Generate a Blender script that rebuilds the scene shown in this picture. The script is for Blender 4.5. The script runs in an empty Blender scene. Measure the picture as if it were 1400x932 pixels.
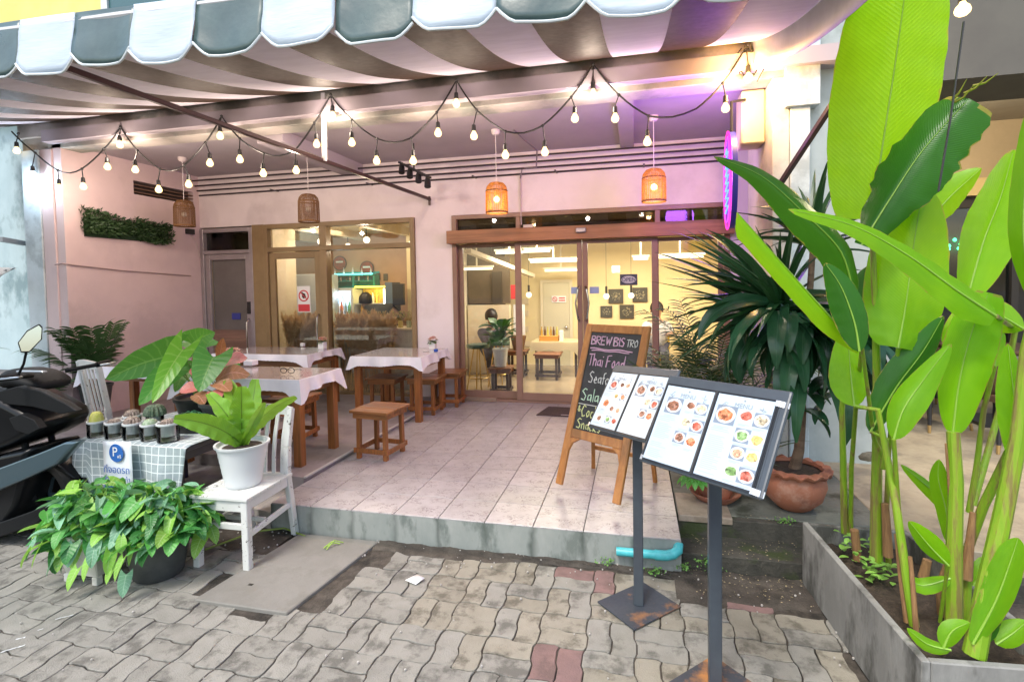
import bpy, bmesh, math, random
from mathutils import Vector, Matrix, Euler
random.seed(7)
R = math.radians
sc = bpy.context.scene
col = sc.collection

# ------------------------------------------------------------------ camera
FOC, PPX, PPY = 710.757, 702.76, 417.52          # focal length and optical centre, photo pixels (1400 x 932)
CAM = Vector((2.107, -2.984, 1.618))
CR = Vector((0.97367293, 0.22731577, -0.01698691))
CU = Vector((0.00789172, 0.04086051, 0.99913369))
CF = Vector((-0.22781294, 0.97296349, -0.03799086))
cd = bpy.data.cameras.new('camera'); cam = bpy.data.objects.new('camera', cd); col.objects.link(cam)
cd.sensor_width = 36; cd.lens = FOC / 1400 * 36
cd.shift_x = (700 - PPX) / 1400; cd.shift_y = -(466 - PPY) / 1400
cd.clip_start = 0.05; cd.clip_end = 500
M = Matrix((CR, CU, -CF)).transposed().to_4x4(); M.translation = CAM
cam.matrix_world = M
sc.camera = cam

# ------------------------------------------------------------------ daylight
w = bpy.data.worlds.new('World'); sc.world = w; w.use_nodes = True
nt = w.node_tree; bg = nt.nodes['Background']
sky = nt.nodes.new('ShaderNodeTexSky'); sky.sky_type = 'NISHITA'; sky.sun_disc = False
SUN_EL, SUN_AZ = R(58), R(200)                    # azimuth clockwise from +Y: behind and left of the camera
sky.sun_elevation = SUN_EL; sky.sun_rotation = SUN_AZ
sky.air_density = 1.3; sky.dust_density = 3.0; sky.ozone_density = 1.0
nt.links.new(sky.outputs[0], bg.inputs[0]); bg.inputs[1].default_value = 0.135
sl = bpy.data.lights.new('sun', 'SUN'); so = bpy.data.objects.new('sun', sl); col.objects.link(so)
sl.energy = 1.15; sl.angle = R(14); sl.color = (1, .96, .9)
sd = Vector((math.sin(SUN_AZ) * math.cos(SUN_EL), math.cos(SUN_AZ) * math.cos(SUN_EL), math.sin(SUN_EL)))
so.rotation_euler = sd.to_track_quat('Z', 'Y').to_euler()
vs = sc.view_settings; vs.view_transform = 'Standard'; vs.look = 'None'; vs.exposure = 1.2; vs.gamma = 1
sc.cycles.use_denoising = True
sc.cycles.max_bounces = 8; sc.cycles.transparent_max_bounces = 16
sc.cycles.diffuse_bounces = 5; sc.cycles.glossy_bounces = 3; sc.cycles.transmission_bounces = 6
sc.cycles.sample_clamp_indirect = 4.0; sc.cycles.blur_glossy = 0.6
sc.cycles.caustics_reflective = False; sc.cycles.caustics_refractive = False

# ------------------------------------------------------------------ helpers
def at(px, py, X=None, Y=None, Z=None):
    """survey helper: where the sight line through a photo pixel meets the plane X=, Y= or Z= (metres)"""
    d = CF + CR * ((px - PPX) / FOC) - CU * ((py - PPY) / FOC)
    i, v = (0, X) if X is not None else (1, Y) if Y is not None else (2, Z)
    return CAM + d * ((v - CAM[i]) / d[i])
def inview(p, m=60):
    d = Vector(p) - CAM; z = d.dot(CF)
    if z <= .05: return False
    x = PPX + FOC * d.dot(CR) / z; y = PPY - FOC * d.dot(CU) / z
    return -m < x < 1400 + m and -m < y < 932 + m

MATS = {}
def mat(name, c, rough=.55, metal=0, c2=None, scale=8, lo=.4, hi=.65, bump=None, rnd=0, trans=0, emit=None, coat=0,
        spec=.5, c3=None, scale3=3, tcol=None, stretch=None, detail=6):
    """procedural principled surface; c2 / c3 are blended in by noise, bump = (scale, strength, distance), rnd = per object value change"""
    if name in MATS: return MATS[name]
    m = bpy.data.materials.new(name); m.use_nodes = True; t = m.node_tree; N = t.nodes; L = t.links
    b = N['Principled BSDF']; out = N['Material Output']
    b.inputs['Roughness'].default_value = rough; b.inputs['Metallic'].default_value = metal
    b.inputs['Specular IOR Level'].default_value = spec
    if coat: b.inputs['Coat Weight'].default_value = coat; b.inputs['Coat Roughness'].default_value = .15
    tc = N.new('ShaderNodeTexCoord'); co = tc.outputs['Object']
    if stretch:
        mp = N.new('ShaderNodeMapping'); mp.inputs['Scale'].default_value = stretch; L.new(co, mp.inputs[0]); co = mp.outputs[0]
    oi = N.new('ShaderNodeObjectInfo')
    va = N.new('ShaderNodeVectorMath'); va.operation = 'ADD'
    cm = N.new('ShaderNodeVectorMath'); cm.operation = 'SCALE'; cm.inputs[0].default_value = (37, 53, 71); L.new(oi.outputs['Random'], cm.inputs['Scale'])
    L.new(co, va.inputs[0]); L.new(cm.outputs[0], va.inputs[1]); co = va.outputs[0]
    rgb = N.new('ShaderNodeRGB'); rgb.outputs[0].default_value = (*c, 1); cur = rgb.outputs[0]
    def blend(cur, cc, s, lo, hi, dt=6):
        n = N.new('ShaderNodeTexNoise'); n.inputs['Scale'].default_value = s; n.inputs['Detail'].default_value = dt; n.inputs['Roughness'].default_value = .65
        L.new(co, n.inputs['Vector'])
        r = N.new('ShaderNodeMapRange'); r.inputs[1].default_value = lo; r.inputs[2].default_value = hi; L.new(n.outputs[0], r.inputs[0])
        x = N.new('ShaderNodeMix'); x.data_type = 'RGBA'; L.new(r.outputs[0], x.inputs[0]); L.new(cur, x.inputs[6]); x.inputs[7].default_value = (*cc, 1)
        return x.outputs[2]
    if c2: cur = blend(cur, c2, scale, lo, hi, detail)
    if c3: cur = blend(cur, c3, scale3, .5, .62)
    if rnd:
        h = N.new('ShaderNodeHueSaturation'); mr = N.new('ShaderNodeMapRange'); mr.inputs[3].default_value = 1 - rnd; mr.inputs[4].default_value = 1 + rnd
        L.new(oi.outputs['Random'], mr.inputs[0]); L.new(mr.outputs[0], h.inputs['Value']); L.new(cur, h.inputs['Color']); cur = h.outputs[0]
    L.new(cur, b.inputs['Base Color'])
    if bump:
        n = N.new('ShaderNodeTexNoise'); n.inputs['Scale'].default_value = bump[0]; n.inputs['Detail'].default_value = 8; L.new(co, n.inputs['Vector'])
        bp = N.new('ShaderNodeBump'); bp.inputs['Strength'].default_value = bump[1]; bp.inputs['Distance'].default_value = bump[2] if len(bump) > 2 else .01
        L.new(n.outputs[0], bp.inputs['Height']); L.new(bp.outputs[0], b.inputs['Normal'])
        rr = N.new('ShaderNodeMapRange'); rr.inputs[3].default_value = max(.03, rough - .12); rr.inputs[4].default_value = min(1, rough + .12)
        L.new(n.outputs[0], rr.inputs[0]); L.new(rr.outputs[0], b.inputs['Roughness'])
    if emit:
        b.inputs['Emission Color'].default_value = (*emit[0], 1); b.inputs['Emission Strength'].default_value = emit[1]
    if trans:
        tr = N.new('ShaderNodeBsdfTranslucent'); mx = N.new('ShaderNodeMixShader'); mx.inputs[0].default_value = trans
        if tcol: tr.inputs[0].default_value = (*tcol, 1)
        else: L.new(cur, tr.inputs[0])
        L.new(b.outputs[0], mx.inputs[1]); L.new(tr.outputs[0], mx.inputs[2]); L.new(mx.outputs[0], out.inputs[0])
    MATS[name] = m; return m

def wood(name, a, b_, rough=.45, axis='z', sc_=10, coat=0):
    """wood with grain along one axis"""
    if name in MATS: return MATS[name]
    st = {'x': (.06, 1, 1), 'y': (1, .06, 1), 'z': (1, 1, .06)}[axis]
    return mat(name, a, rough, c2=b_, scale=sc_ * 5, lo=.35, hi=.65, stretch=st, bump=(sc_ * 8, .25, .003), rnd=.12, coat=coat,
               c3=tuple(v * .55 for v in a), scale3=sc_ * 1.6)

def leafmat(name, c, c2, trans=.35, tcol=None, rough=.4, veins=16, vein=(.5, .6, .3), vw=.035, rnd=.2, edge=None, mid=True, amt=.35, bst=.5):
    """leaf: midrib and side veins drawn from the leaf's own UV, light passes through"""
    if name in MATS: return MATS[name]
    m = bpy.data.materials.new(name); m.use_nodes = True; t = m.node_tree; N = t.nodes; L = t.links
    b = N['Principled BSDF']; out = N['Material Output']; b.inputs['Roughness'].default_value = rough
    uv = N.new('ShaderNodeUVMap'); sp = N.new('ShaderNodeSeparateXYZ'); L.new(uv.outputs[0], sp.inputs[0])
    def mth(op, a, b2=None, c3=None):
        n = N.new('ShaderNodeMath'); n.operation = op
        for i, v in enumerate((a, b2, c3)):
            if v is None: continue
            if isinstance(v, (int, float)): n.inputs[i].default_value = v
            else: L.new(v, n.inputs[i])
        return n.outputs[0]
    av = mth('ABSOLUTE', mth('SUBTRACT', sp.outputs[1], .5))
    no = N.new('ShaderNodeTexNoise'); no.inputs['Scale'].default_value = 3.2; no.inputs['Detail'].default_value = 7; no.inputs['Roughness'].default_value = .7
    oi = N.new('ShaderNodeObjectInfo')
    va = N.new('ShaderNodeVectorMath'); va.operation = 'ADD'; L.new(uv.outputs[0], va.inputs[0]); L.new(oi.outputs['Random'], va.inputs[1]); 
    sv = N.new('ShaderNodeVectorMath'); sv.operation = 'SCALE'; sv.inputs['Scale'].default_value = 3; L.new(va.outputs[0], sv.inputs[0]); L.new(sv.outputs[0], no.inputs['Vector'])
    ph = mth('ADD', mth('SUBTRACT', mth('MULTIPLY', sp.outputs[0], veins), mth('MULTIPLY', av, veins * .35)), mth('MULTIPLY', no.outputs[0], .5))
    wv = mth('ABSOLUTE', mth('SUBTRACT', mth('FRACT', ph), .5))
    lat = mth('MULTIPLY', mth('SMOOTH_MIN', 1.0, mth('MULTIPLY', mth('SUBTRACT', .13, wv), 9), .1), amt); lat = mth('MAXIMUM', lat, 0)
    midr = mth('LESS_THAN', av, vw) if mid else mth('MULTIPLY', av, 0)
    fac = mth('MAXIMUM', lat, mth('MULTIPLY', midr, .8))
    x1 = N.new('ShaderNodeMix'); x1.data_type = 'RGBA'; L.new(no.outputs[0], x1.inputs[0]); x1.inputs[6].default_value = (*c, 1); x1.inputs[7].default_value = (*c2, 1)
    h = N.new('ShaderNodeHueSaturation'); mr = N.new('ShaderNodeMapRange'); mr.inputs[3].default_value = 1 - rnd; mr.inputs[4].default_value = 1 + rnd
    L.new(oi.outputs['Random'], mr.inputs[0]); L.new(mr.outputs[0], h.inputs['Value']); L.new(x1.outputs[2], h.inputs['Color'])
    x2 = N.new('ShaderNodeMix'); x2.data_type = 'RGBA'; L.new(fac, x2.inputs[0]); L.new(h.outputs[0], x2.inputs[6]); x2.inputs[7].default_value = (*vein, 1)
    cur = x2.outputs[2]
    if edge:
        x3 = N.new('ShaderNodeMix'); x3.data_type = 'RGBA'; L.new(mth('GREATER_THAN', mth('ADD', mth('ADD', av, mth('MULTIPLY', mth('SUBTRACT', no.outputs[0], .5), .16)), mth('MULTIPLY', mth('GREATER_THAN', sp.outputs[0], .965), .3)), .492), x3.inputs[0]); L.new(cur, x3.inputs[6]); x3.inputs[7].default_value = (*edge, 1); cur = x3.outputs[2]
    L.new(cur, b.inputs['Base Color'])
    bp = N.new('ShaderNodeBump'); bp.inputs['Strength'].default_value = bst; bp.inputs['Distance'].default_value = .004
    L.new(mth('ADD', mth('MULTIPLY', wv, 1.0), mth('MULTIPLY', midr, -1.0)), bp.inputs['Height']); L.new(bp.outputs[0], b.inputs['Normal'])
    tr = N.new('ShaderNodeBsdfTranslucent'); mx = N.new('ShaderNodeMixShader'); mx.inputs[0].default_value = trans
    if tcol:
        x4 = N.new('ShaderNodeMix'); x4.data_type = 'RGBA'; x4.inputs[0].default_value = .7; L.new(cur, x4.inputs[6]); x4.inputs[7].default_value = (*tcol, 1); L.new(x4.outputs[2], tr.inputs[0])
    else: L.new(cur, tr.inputs[0])
    L.new(b.outputs[0], mx.inputs[1]); L.new(tr.outputs[0], mx.inputs[2]); L.new(mx.outputs[0], out.inputs[0])
    MATS[name] = m; return m

def glass(name, tint=(1, 1, 1), rough=.02, refl=1.0):
    """thin pane: clear, with Fresnel reflection"""
    if name in MATS: return MATS[name]
    m = bpy.data.materials.new(name); m.use_nodes = True; t = m.node_tree; N = t.nodes; L = t.links; N.remove(N['Principled BSDF'])
    tr = N.new('ShaderNodeBsdfTransparent'); tr.inputs[0].default_value = (*tint, 1)
    gl = N.new('ShaderNodeBsdfGlossy'); gl.inputs['Roughness'].default_value = rough
    fr = N.new('ShaderNodeFresnel'); fr.inputs[0].default_value = 1.5
    mu = N.new('ShaderNodeMath'); mu.operation = 'MULTIPLY'; mu.inputs[1].default_value = refl * 1.15; mu.use_clamp = True
    mx = N.new('ShaderNodeMixShader'); L.new(fr.outputs[0], mu.inputs[0]); L.new(mu.outputs[0], mx.inputs[0])
    L.new(tr.outputs[0], mx.inputs[1]); L.new(gl.outputs[0], mx.inputs[2]); L.new(mx.outputs[0], N['Material Output'].inputs[0])
    MATS[name] = m; return m

def glow(name, c, s):
    if name in MATS: return MATS[name]
    m = bpy.data.materials.new(name); m.use_nodes = True; t = m.node_tree; N = t.nodes; N.remove(N['Principled BSDF'])
    e = N.new('ShaderNodeEmission'); e.inputs[0].default_value = (*c, 1); e.inputs[1].default_value = s
    t.links.new(e.outputs[0], N['Material Output'].inputs[0]); MATS[name] = m; return m

WM = {}
def W(o): return WM.get(o.name, Matrix.Identity(4))
class MB:
    def __init__(s): s.v = []; s.f = []; s.uv = []
    def add(s, vs, fs, uvs=None):
        n = len(s.v); s.v += [tuple(v) for v in vs]; s.f += [tuple(i + n for i in f) for f in fs]
        s.uv += list(uvs) if uvs else [(0, 0)] * len(vs)
        return s
    def box(s, x0, y0, z0, x1, y1, z1, m=None):
        vs = [Vector((x, y, z)) for z in (z0, z1) for y in (y0, y1) for x in (x0, x1)]
        if m is not None: vs = [m @ v for v in vs]
        return s.add(vs, [(0, 2, 3, 1), (4, 5, 7, 6), (0, 1, 5, 4), (2, 6, 7, 3), (0, 4, 6, 2), (1, 3, 7, 5)])
    def bar(s, a, b, wx, wy, up=(0, 0, 1)):
        """rectangular bar from a to b"""
        a = Vector(a); b = Vector(b); d = (b - a).normalized(); u = Vector(up)
        if abs(d.dot(u)) > .98: u = Vector((0, 1, 0))
        sd_ = d.cross(u).normalized(); u = sd_.cross(d).normalized()
        vs = [p + sd_ * (i * wx / 2) + u * (j * wy / 2) for p in (a, b) for i, j in ((-1, -1), (1, -1), (1, 1), (-1, 1))]
        return s.add(vs, [(0, 3, 2, 1), (4, 5, 6, 7), (0, 1, 5, 4), (1, 2, 6, 5), (2, 3, 7, 6), (3, 0, 4, 7)])
    def tube(s, pts, r, n=8, caps=True):
        pts = [Vector(p) for p in pts]; k = len(pts); rs = r if isinstance(r, (list, tuple)) else [r] * k
        vs = []; pu = None
        for i, p in enumerate(pts):
            d = (pts[min(i + 1, k - 1)] - pts[max(i - 1, 0)])
            if d.length < 1e-9: d = Vector((0, 0, 1))
            d.normalize()
            u = pu - d * pu.dot(d) if pu else d.orthogonal()
            if u.length < 1e-6: u = d.orthogonal()
            u.normalize(); pu = u; w_ = d.cross(u)
            vs += [p + (u * math.cos(2 * math.pi * j / n) + w_ * math.sin(2 * math.pi * j / n)) * rs[i] for j in range(n)]
        fs = [(i * n + j, i * n + (j + 1) % n, (i + 1) * n + (j + 1) % n, (i + 1) * n + j) for i in range(k - 1) for j in range(n)]
        if caps: fs += [tuple(range(n - 1, -1, -1)), tuple((k - 1) * n + j for j in range(n))]
        return s.add(vs, fs)
    def lathe(s, prof, c=(0, 0, 0), n=24, sx=1, sy=1, m=None, wob=0):
        c = Vector(c); vs = []
        for r_, z in prof:
            for j in range(n):
                a = 2 * math.pi * j / n; q = r_ * (1 + wob * math.sin(a * 9))
                v = Vector((q * math.cos(a) * sx, q * math.sin(a) * sy, z))
                vs.append(c + (m @ v if m is not None else v))
        k = len(prof)
        fs = [(i * n + j, i * n + (j + 1) % n, (i + 1) * n + (j + 1) % n, (i + 1) * n + j) for i in range(k - 1) for j in range(n)]
        ring = prof[0] == prof[-1]
        if prof[0][0] > 1e-6 and not ring: fs.append(tuple(range(n - 1, -1, -1)))
        if prof[-1][0] > 1e-6 and not ring: fs.append(tuple((k - 1) * n + j for j in range(n)))
        us = [(j / n, i / (k - 1)) for i in range(k) for j in range(n)]
        return s.add(vs, fs, us)
    def prism(s, poly, z0, z1, m=None, jit=0):
        n = len(poly); vs = [Vector((x, y, z)) for z in (z0, z1) for x, y in poly]
        if m is not None: vs = [m @ v for v in vs]
        return s.add(vs, [tuple(range(n - 1, -1, -1)), tuple(range(n, 2 * n))] + [(i, (i + 1) % n, n + (i + 1) % n, n + i) for i in range(n)])
    def grid(s, P, flip=False):
        """P[i][j] points"""
        a, b = len(P), len(P[0]); n0 = 0
        vs = [p for row in P for p in row]; us = [(i / (a - 1), j / (b - 1)) for i in range(a) for j in range(b)]
        fs = [(i * b + j, (i + 1) * b + j, (i + 1) * b + j + 1, i * b + j + 1) for i in range(a - 1) for j in range(b - 1)]
        return s.add(vs, fs, us)
    def sphere(s, c, r, n=10, k=7, sx=1, sy=1, sz=1, m=None):
        return s.lathe([(max(1e-7, r * math.sin(math.pi * i / k)), -r * math.cos(math.pi * i / k) * sz) for i in range(k + 1)], c, n, sx, sy, m)
    def build(s, name, m, parent=None, world=False, smooth=30, bevel=0, solid=0, sub=0, seg=1):
        me = bpy.data.meshes.new(name)
        vs = s.v
        if world and parent is not None:
            inv = W(parent).inverted(); vs = [inv @ Vector(v) for v in vs]
        me.from_pydata([tuple(v) for v in vs], [], s.f)
        ul = me.uv_layers.new(name='UVMap'); li = [0] * len(me.loops); me.loops.foreach_get('vertex_index', li)
        flat = [c for i in li for c in s.uv[i]]; ul.data.foreach_set('uv', flat)
        me.materials.append(m)
        if smooth: me.shade_smooth(); me.set_sharp_from_angle(angle=R(smooth))
        o = bpy.data.objects.new(name, me); col.objects.link(o)
        if parent is not None: o.parent = parent; WM[o.name] = W(parent)
        if bevel: b = o.modifiers.new('bevel', 'BEVEL'); b.width = bevel; b.segments = seg; b.limit_method = 'ANGLE'; b.angle_limit = R(40)
        if solid: b = o.modifiers.new('solid', 'SOLIDIFY'); b.thickness = solid; b.offset = 0
        if sub: b = o.modifiers.new('sub', 'SUBSURF'); b.levels = sub; b.render_levels = sub
        return o

def thing(name, label, cat, loc=(0, 0, 0), rz=0, group=None):
    o = bpy.data.objects.new(name, None); col.objects.link(o); o.location = loc; o.rotation_euler = (0, 0, rz)
    o['label'] = label; o['category'] = cat
    if group: o['group'] = group
    WM[o.name] = Matrix.Translation(Vector(loc)) @ Matrix.Rotation(rz, 4, 'Z')
    return o
def tag(o, label, cat, group=None, kind=None):
    o['label'] = label; o['category'] = cat
    if group: o['group'] = group
    if kind: o['kind'] = kind
    return o
def struct(o): o['kind'] = 'structure'; return o
def stuff(o): o['kind'] = 'stuff'; return o
def copy_tree(o, loc, rz, label, group=None, scale=None):
    c = o.copy(); col.objects.link(c); c.location = loc; c.rotation_euler = (0, 0, rz); c['label'] = label
    if group: c['group'] = group
    if scale: c.scale = scale
    WM[c.name] = Matrix.Translation(Vector(loc)) @ Matrix.Rotation(rz, 4, 'Z')
    for ch in o.children:
        d = ch.copy(); col.objects.link(d); d.parent = c
        for g in ch.children:
            e = g.copy(); col.objects.link(e); e.parent = d
    return c
def lamp(name, kind, loc, energy, color, size=.05, parent=None):
    l = bpy.data.lights.new(name, kind); l.energy = energy; l.color = color
    if kind == 'POINT': l.shadow_soft_size = size
    o = bpy.data.objects.new(name, l); col.objects.link(o); o.location = loc
    if parent is not None: o.parent = parent; o.location = W(parent).inverted() @ Vector(loc)
    return o
def text(name, s, m, parent, mw, size, ext=.0006, align='CENTER'):
    """flat lettering; mw = world matrix of the text plane (x right, y up)"""
    c = bpy.data.curves.new(name, 'FONT'); c.body = s; c.size = size; c.extrude = ext; c.align_x = align; c.align_y = 'CENTER'; c.materials.append(m)
    o = bpy.data.objects.new(name, c); col.objects.link(o); o.parent = parent; o.matrix_local = W(parent).inverted() @ mw if parent is not None else mw
    return o

# leaf builder: curved blade from p0; az/el give its start direction, it droops by `droop` radians along its length
def blade(mb, p0, az, el, L, wd, droop=.6, prof=None, n=8, fold=.15, roll=0, lobe=0, wave=0, m=3, curl=0, tipd=0):
    p = Vector(p0); P = []; prof = prof or (lambda t: math.sin(math.pi * min(1, t * .96 + .04)) ** .7)
    for i in range(n + 1):
        t = i / n; e = el - droop * t ** 1.3; a = az + curl * t
        d = Vector((math.cos(a) * math.cos(e), math.sin(a) * math.cos(e), math.sin(e)))
        side = Vector((-math.sin(a), math.cos(a), 0)); up = side.cross(d) * -1
        side = (Matrix.Rotation(roll, 3, d) @ side); up = d.cross(side)
        w_ = wd * .5 * prof(t); row = []
        for j in range(-m, m + 1):
            s_ = j / m
            q = p + side * (w_ * s_) + up * (abs(s_) * w_ * fold * 2) - d * (lobe * abs(s_) ** 1.4 * L * max(0, 1 - t * 2.2))
            if wave: q += up * wave * w_ * abs(s_) * math.sin(t * 19 + (2 if s_ > 0 else 0))
            row.append(q)
        P.append(row); p = p + d * (L / n)
    mb.grid(P); return P[-1][m]
heart = lambda t: (1 - t) ** .62 * min(1, .72 + t * 1.6) if t < 1 else 0.001
sword = lambda t: max(.02, (min(1, t * 4 + .35)) * (1 - t ** 2.2))
oval = lambda t: max(.02, math.sin(math.pi * (t * .93 + .05)) ** .75)
# ================================================================== GROUND
m_dirt = mat('dirt', (.045, .038, .03), .95, c2=(.085, .074, .06), scale=14, bump=(60, .8, .01), c3=(.02, .018, .014), scale3=5)
m_paver = mat('paver_grey', (.26, .256, .228), .88, c2=(.22, .216, .19), scale=9, bump=(170, .9, .005), rnd=.08, c3=(.125, .122, .107), scale3=8)
m_paver2 = mat('paver_warm', (.27, .255, .208), .88, c2=(.228, .213, .17), scale=9, bump=(170, .9, .005), rnd=.08, c3=(.125, .115, .09), scale3=8)
m_paver3 = mat('paver_pink', (.23, .145, .135), .88, c2=(.185, .12, .112), scale=9, bump=(170, .9, .005), rnd=.08, c3=(.15, .10, .09), scale3=7)
g = MB(); g.add([(-60, -60, -.0075), (60, -60, -.0075), (60, 60, -.0075), (-60, 60, -.0075)], [(0, 1, 2, 3)])
street = struct(g.build('street', m_dirt, smooth=0))
EW = [(0, 0), (.022, .0062), (.088, .0068), (.122, -.0062), (.196, -.0068), (.22, 0)]
def ew(t):
    t = t % .22
    for (a, b_), (c, d) in zip(EW, EW[1:]):
        if t <= c + 1e-9: return b_ + (d - b_) * (t - a) / (c - a)
    return 0
def paver_poly(x0, y0, x1, y1):
    P = []
    def ts(a, b_):
        k = [v for v in [i * .22 + e[0] for i in range(-30, 30) for e in EW] if min(a, b_) + 1e-6 < v < max(a, b_) - 1e-6]
        k = sorted(set(round(v, 4) for v in k)); k = [a] + (k if b_ > a else k[::-1]); return k
    for x in ts(x0, x1): P.append((x + ew(y0), y0 + ew(x)))
    for y in ts(y0, y1): P.append((x1 + ew(y), y + ew(x1)))
    for x in ts(x1, x0): P.append((x + ew(y1), y1 + ew(x)))
    for y in ts(y1, y0): P.append((x0 + ew(y), y + ew(x0)))
    cx = sum(p[0] for p in P) / len(P); cy = sum(p[1] for p in P) / len(P)
    return [(cx + (x - cx) * (1 - .0065 / abs(x1 - x0)), cy + (y - cy) * (1 - .0065 / abs(y1 - y0))) for x, y in P], (cx, cy)
OX, OY = 1.215, -.51
cells = []
for i in range(-22, 14):
    for j in range(-8, 3):
        x0 = i * .22; y0 = j * .22
        for k in (0, 1):
            if (i + j) % 2: r_ = (x0, y0 + k * .11, x0 + .22, y0 + k * .11 + .11)
            else: r_ = (x0 + k * .11, y0, x0 + k * .11 + .11, y0 + .22)
            cx = (r_[0] + r_[2]) / 2 + OX; cy = (r_[1] + r_[3]) / 2 + OY
            if cx < -.95 and cy < -.1: lim = -.02
            else: lim = -.07 if cx < 1.5 else -.12 if cx < 2.3 else -.2
            if cy > lim or cy < -2.3 or cx > 3.05: continue
            if -.2 < cx < .56 and -.84 < cy < .1 : 
                if -.14 < cx < .5 and cy > -.8: continue
                if cy > -.76: continue
            if .5 < cx < .62 and cy > -.55: continue
            cells.append((cx, cy, r_, i, j))
cells.sort(key=lambda c: (Vector((c[0], c[1], 0)) - CAM).length)
rest = MB(); nb = 0
rr = random.Random(3)
for cx, cy, r_, i, j in cells:
    if not inview((cx, cy, 0), 40): 
        if not inview((cx, cy, 0), 260): continue
        P, _ = paver_poly(*r_); rest.prism([(x + OX, y + OY) for x, y in P], -.02, 0); continue
    P, (px, py) = paver_poly(*r_); P = [(x + rr.gauss(0, .0009), y + rr.gauss(0, .0009)) for x, y in P]
    b = MB()
    tilt = Matrix.Translation((0, 0, rr.uniform(-.003, .002))) @ Euler((rr.gauss(0, .006), rr.gauss(0, .006), rr.gauss(0, .008))).to_matrix().to_4x4()
    b.prism([(x - px, y - py) for x, y in P], -.03, 0, tilt)
    pink = (i, j) in ((2, -2),) or (cy > -.3 and cx > 1.6 and rr.random() < .45)
    yel = .95 < cx < 3 and cy > -.9 and rr.random() < .5
    if nb < 295:
        o = b.build('paver', m_paver3 if pink else m_paver2 if yel else m_paver, smooth=0, bevel=.0022); o.location = (px + OX, py + OY, 0); o.parent = street; nb += 1
    else:
        rest.prism([(x + OX, y + OY) for x, y in P], -.02, 0)
if rest.v: stuff(rest.build('paver_remainder', m_paver, street, smooth=0, bevel=.004))
# dirt that has gathered along the step and round the slab
def dirt_patch(x0, x1, f0, f1, name, z=.006, nx=90, ny=7, seed=1):
    q = random.Random(seed); ph = [q.uniform(0, 6) for _ in range(8)]
    def wob(x, k): return sum(math.sin(x * (5 + 9 * i) + ph[(i + k) % 8]) / (1 + i) for i in range(5)) * .018
    P = []
    for i in range(nx + 1):
        x = x0 + (x1 - x0) * i / nx; a = f0(x) + wob(x, 0); b_ = f1(x) + wob(x, 3) * .1; row = []
        for k in range(ny + 1):
            t = k / ny; row.append((x, a + (b_ - a) * t, z * min(1, t * 4) + (.004 * math.sin(x * 31 + t * 9) + q.uniform(-.002, .002)) * min(1, t * 3) - (.006 if k == 0 else 0)))
        P.append(row)
    b = MB(); b.grid(P); o = b.build(name, m_dirt2); return o
m_dirt2 = mat('wet_dirt', (.045, .038, .031), .8, c2=(.085, .074, .06), scale=9, bump=(90, .9, .008), c3=(.025, .022, .018), scale3=4)
for o_, l_ in ((dirt_patch(.5, 2.36, lambda x: -.085 - .04 * math.sin(x * 2.1), lambda x: -.001, 'soil', seed=2), 'dark damp soil along the foot of the tiled platform'),
               (dirt_patch(2.3, 3.0, lambda x: -.26 + .03 * math.sin(x * 5), lambda x: .035, 'soil', seed=5, nx=40), 'dark damp soil along the foot of the mossy steps'),
               (dirt_patch(-.9, -.1, lambda x: -.2 + .1 * math.sin(x * 5), lambda x: .005, 'soil', seed=8, nx=40), 'dark soil under the white chair beside the platform'),):
    tag(o_, l_, 'soil', kind='stuff')
# concrete slab
m_slab = mat('slab_concrete', (.215, .21, .192), .88, c2=(.182, .178, .16), scale=4, bump=(90, .6, .003), c3=(.18, .175, .155), scale3=6)
t = thing('concrete_slab', 'plain grey concrete cover slab lying in the paving before the white chair', 'slab', (.17, -.43, 0))
b = MB(); b.prism([(-.15, -.786), (.406, -.787), (.506, -.03), (-.06, -.03)], -.02, .014); b.build('slab', m_slab, t, world=True, smooth=0, bevel=.005)
b = MB(); b.box(.035, -.62, .0142, .062, -.604, .0155); b.build('lifting_slot', m_dirt, t, world=True, smooth=0)
for i, (x, y) in enumerate(((.27, -.115), (-.02, -.62), (.15, -.34))): pass
# litter
b = MB(); 
b.add([(.86, -.40, .012), (.93, -.415, .004), (.965, -.37, .02), (.90, -.34, .016), (.94, -.35, .006)], [(0, 1, 2), (0, 2, 3), (2, 4, 3)])
tag(b.build('paper_scrap', mat('scrap', (.8, .8, .8), .8), solid=.001), 'crumpled white scrap of paper on the pavers before the step', 'litter')
b = MB(); b.tube([(.23, -.2, .03), (.25, -.15, .045), (.29, -.12, .02)], .003); b.tube([(.245, -.2, .02), (.262, -.14, .05), (.3, -.1, .02)], .003); b.tube([(.22, -.19, .02), (.25, -.17, .035), (.27, -.13, .03)], .0025)
tag(b.build('plant_scrap', mat('scrapgreen', (.3, .5, .06), .5)), 'torn bright green stalk lying on the concrete slab', 'plant scrap')
b = MB(); q = random.Random(41)
for (px, py, L, wd) in ((88, 843, .07, .006), (18, 886, .08, .008), (28, 872, .035, .008), (55, 860, .02, .004)):
    c = at(px, py, Z=.004); n = 9; ang = .75 + q.uniform(-.15, .15); d = Vector((math.cos(ang), math.sin(ang), 0)); s2 = Vector((-d.y, d.x, 0))
    up_ = [c + d * (L * (k / n - .5)) + s2 * wd * q.uniform(.3, 1) for k in range(n + 1)]; dn_ = [c + d * (L * (k / n - .5)) - s2 * wd * q.uniform(.1, .8) for k in range(n + 1)]
    b.add(up_ + dn_, [(k, n + 1 + k, n + 2 + k, k + 1) for k in range(n)])
tag(b.build('paint_splash', mat('paint_splash', (.6, .63, .63), .7, c2=(.4, .42, .41), scale=40), smooth=0), 'white paint splashes on the pavers at the lower left corner', 'paint marks', kind='stuff')
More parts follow.
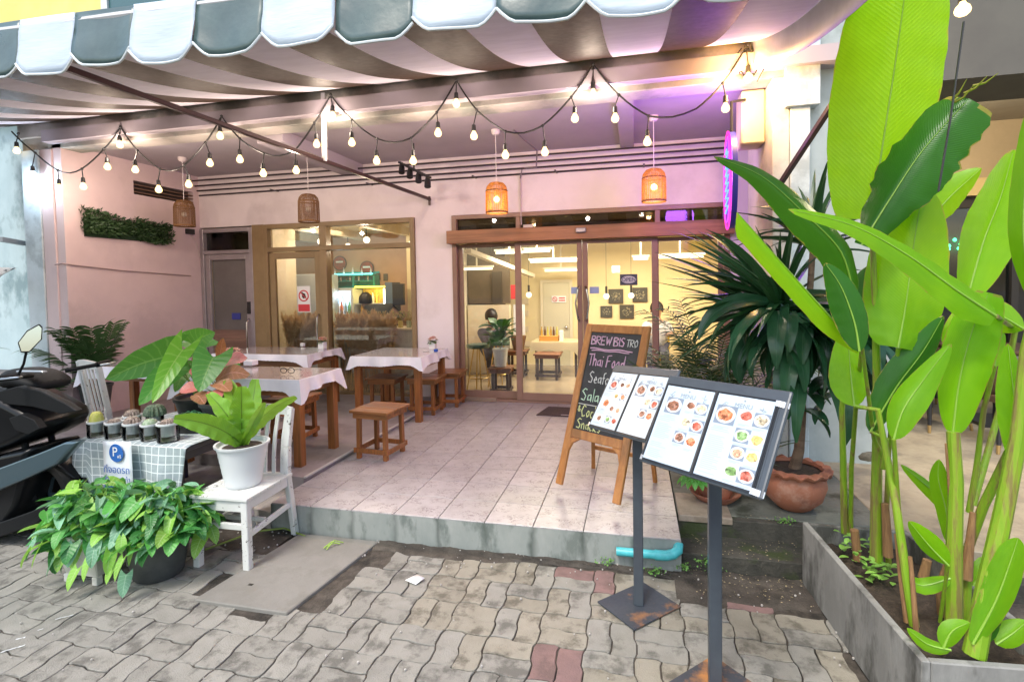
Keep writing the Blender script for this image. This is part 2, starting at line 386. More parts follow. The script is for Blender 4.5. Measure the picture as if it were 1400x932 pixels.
pebs = MB(); q = random.Random(11)
for _ in range(170):
    x = q.uniform(-1, 3); y = q.uniform(-.26, 0) if q.random() < .6 else q.uniform(-1.4, -.2)
    r_ = q.uniform(.0025, .007)
    pebs.sphere((x, y, r_ * .6 + .004), r_, 5, 3)
tag(pebs.build('gravel_bits', mat('pebble', (.45, .43, .4), .9, rnd=.3)), 'scattered crumbs of pale grit on the paving', 'gravel', kind='stuff')

# ================================================================== PLATFORM
ST = .185
m_conc = mat('riser_concrete', (.22, .25, .235), .85, c2=(.31, .33, .31), scale=5, lo=.35, hi=.7, bump=(60, .6, .004), c3=(.15, .175, .16), scale3=8, stretch=(1, 1, .45))
# dark run-off stains under each tile joint
nt2 = m_conc.node_tree; N_, L_ = nt2.nodes, nt2.links
b_ = N_['Principled BSDF']; src = b_.inputs['Base Color'].links[0].from_socket
tc = N_.new('ShaderNodeTexCoord'); sx = N_.new('ShaderNodeSeparateXYZ'); L_.new(tc.outputs['Object'], sx.inputs[0])
def mth(op, a, v=None, c=None):
    n = N_.new('ShaderNodeMath'); n.operation = op
    for i, q_ in enumerate((a, v, c)):
        if q_ is None: continue
        if isinstance(q_, (int, float)): n.inputs[i].default_value = q_
        else: L_.new(q_, n.inputs[i])
    return n.outputs[0]
nz = N_.new('ShaderNodeTexNoise'); nz.inputs['Scale'].default_value = 9; L_.new(tc.outputs['Object'], nz.inputs[0])
xx = mth('ADD', sx.outputs[0], mth('MULTIPLY', mth('SUBTRACT', nz.outputs[0], .5), .07))
dd = mth('ABSOLUTE', mth('SUBTRACT', mth('FRACT', mth('ADD', mth('DIVIDE', xx, .3), .5)), .5))
st_ = mth('MULTIPLY', mth('SUBTRACT', 1.0, mth('MINIMUM', mth('MULTIPLY', dd, 9), 1.0)), mth('MULTIPLY', nz.outputs[0], 1.25))
mx = N_.new('ShaderNodeMix'); mx.data_type = 'RGBA'; L_.new(st_, mx.inputs[0]); L_.new(src, mx.inputs[6]); mx.inputs[7].default_value = (.06, .075, .065, 1); L_.new(mx.outputs[2], b_.inputs['Base Color'])
plat = struct(MB().box(-.30, 0, -.3, 2.345, 3.3, ST - .008).build('platform', m_conc, smooth=0))
# tiles: glazed with an embossed squiggle that has caught dirt
m_tile = mat('floor_tile', (.45, .425, .43), .28, c2=(.39, .365, .37), scale=6, rnd=.05, spec=.4)
t2 = m_tile.node_tree; N_, L_ = t2.nodes, t2.links; b_ = N_['Principled BSDF']; src = b_.inputs['Base Color'].links[0].from_socket
tc = N_.new('ShaderNodeTexCoord'); oi = N_.new('ShaderNodeObjectInfo'); mp = N_.new('ShaderNodeMapping'); mp.inputs['Scale'].default_value = (1, 1.9, 1); mp.inputs['Rotation'].default_value = (0, 0, .6)
L_.new(tc.outputs['Object'], mp.inputs[0])
nn = N_.new('ShaderNodeTexNoise'); nn.noise_dimensions = '4D'; nn.inputs['Scale'].default_value = 24; nn.inputs['Detail'].default_value = 1.5; nn.inputs['Distortion'].default_value = 1.2
L_.new(mp.outputs[0], nn.inputs['Vector']); L_.new(mth('MULTIPLY', oi.outputs['Random'], 20), nn.inputs['W'])
ridge = mth('LESS_THAN', mth('ABSOLUTE', mth('SUBTRACT', nn.outputs[0], .5)), .032)
n5 = N_.new('ShaderNodeTexNoise'); n5.inputs['Scale'].default_value = 3; L_.new(tc.outputs['Object'], n5.inputs['Vector'])
n5.inputs['Scale'].default_value = 9
mr5 = N_.new('ShaderNodeMapRange'); mr5.inputs[1].default_value = .42; mr5.inputs[2].default_value = .6; L_.new(n5.outputs[0], mr5.inputs[0])
amt = mth('MULTIPLY', ridge, mth('MULTIPLY', mr5.outputs[0], .8))
mx = N_.new('ShaderNodeMix'); mx.data_type = 'RGBA'; L_.new(amt, mx.inputs[0]); L_.new(src, mx.inputs[6]); mx.inputs[7].default_value = (.19, .155, .16, 1); L_.new(mx.outputs[2], b_.inputs['Base Color'])
bp_ = N_.new('ShaderNodeBump'); bp_.inputs['Strength'].default_value = .5; bp_.inputs['Distance'].default_value = .003; L_.new(mth('SUBTRACT', 1.0, ridge), bp_.inputs['Height']); L_.new(bp_.outputs[0], b_.inputs['Normal'])
tile0 = MB().box(-.1475, -.1475, 0, .1475, .1475, .008)
me0 = None
for i in range(-1, 8):
    for j in range(0, 11):
        x0, x1 = i * .3, min(i * .3 + .3, 2.345); y0, y1 = j * .3, min(j * .3 + .3, 3.2)
        if x1 - x0 < .05 or y1 - y0 < .05: continue
        if x1 - x0 > .29 and y1 - y0 > .29 and me0 is not None:
            o = bpy.data.objects.new('tile', me0); col.objects.link(o); o.parent = plat
            mo = o.modifiers.new('bevel', 'BEVEL'); mo.width = .0015; mo.segments = 1
        else:
            b = MB().box(-(x1 - x0) / 2 + .0024, -(y1 - y0) / 2 + .0024, 0, (x1 - x0) / 2 - .0024, (y1 - y0) / 2 - .0024, .008)
            o = b.build('tile', m_tile, smooth=0, bevel=.0015); o.parent = plat
            if x1 - x0 > .29 and y1 - y0 > .29: me0 = o.data
        o.location = ((x0 + x1) / 2, (y0 + y1) / 2, ST - .008)
# left platform, a little higher, bare screed with an edge strip
m_screed = mat('screed', (.33, .29, .29), .6, c2=(.27, .235, .235), scale=3, bump=(40, .25, .003), c3=(.23, .2, .2), scale3=2)
lp = struct(MB().prism([(-6.5, .75), (-1.25, .72), (-.9, .42), (-.315, .38), (-.26, 3.3), (-6.5, 3.3)], -.2, ST + .032).build('raised_floor', m_screed, smooth=0))
MB().bar((-.30, .375, ST + .036), (-.245, 3.2, ST + .036), .02, .012).build('edge_strip', mat('strip', (.5, .48, .46), .5), lp, smooth=0)
struct(MB().prism([(-4.5, .28), (-1.3, .28), (-.6, .05), (-.305, .0), (-.305, .8), (-4.5, .8)], -.2, .12).build('ramp', mat('ramp_conc', (.3, .29, .27), .85, c2=(.22, .21, .2), scale=5, bump=(50, .4, .004)), smooth=0))
MB().bar((-1.3, .28, .126), (-.62, .06, .126), .05, .014).build('edge_strip', mat('strip2', (.5, .52, .5), .7), bpy.data.objects['ramp'], smooth=0)
# drain pipe
m_pvc = mat('pvc', (.08, .5, .55), .35, c2=(.05, .38, .42), scale=20)
t = thing('drain_pipe', 'turquoise plastic drain pipe elbow at the right corner of the tiled platform', 'pipe', (2.2, -.045, .1))
MB().tube([(1.99, -.03, .1), (2.235, -.035, .105)], .024, 14).build('pipe', m_pvc, t, world=True)
MB().tube([(2.2, -.035, .104), (2.262, -.036, .106), (2.30, -.03, .115), (2.325, -.012, .13), (2.33, .02, .15)], .028, 14).build('elbow', m_pvc, t, world=True)
# mossy steps on the right
m_moss = mat('mossy_concrete', (.028, .028, .023), .8, c2=(.065, .062, .05), scale=6, bump=(50, .8, .008), c3=(.035, .05, .014), scale3=5)
m_land = mat('landing_concrete', (.12, .13, .112), .8, c2=(.19, .20, .175), scale=5, bump=(50, .6, .005), c3=(.05, .055, .04), scale3=4)
stp = struct(MB().box(2.35, .045, -.2, 5.5, .29, .092).build('steps', m_moss, smooth=0, bevel=.006, seg=2))
MB().box(2.35, .28, -.2, 5.5, .40, .198).build('upper_step', m_moss, stp, smooth=0, bevel=.006, seg=2)
struct(MB().box(2.35, .33, -.2, 3.5, 3.3, .204).build('landing', m_land, smooth=0, bevel=.004))
struct(MB().box(2.352, .27, .17, 2.66, .62, .212).build('landing_edge', mat('old_tile', (.3, .25, .2), .6, c2=(.2, .16, .12), scale=10, bump=(60, .4, .004)), smooth=0, bevel=.004))
m_nfloor = mat('neighbour_floor', (.36, .31, .225), .5, c2=(.28, .235, .17), scale=5, bump=(30, .2, .003), c3=(.22, .19, .145), scale3=4)
nf = struct(MB().box(3.5, .12, -.2, 12, 6.0, .205).build('patio_floor', m_nfloor, smooth=0, bevel=.004))

# ================================================================== CAFE BUILDING
FY = 3.2
m_wall = mat('pink_white_paint', (.84, .755, .775), .7, c2=(.80, .715, .735), scale=3, bump=(30, .12, .003), c3=(.74, .655, .67), scale3=1.2)
m_pink = mat('pink_paint', (.66, .52, .52), .7, c2=(.62, .485, .49), scale=3, bump=(30, .15, .003), c3=(.57, .445, .45), scale3=1.1)
m_ceil = mat('ceiling_paint', (.43, .38, .42), .75, c2=(.39, .345, .385), scale=2)
m_beam = mat('beam_paint', (.47, .43, .40), .7, c2=(.37, .35, .31), scale=2.5, lo=.45, hi=.6, bump=(25, .2, .004), c3=(.26, .275, .24), scale3=2)
m_colw = mat('column_paint', (.56, .54, .50), .6, c2=(.48, .47, .44), scale=4, bump=(22, .3, .004), c3=(.40, .39, .36), scale3=3)
m_colb = mat('column_cool_lit', (.55, .63, .67), .6, c2=(.46, .54, .57), scale=4, bump=(22, .3, .004), c3=(.36, .42, .45), scale3=3)  # cooler copy of the column paint: bluish daylight is put into it
m_grey = mat('grey_wall', (.42, .47, .47), .75, c2=(.36, .41, .41), scale=3, bump=(30, .35, .004), c3=(.30, .35, .34), scale3=2)
m_yel = mat('yellow_render', (.82, .68, .22), .7, c2=(.75, .6, .18), scale=3)
B = thing('cafe_building', 'pink and white shophouse cafe front with glass doors behind the tiled terrace', 'building', (0, FY, 0))
b = MB()
TOP = 3.22
b.box(-3.9, FY, 2.505, 3.5, FY + .14, TOP)
b.box(-.615, FY, ST - .1, -.122, FY + .14, 2.505); b.box(3.13, FY, ST - .1, 3.5, FY + .14, 2.505)
b.build('facade_wall', m_wall, B, world=True, smooth=0)
b = MB(); b.box(-4.0, 1.4, -.2, -3.88, 3.34, 2.82); b.box(-4.0, 1.4, 2.99, -3.88, 3.34, TOP); b.box(-4.0, 1.4, 2.82, -3.88, 2.22, 2.99); b.box(-4.0, 3.1, 2.82, -3.88, 3.34, 2.99)
b.build('side_wall', m_pink, B, world=True, smooth=0)
b = MB(); b.box(-4.0, 2.21, 2.8, -3.96, 3.11, 3.0); b.build('vent_opening', mat('vent_dark', (.05, .035, .03), .8), B, world=True, smooth=0)
for k in range(3):
    MB().bar((-3.9, 2.22, 2.85 + k * .045), (-3.9, 3.1, 2.85 + k * .045), .05, .012).build('vent_slat', mat('vent_wood', (.16, .09, .06), .6), B, world=True, smooth=0)
MB().box(-4.0, 1.3, TOP, 3.6, FY + .2, TOP + .12).build('ceiling', m_ceil, B, world=True, smooth=0)
b = MB(); b.box(-4.42, 1.4, 3.17, 3.42, 1.62, 3.62); b.build('front_beam', m_beam, B, world=True, smooth=0, bevel=.008)
MB().box(-4.42, 1.36, 3.30, 3.14, 1.40, 3.50).build('beam_moulding', m_beam, B, world=True, smooth=0, bevel=.005)
MB().box(-1.62, 1.62, 3.10, -1.32, FY, TOP).build('cross_beam', m_ceil, B, world=True, smooth=0, bevel=.004)
MB().box(1.95, 1.62, 3.17, 2.1, FY, TOP + .01).build('cross_beam', m_ceil, B, world=True, smooth=0, bevel=.004)
# columns
b = MB(); b.box(3.14, 1.4, .1, 3.26, 2.3, 3.17); b.build('column', m_colw, B, world=True, smooth=0, bevel=.006)
b = MB(); b.box(3.262, 1.385, .1, 3.40, 2.3, 3.17); b.box(3.22, 1.36, 2.93, 3.46, 2.3, 3.60); b.build('column_pilaster', m_colb, B, world=True, smooth=0, bevel=.006)
b = MB(); b.box(-4.16, 1.385, -.2, -3.995, 1.8, 3.17); b.build('left_column', m_pink, B, world=True, smooth=0, bevel=.004)
b = MB(); b.box(-4.40, 1.37, -.2, -4.162, 1.8, 3.17); b.build('left_column_outer', m_colb, B, world=True, smooth=0, bevel=.004)
MB().box(2.96, 1.62, 2.74, 3.137, 1.86, 3.168).build('junction_box', mat('box_cream', (.62, .52, .36), .6), B, world=True, smooth=0, bevel=.01)
# yellow upper storey
MB().box(-6, 1.45, 3.62, 6, 1.7, 7.5).build('upper_wall', m_yel, B, world=True, smooth=0)
ac = MB().box(-.95, 1.05, 3.72, -.15, 1.44, 4.3).build('air_conditioner', mat('white_frame', (.6, .62, .6), .5), B, world=True, smooth=0, bevel=.01)
MB().lathe([(.20, 0), (.22, -.01), (.22, .01), (.05, .0), (.001, .0)], (-.4, 1.04, 4.0), 28, 1, 1, Matrix.Rotation(R(90), 3, 'X')).build('fan_grille', mat('grille', (.25, .25, .25), .5), ac, world=True)
MB().box(-3.2, 1.41, 3.9, -2.1, 1.45, 5.4).build('upper_window', mat('upwin', (.05, .12, .13), .2), B, world=True, smooth=0)
for x in (-3.24, -2.1): MB().box(x, 1.39, 3.85, x + .08, 1.45, 5.45).build('upper_window_frame', mat('white_frame', (.75, .78, .76), .5), B, world=True, smooth=0)

m_tan = mat('tan_frame', (.29, .20, .10), .4, c2=(.25, .17, .085), scale=5, bump=(60, .1, .001), spec=.4)
m_tan2 = m_tan
m_brn = mat('door_frame', (.30, .185, .135), .35, c2=(.26, .16, .115), scale=5, bump=(60, .1, .001), spec=.4)
m_hdr = wood('header_wood', (.42, .2, .095), (.32, .14, .065), axis='x', sc_=6)
m_alu = mat('aluminium', (.42, .38, .40), .35, metal=.5, c2=(.36, .32, .34), scale=5)
m_glass = glass('pane_glass')
m_dglass = glass('dark_glass', (.35, .33, .32))
m_steel = mat('steel', (.7, .68, .66), .18, metal=1)
m_black = mat('black_plastic', (.015, .015, .016), .4)

def frame(mb, x0, x1, z0, z1, w_, y0, y1, bottom=True):
    mb.box(x0, y0, z0, x0 + w_, y1, z1); mb.box(x1 - w_, y0, z0, x1, y1, z1)
    mb.box(x0 + w_, y0, z1 - w_, x1 - w_, y1, z1)
    if bottom: mb.box(x0 + w_, y0, z0, x1 - w_, y1, z0 + w_)
def pane(x0, x1, z0, z1, parent, y=FY + .05, m=None, name='pane'):
    return MB().box(x0, y, z0, x1, y + .004, z1).build(name, m or m_glass, parent, world=True, smooth=0)
# left aluminium door
b = MB(); frame(b, -3.875, -3.02, ST, 2.485, .055, FY - .02, FY + .08, False); b.box(-3.82, FY - .021, 2.13, -3.075, FY + .079, 2.18)
fr = b.build('door_frame', m_alu, B, world=True, smooth=0, bevel=.003)
pane(-3.82, -3.075, 2.18, 2.43, fr, m=m_dglass)
b = MB(); frame(b, -3.815, -3.08, ST + .01, 2.125, .075, FY, FY + .045)
dr = b.build('door', m_alu, B, world=True, smooth=0, bevel=.003)
pane(-3.74, -3.155, .96, 2.05, dr, m=mat('frosted_glass', (.13, .12, .115), .15, c2=(.17, .155, .15), scale=2, spec=.7))
m_lam = wood('laminate', (.34, .2, .15), (.2, .11, .08), axis='x', sc_=5)
for k in range(6):
    MB().box(-3.74, FY + .02, ST + .085 + k * .133, -3.155, FY + .035, ST + .085 + k * .133 + .129).build('panel', m_lam, dr, world=True, smooth=0)
MB().tube([(-3.12, FY, 1.22), (-3.12, FY - .05, 1.18), (-3.12, FY - .06, .99), (-3.12, FY - .05, .80), (-3.12, FY, .76)], .012).build('handle', m_steel, dr, world=True)
MB().box(-3.145, FY - .012, 1.29, -3.085, FY, 1.46).build('lock', m_black, dr, world=True, smooth=0, bevel=.004)
MB().box(-3.44, FY + .04, 1.21, -3.30, FY + .045, 1.30).build('sticker', mat('sticker_blue', (.04, .05, .28), .5), dr, world=True, smooth=0)
# tan post between
MB().box(-3.018, FY - .02, ST, -2.835, FY + .1, 2.51).build('timber_post', m_tan, B, world=True, smooth=0, bevel=.003)
# left window with door leaf
b = MB(); frame(b, -2.832, -.62, ST, 2.505, .06, FY - .03, FY + .09)
b.box(-2.772, FY - .029, 2.13, -.68, FY + .089, 2.19); b.box(-1.975, FY - .031, ST + .06, -1.875, FY + .091, 2.13); b.box(-1.975, FY - .031, 2.19, -1.875, FY + .091, 2.445)
wf = b.build('window_frame', m_tan2, B, world=True, smooth=0, bevel=.003)
pane(-2.77, -1.975, 2.19, 2.445, wf); pane(-1.875, -.68, 2.19, 2.445, wf); pane(-1.875, -.68, ST + .06, 2.13, wf)
b = MB(); frame(b, -2.76, -1.98, ST + .065, 2.12, .085, FY - .01, FY + .035)
dr = b.build('door', m_tan, B, world=True, smooth=0, bevel=.003)
pane(-2.675, -2.065, ST + .15, 2.035, dr, y=FY + .01)
MB().tube([(-2.02, FY - .01, 1.28), (-2.02, FY - .06, 1.24), (-2.02, FY - .07, 1.05), (-2.02, FY - .06, .86), (-2.02, FY - .01, .82)], .012).build('handle', m_steel, dr, world=True)
# no-entry notice
m_white = mat('white_print', (.8, .8, .8), .5); m_red = mat('red_print', (.6, .04, .05), .5)
nb_ = MB().box(-2.35, FY + .002, 1.31, -2.155, FY + .005, 1.66).build('notice', m_white, dr, world=True, smooth=0)
b = MB(); cx, cz = -2.2525, 1.53
ring = [(cx + .07 * math.cos(a), FY + .0, cz + .07 * math.sin(a)) for a in [2 * math.pi * k / 24 for k in range(25)]]
b.tube(ring, .008, 6, False); b.bar((cx - .05, FY, cz + .05), (cx + .05, FY, cz - .05), .006, .012)
b.box(-2.34, FY - .001, 1.32, -2.165, FY + .001, 1.415); b.build('notice_print', m_red, dr, world=True)
b = MB(); b.sphere((cx, FY + .001, cz), .028, 10, 6, 1, .05, 1.3); b.bar((cx - .03, FY, cz + .045), (cx + .03, FY, cz - .02), .004, .02); b.build('notice_symbol', m_black, dr, world=True)
# main entrance
b = MB(); b.box(-.12, FY - .02, ST, -.06, FY + .1, 2.50); b.box(3.07, FY - .02, ST, 3.13, FY + .1, 2.50); b.box(-.06, FY - .02, 2.45, 3.07, FY + .1, 2.50)
for x in (.70, 2.33): b.box(x, FY - .018, 2.303, x + .055, FY + .098, 2.45)
ef = b.build('entrance_frame', m_brn, B, world=True, smooth=0, bevel=.003)
for x0, x1 in ((-.06, .70), (.755, 2.33), (2.385, 3.07)): pane(x0, x1, 2.303, 2.45, ef, m=m_dglass)
MB().box(-.15, FY - .13, 2.145, 3.16, FY - .02, 2.303).build('header_board', m_hdr, B, world=True, smooth=0, bevel=.004)
MB().box(-.06, FY - .01, ST, 3.07, FY + .12, ST + .028).build('threshold', m_brn, B, world=True, smooth=0, bevel=.003)
MB().box(-.02, FY - .03, .19, .42, FY - .01, .235).build('threshold_board', wood('pale_board', (.5, .38, .27), (.4, .28, .2), axis='x'), B, world=True, smooth=0)
def sliding(x0, x1, y, wl, wr, hx, hs):
    b = MB(); z0, z1 = ST + .032, 2.145
    b.box(x0, y, z0, x0 + wl, y + .04, z1); b.box(x1 - wr, y, z0, x1, y + .04, z1); b.box(x0 + wl, y, z1 - .045, x1 - wr, y + .04, z1); b.box(x0 + wl, y, z0, x1 - wr, y + .04, z0 + .09)
    o = b.build('sliding_door', m_brn, B, world=True, smooth=0, bevel=.003)
    pane(x0 + wl, x1 - wr, z0 + .09, z1 - .045, o, y=y + .018)
    if hx:
        MB().tube([(hx, y, 1.60), (hx + hs * .02, y - .05, 1.56), (hx + hs * .045, y - .06, 1.40), (hx + hs * .02, y - .05, 1.22), (hx, y, 1.18)], .012).build('handle', m_steel, o, world=True)
    return o
sliding(-.055, .70, FY + .05, .05, .03, None, 1)
d1 = sliding(.68, 1.495, FY - .015, .075, .06, 1.465, -1)
d2 = sliding(1.50, 2.36, FY - .015, .06, .07, 1.53, 1)
sliding(2.34, 3.065, FY + .05, .03, .05, None, 1)
# door sensor and closer
MB().box(1.44, FY - .17, 2.215, 1.56, FY - .13, 2.27).build('door_sensor', m_alu, B, world=True, smooth=0, bevel=.01)
MB().box(.80, FY - .02, 2.30, .92, FY - .06, 2.345).build('switch_box', mat('off_white', (.65, .6, .55), .5), B, world=True, smooth=0, bevel=.004)
b = MB(); b.box(1.93, FY + .04, 1.60, 2.13, FY + .05, 1.73)
op = b.build('open_sign', mat('sign_navy', (.02, .025, .10), .4), B, world=True, smooth=0, bevel=.004)
b = MB(); b.lathe([(.001, -.003), (.085, -.003), (.085, .0)], (2.03, FY + .038, 1.665), 24, 1, .52, Matrix.Rotation(R(90), 3, 'X')); b.build('open_oval', m_white, op, world=True)
MT = lambda x, y, z, rx=90, rz=0: Matrix.Translation((x, y, z)) @ Matrix.Rotation(R(rz), 4, 'Z') @ Matrix.Rotation(R(rx), 4, 'X')
text('open_lettering', 'OPEN', mat('navy_print', (.02, .03, .2), .5), op, MT(2.03, FY + .033, 1.665), .062, .001)
for x in (1.36, 1.58): MB().box(x, FY - .002, 1.51, x + .11, FY - .0005, 1.59).build('door_sticker', mat('sticker_pale', (.3, .4, .6), .5), B, world=True, smooth=0)
# conduits under the ceiling
for k, z in enumerate((2.955, 3.015, 3.075, 3.14)):
    MB().tube([(-3.85, FY - .02 - k * .035, z), (3.12, FY - .02 - k * .035, z)], .011, 8).build('conduit', mat('conduit_dark', (.035, .025, .03), .5), B, world=True)
for x in (-2.6, -1.2, .2, 1.2, 2.2): MB().box(x, FY - .16, 2.94, x + .02, FY, 2.95).build('conduit_bracket', m_black, B, world=True, smooth=0)
MB().tube([(.77, FY - .02, 2.95), (.77, FY - .02, 2.35)], .008).build('cable', mat('pinkcable', (.55, .45, .45), .6), B, world=True)
MB().tube([(.9, 2.3, TOP), (.95, 2.6, 3.19), (1.02, 2.95, 3.16), (.98, 3.1, 3.0), (.80, 3.15, 3.02), (.77, 3.17, 2.9)], .009).build('cable', mat('greycable', (.2, .17, .19), .6), B, world=True)
MB().tube([(-3.995, 1.37, 1.93), (-3.9, 1.375, 1.94), (-3.87, 1.42, 1.93), (-3.868, 2.0, 1.88), (-3.868, 2.6, 1.85), (-3.868, 3.0, 1.83)], .008).build('cable', mat('pinkcable2', (.4, .3, .29), .6), B, world=True)
MB().box(-3.88, 2.95, 2.40, -3.83, 3.06, 2.47).build('socket_box', m_black, B, world=True, smooth=0)
MB().tube([(-3.87, 3.0, 2.42), (-3.88, 3.12, 2.3), (-3.86, 3.17, 2.05)], .006).build('cable', mat('pinkcable', (.5, .4, .4), .6), B, world=True)

# ================================================================== AWNING
m_aw = mat('awning_white_top', (.52, .61, .70), .45, c2=(.47, .56, .65), scale=8, stretch=(1, 1, 6), bump=(12, .15, .01))
m_ag = mat('awning_green_top', (.045, .085, .085), .32, c2=(.07, .12, .115), scale=5, bump=(9, .4, .012), coat=.3)
m_uw = mat('awning_white_under', (.86, .80, .84), .7, spec=.25, c2=(.79, .73, .77), scale=14, trans=.6, stretch=(.3, 1, 1))
m_ub = mat('awning_brown_under', (.05, .033, .026), .55, spec=.06, c2=(.036, .024, .019), scale=9, bump=(30, .15, .004))
m_trim = mat('trim', (.7, .76, .78), .5)
AW = thing('awning', 'green and white striped scalloped awning over the terrace', 'awning', (0, 1.4, 3.42))
SW, X0 = .3425, -.794 - 12 * .3425
def zc(t, x):  # canopy height, t 0 at the front bar, 1 at the beam; cloth sags between bars
    return 2.915 + (3.45 - 2.915) * t - .10 * math.sin(math.pi * t) - .03 * (x + .37) * (1 - t)
NS = 23
for k in range(NS):
    xa, xb = X0 + k * SW, X0 + (k + 1) * SW
    white = (k % 2 == 0)
    if xa > 2.7 : pass
    for lay, m_ in ((0, m_uw if white else m_ub), (1, m_aw if white else m_ag)):
        P = []
        for i in range(15):
            t = i / 14; row = []
            for j in range(7):
                s_ = j / 6; x = xa + (xb - xa) * s_; y = -1.0 + 2.38 * t
                sagx = -.012 * math.sin(math.pi * s_) * (1 - t) ** 1.0 * (.5 + .5 * math.sin(k * 1.7))
                row.append((x + (0 if k < NS - 1 else 0), y, zc(t, x) + sagx + lay * .006))
            P.append(row)
        b = MB(); b.grid(P); b.build('canopy_panel', m_, AW, world=True, smooth=60)
    # valance
    P = []
    for j in range(15):
        s_ = j / 14; x = xa + (xb - xa) * s_
        drop = .262 + .012 * math.sin(k * 2.3)
        e = min(s_, 1 - s_); sc_ = .052 * max(0, 1 - e / .2) ** 1.3
        zo = -.03 * (x + .37); zb = 2.93 + zo - drop + sc_ - .012 * math.sin(math.pi * s_)
        row = []
        for i in range(8):
            t = i / 7; z = 2.935 + zo + (zb - 2.935 - zo) * t
            y = -1.012 - .03 * t - .008 * math.sin(s_ * 6.3 + k) * t - (.004 if white else 0) - .002 * math.sin(t * 9 + k * 2 + s_ * 4)
            row.append((x, y, z))
        P.append(row)
    b = MB(); b.grid(P); b.build('valance_panel', m_aw if white else m_ag, AW, world=True, smooth=60, solid=.0015)
    MB().tube([(p[-1][0], p[-1][1], p[-1][2]) for p in P], .006, 6).build('valance_piping', m_trim, AW, world=True)
xr = X0 + NS * SW
b = MB(); P = []
for i in range(12):
    t = i / 11; y = -1 + 2.38 * t; P.append([(xr, y, zc(t, xr)), (xr + .015, y, zc(t, xr) - .09), (xr + .01, y, zc(t, xr) - .17)])
b.grid(P); b.build('side_flap', mat('flap', (.33, .34, .33), .5, c2=(.25, .26, .25), scale=4), AW, world=True, smooth=60, solid=.002)
MB().tube([(X0, -1.0, 2.90 - .03 * (X0 + .37)), (xr, -1.0, 2.90 - .03 * (xr + .37))], .02, 10).build('front_bar', mat('bar_white', (.6, .6, .6), .4), AW, world=True)
m_arm = mat('arm_brown', (.055, .03, .03), .35, metal=.3)
MB().bar((-1.10, -.98, 2.915), (-.40, 3.19, 2.72), .035, .035).build('support_arm', m_arm, AW, world=True, smooth=0, bevel=.004)
MB().bar((-.395, 3.16, 2.75), (-.395, 3.16, 2.64), .02, .03).build('arm_bracket', m_arm, AW, world=True, smooth=0)
b = MB(); b.bar((-.68, 1.36, 3.42), (-.69, 1.36, 2.80), .04, .03); b.build('hanger_bracket', mat('hanger_white', (.75, .75, .75), .4), AW, world=True, smooth=0, bevel=.003)
# dark brace on the column
t = thing('awning_brace', 'dark diagonal metal brace running down beside the white column', 'brace', (3.3, 1.3, 2.4))
MB().bar(at(1166, 100, Y=.62), at(1060, 262, Y=1.35), .035, .035).build('brace_bar', m_arm, t, world=True, smooth=0, bevel=.003)

# ================================================================== STRING LIGHTS
m_cord = mat('cord', (.012, .012, .013), .5)
m_bulb = glow('bulb_glow', (1.0, .66, .26), 2.0)
m_bulbc = glow('bulb_cool', (.75, .88, 1.0), 4)
m_boff = mat('bulb_off', (.75, .72, .66), .25)
SL = thing('string_lights', 'festoon of warm bulbs on black cord looping along the front beam', 'string lights', (0, 1.3, 3.37))
knots = [(16, 180), (48, 209), (79, 233), (112, 231), (142, 204), (165, 174), (188, 206), (219, 231), (252, 226), (281, 195), (303, 159), (328, 190), (361, 210), (403, 206), (430, 168), (452, 130), (481, 164), (516, 190), (562, 189), (597, 154), (624, 110), (652, 151), (691, 180), (742, 172), (781, 133), (811, 88), (846, 130), (887, 159), (952, 149), (988, 114), (1020, 64), (1034, 66), (1038, 78)]
sag_y = lambda px: 1.32 - .08 * math.sin(px * .013) ** 2
KP = [at(x, y, Y=1.3) for x, y in knots]
pts = []
for i in range(len(KP) - 1):
    a, c = KP[i], KP[i + 1]
    for k in range(4):
        t_ = k / 4; p = a.lerp(c, t_); p.z -= .035 * math.sin(math.pi * t_) * (1 if abs(a.z - c.z) < .12 else .35); pts.append(p)
pts.append(KP[-1])
MB().tube(pts, .0075, 6).build('cord', m_cord, SL, world=True)
def bulb(parent, kp, bp_, on=1, big=1.0, light=True):
    """holder hanging from knot kp, bulb centre at bp_"""
    b = MB(); b.sphere(kp, .014, 8, 5)
    top = Vector(bp_) + Vector((0, 0, .05))
    b.tube([kp, top + Vector((0, 0, .05))], .005, 6)
    b.lathe([(.010, .052), (.017, .045), (.019, .02), (.021, .0), (.019, -.004)], top, 12)
    h = b.build('bulb_holder', m_cord, parent, world=True)
    r_ = .031 * big
    b = MB(); b.lathe([(.013, .042), (.016, .03), (r_ * .85, .014), (r_, -.004), (r_ * .9, -.018), (r_ * .55, -.030), (.001, -.034)], Vector(bp_) + Vector((0, 0, .006)), 14)
    b.build('bulb', {0: m_boff, 1: m_bulb, 2: m_bulbc}[on], h, world=True)
    if light and on: lamp('bulb_light', 'POINT', Vector(bp_) + Vector((0, -.05, -.06)), 6.0 if on == 1 else 7, (1, .80, .64) if on == 1 else (.7, .85, 1), .03)
bl = [(1, 45, 240, 2), (2, 81, 258, 1), (3, 114, 256, 1), (4, 147, 229, 1), (5, 164, 199, 1), (6, 185, 233, 1), (7, 217, 260, 1), (8, 258, 253, 1), (9, 287, 224, 1), (10, 301, 187, 1), (11, 328, 219, 1), (12, 360, 238, 1), (13, 405, 234, 1), (14, 433, 198, 1), (15, 455, 160, 1), (16, 481, 196, 1), (17, 515, 221, 1), (18, 565, 221, 1), (19, 599, 183, 1), (20, 624, 143, 1), (21, 648, 187, 1), (22, 691, 213, 1), (23, 745, 209, 1), (24, 786, 163, 1), (25, 811, 130, 1), (26, 841, 163, 1), (27, 885, 195, 1), (29, 992, 149, 1), (30, 1023, 108, 1)]
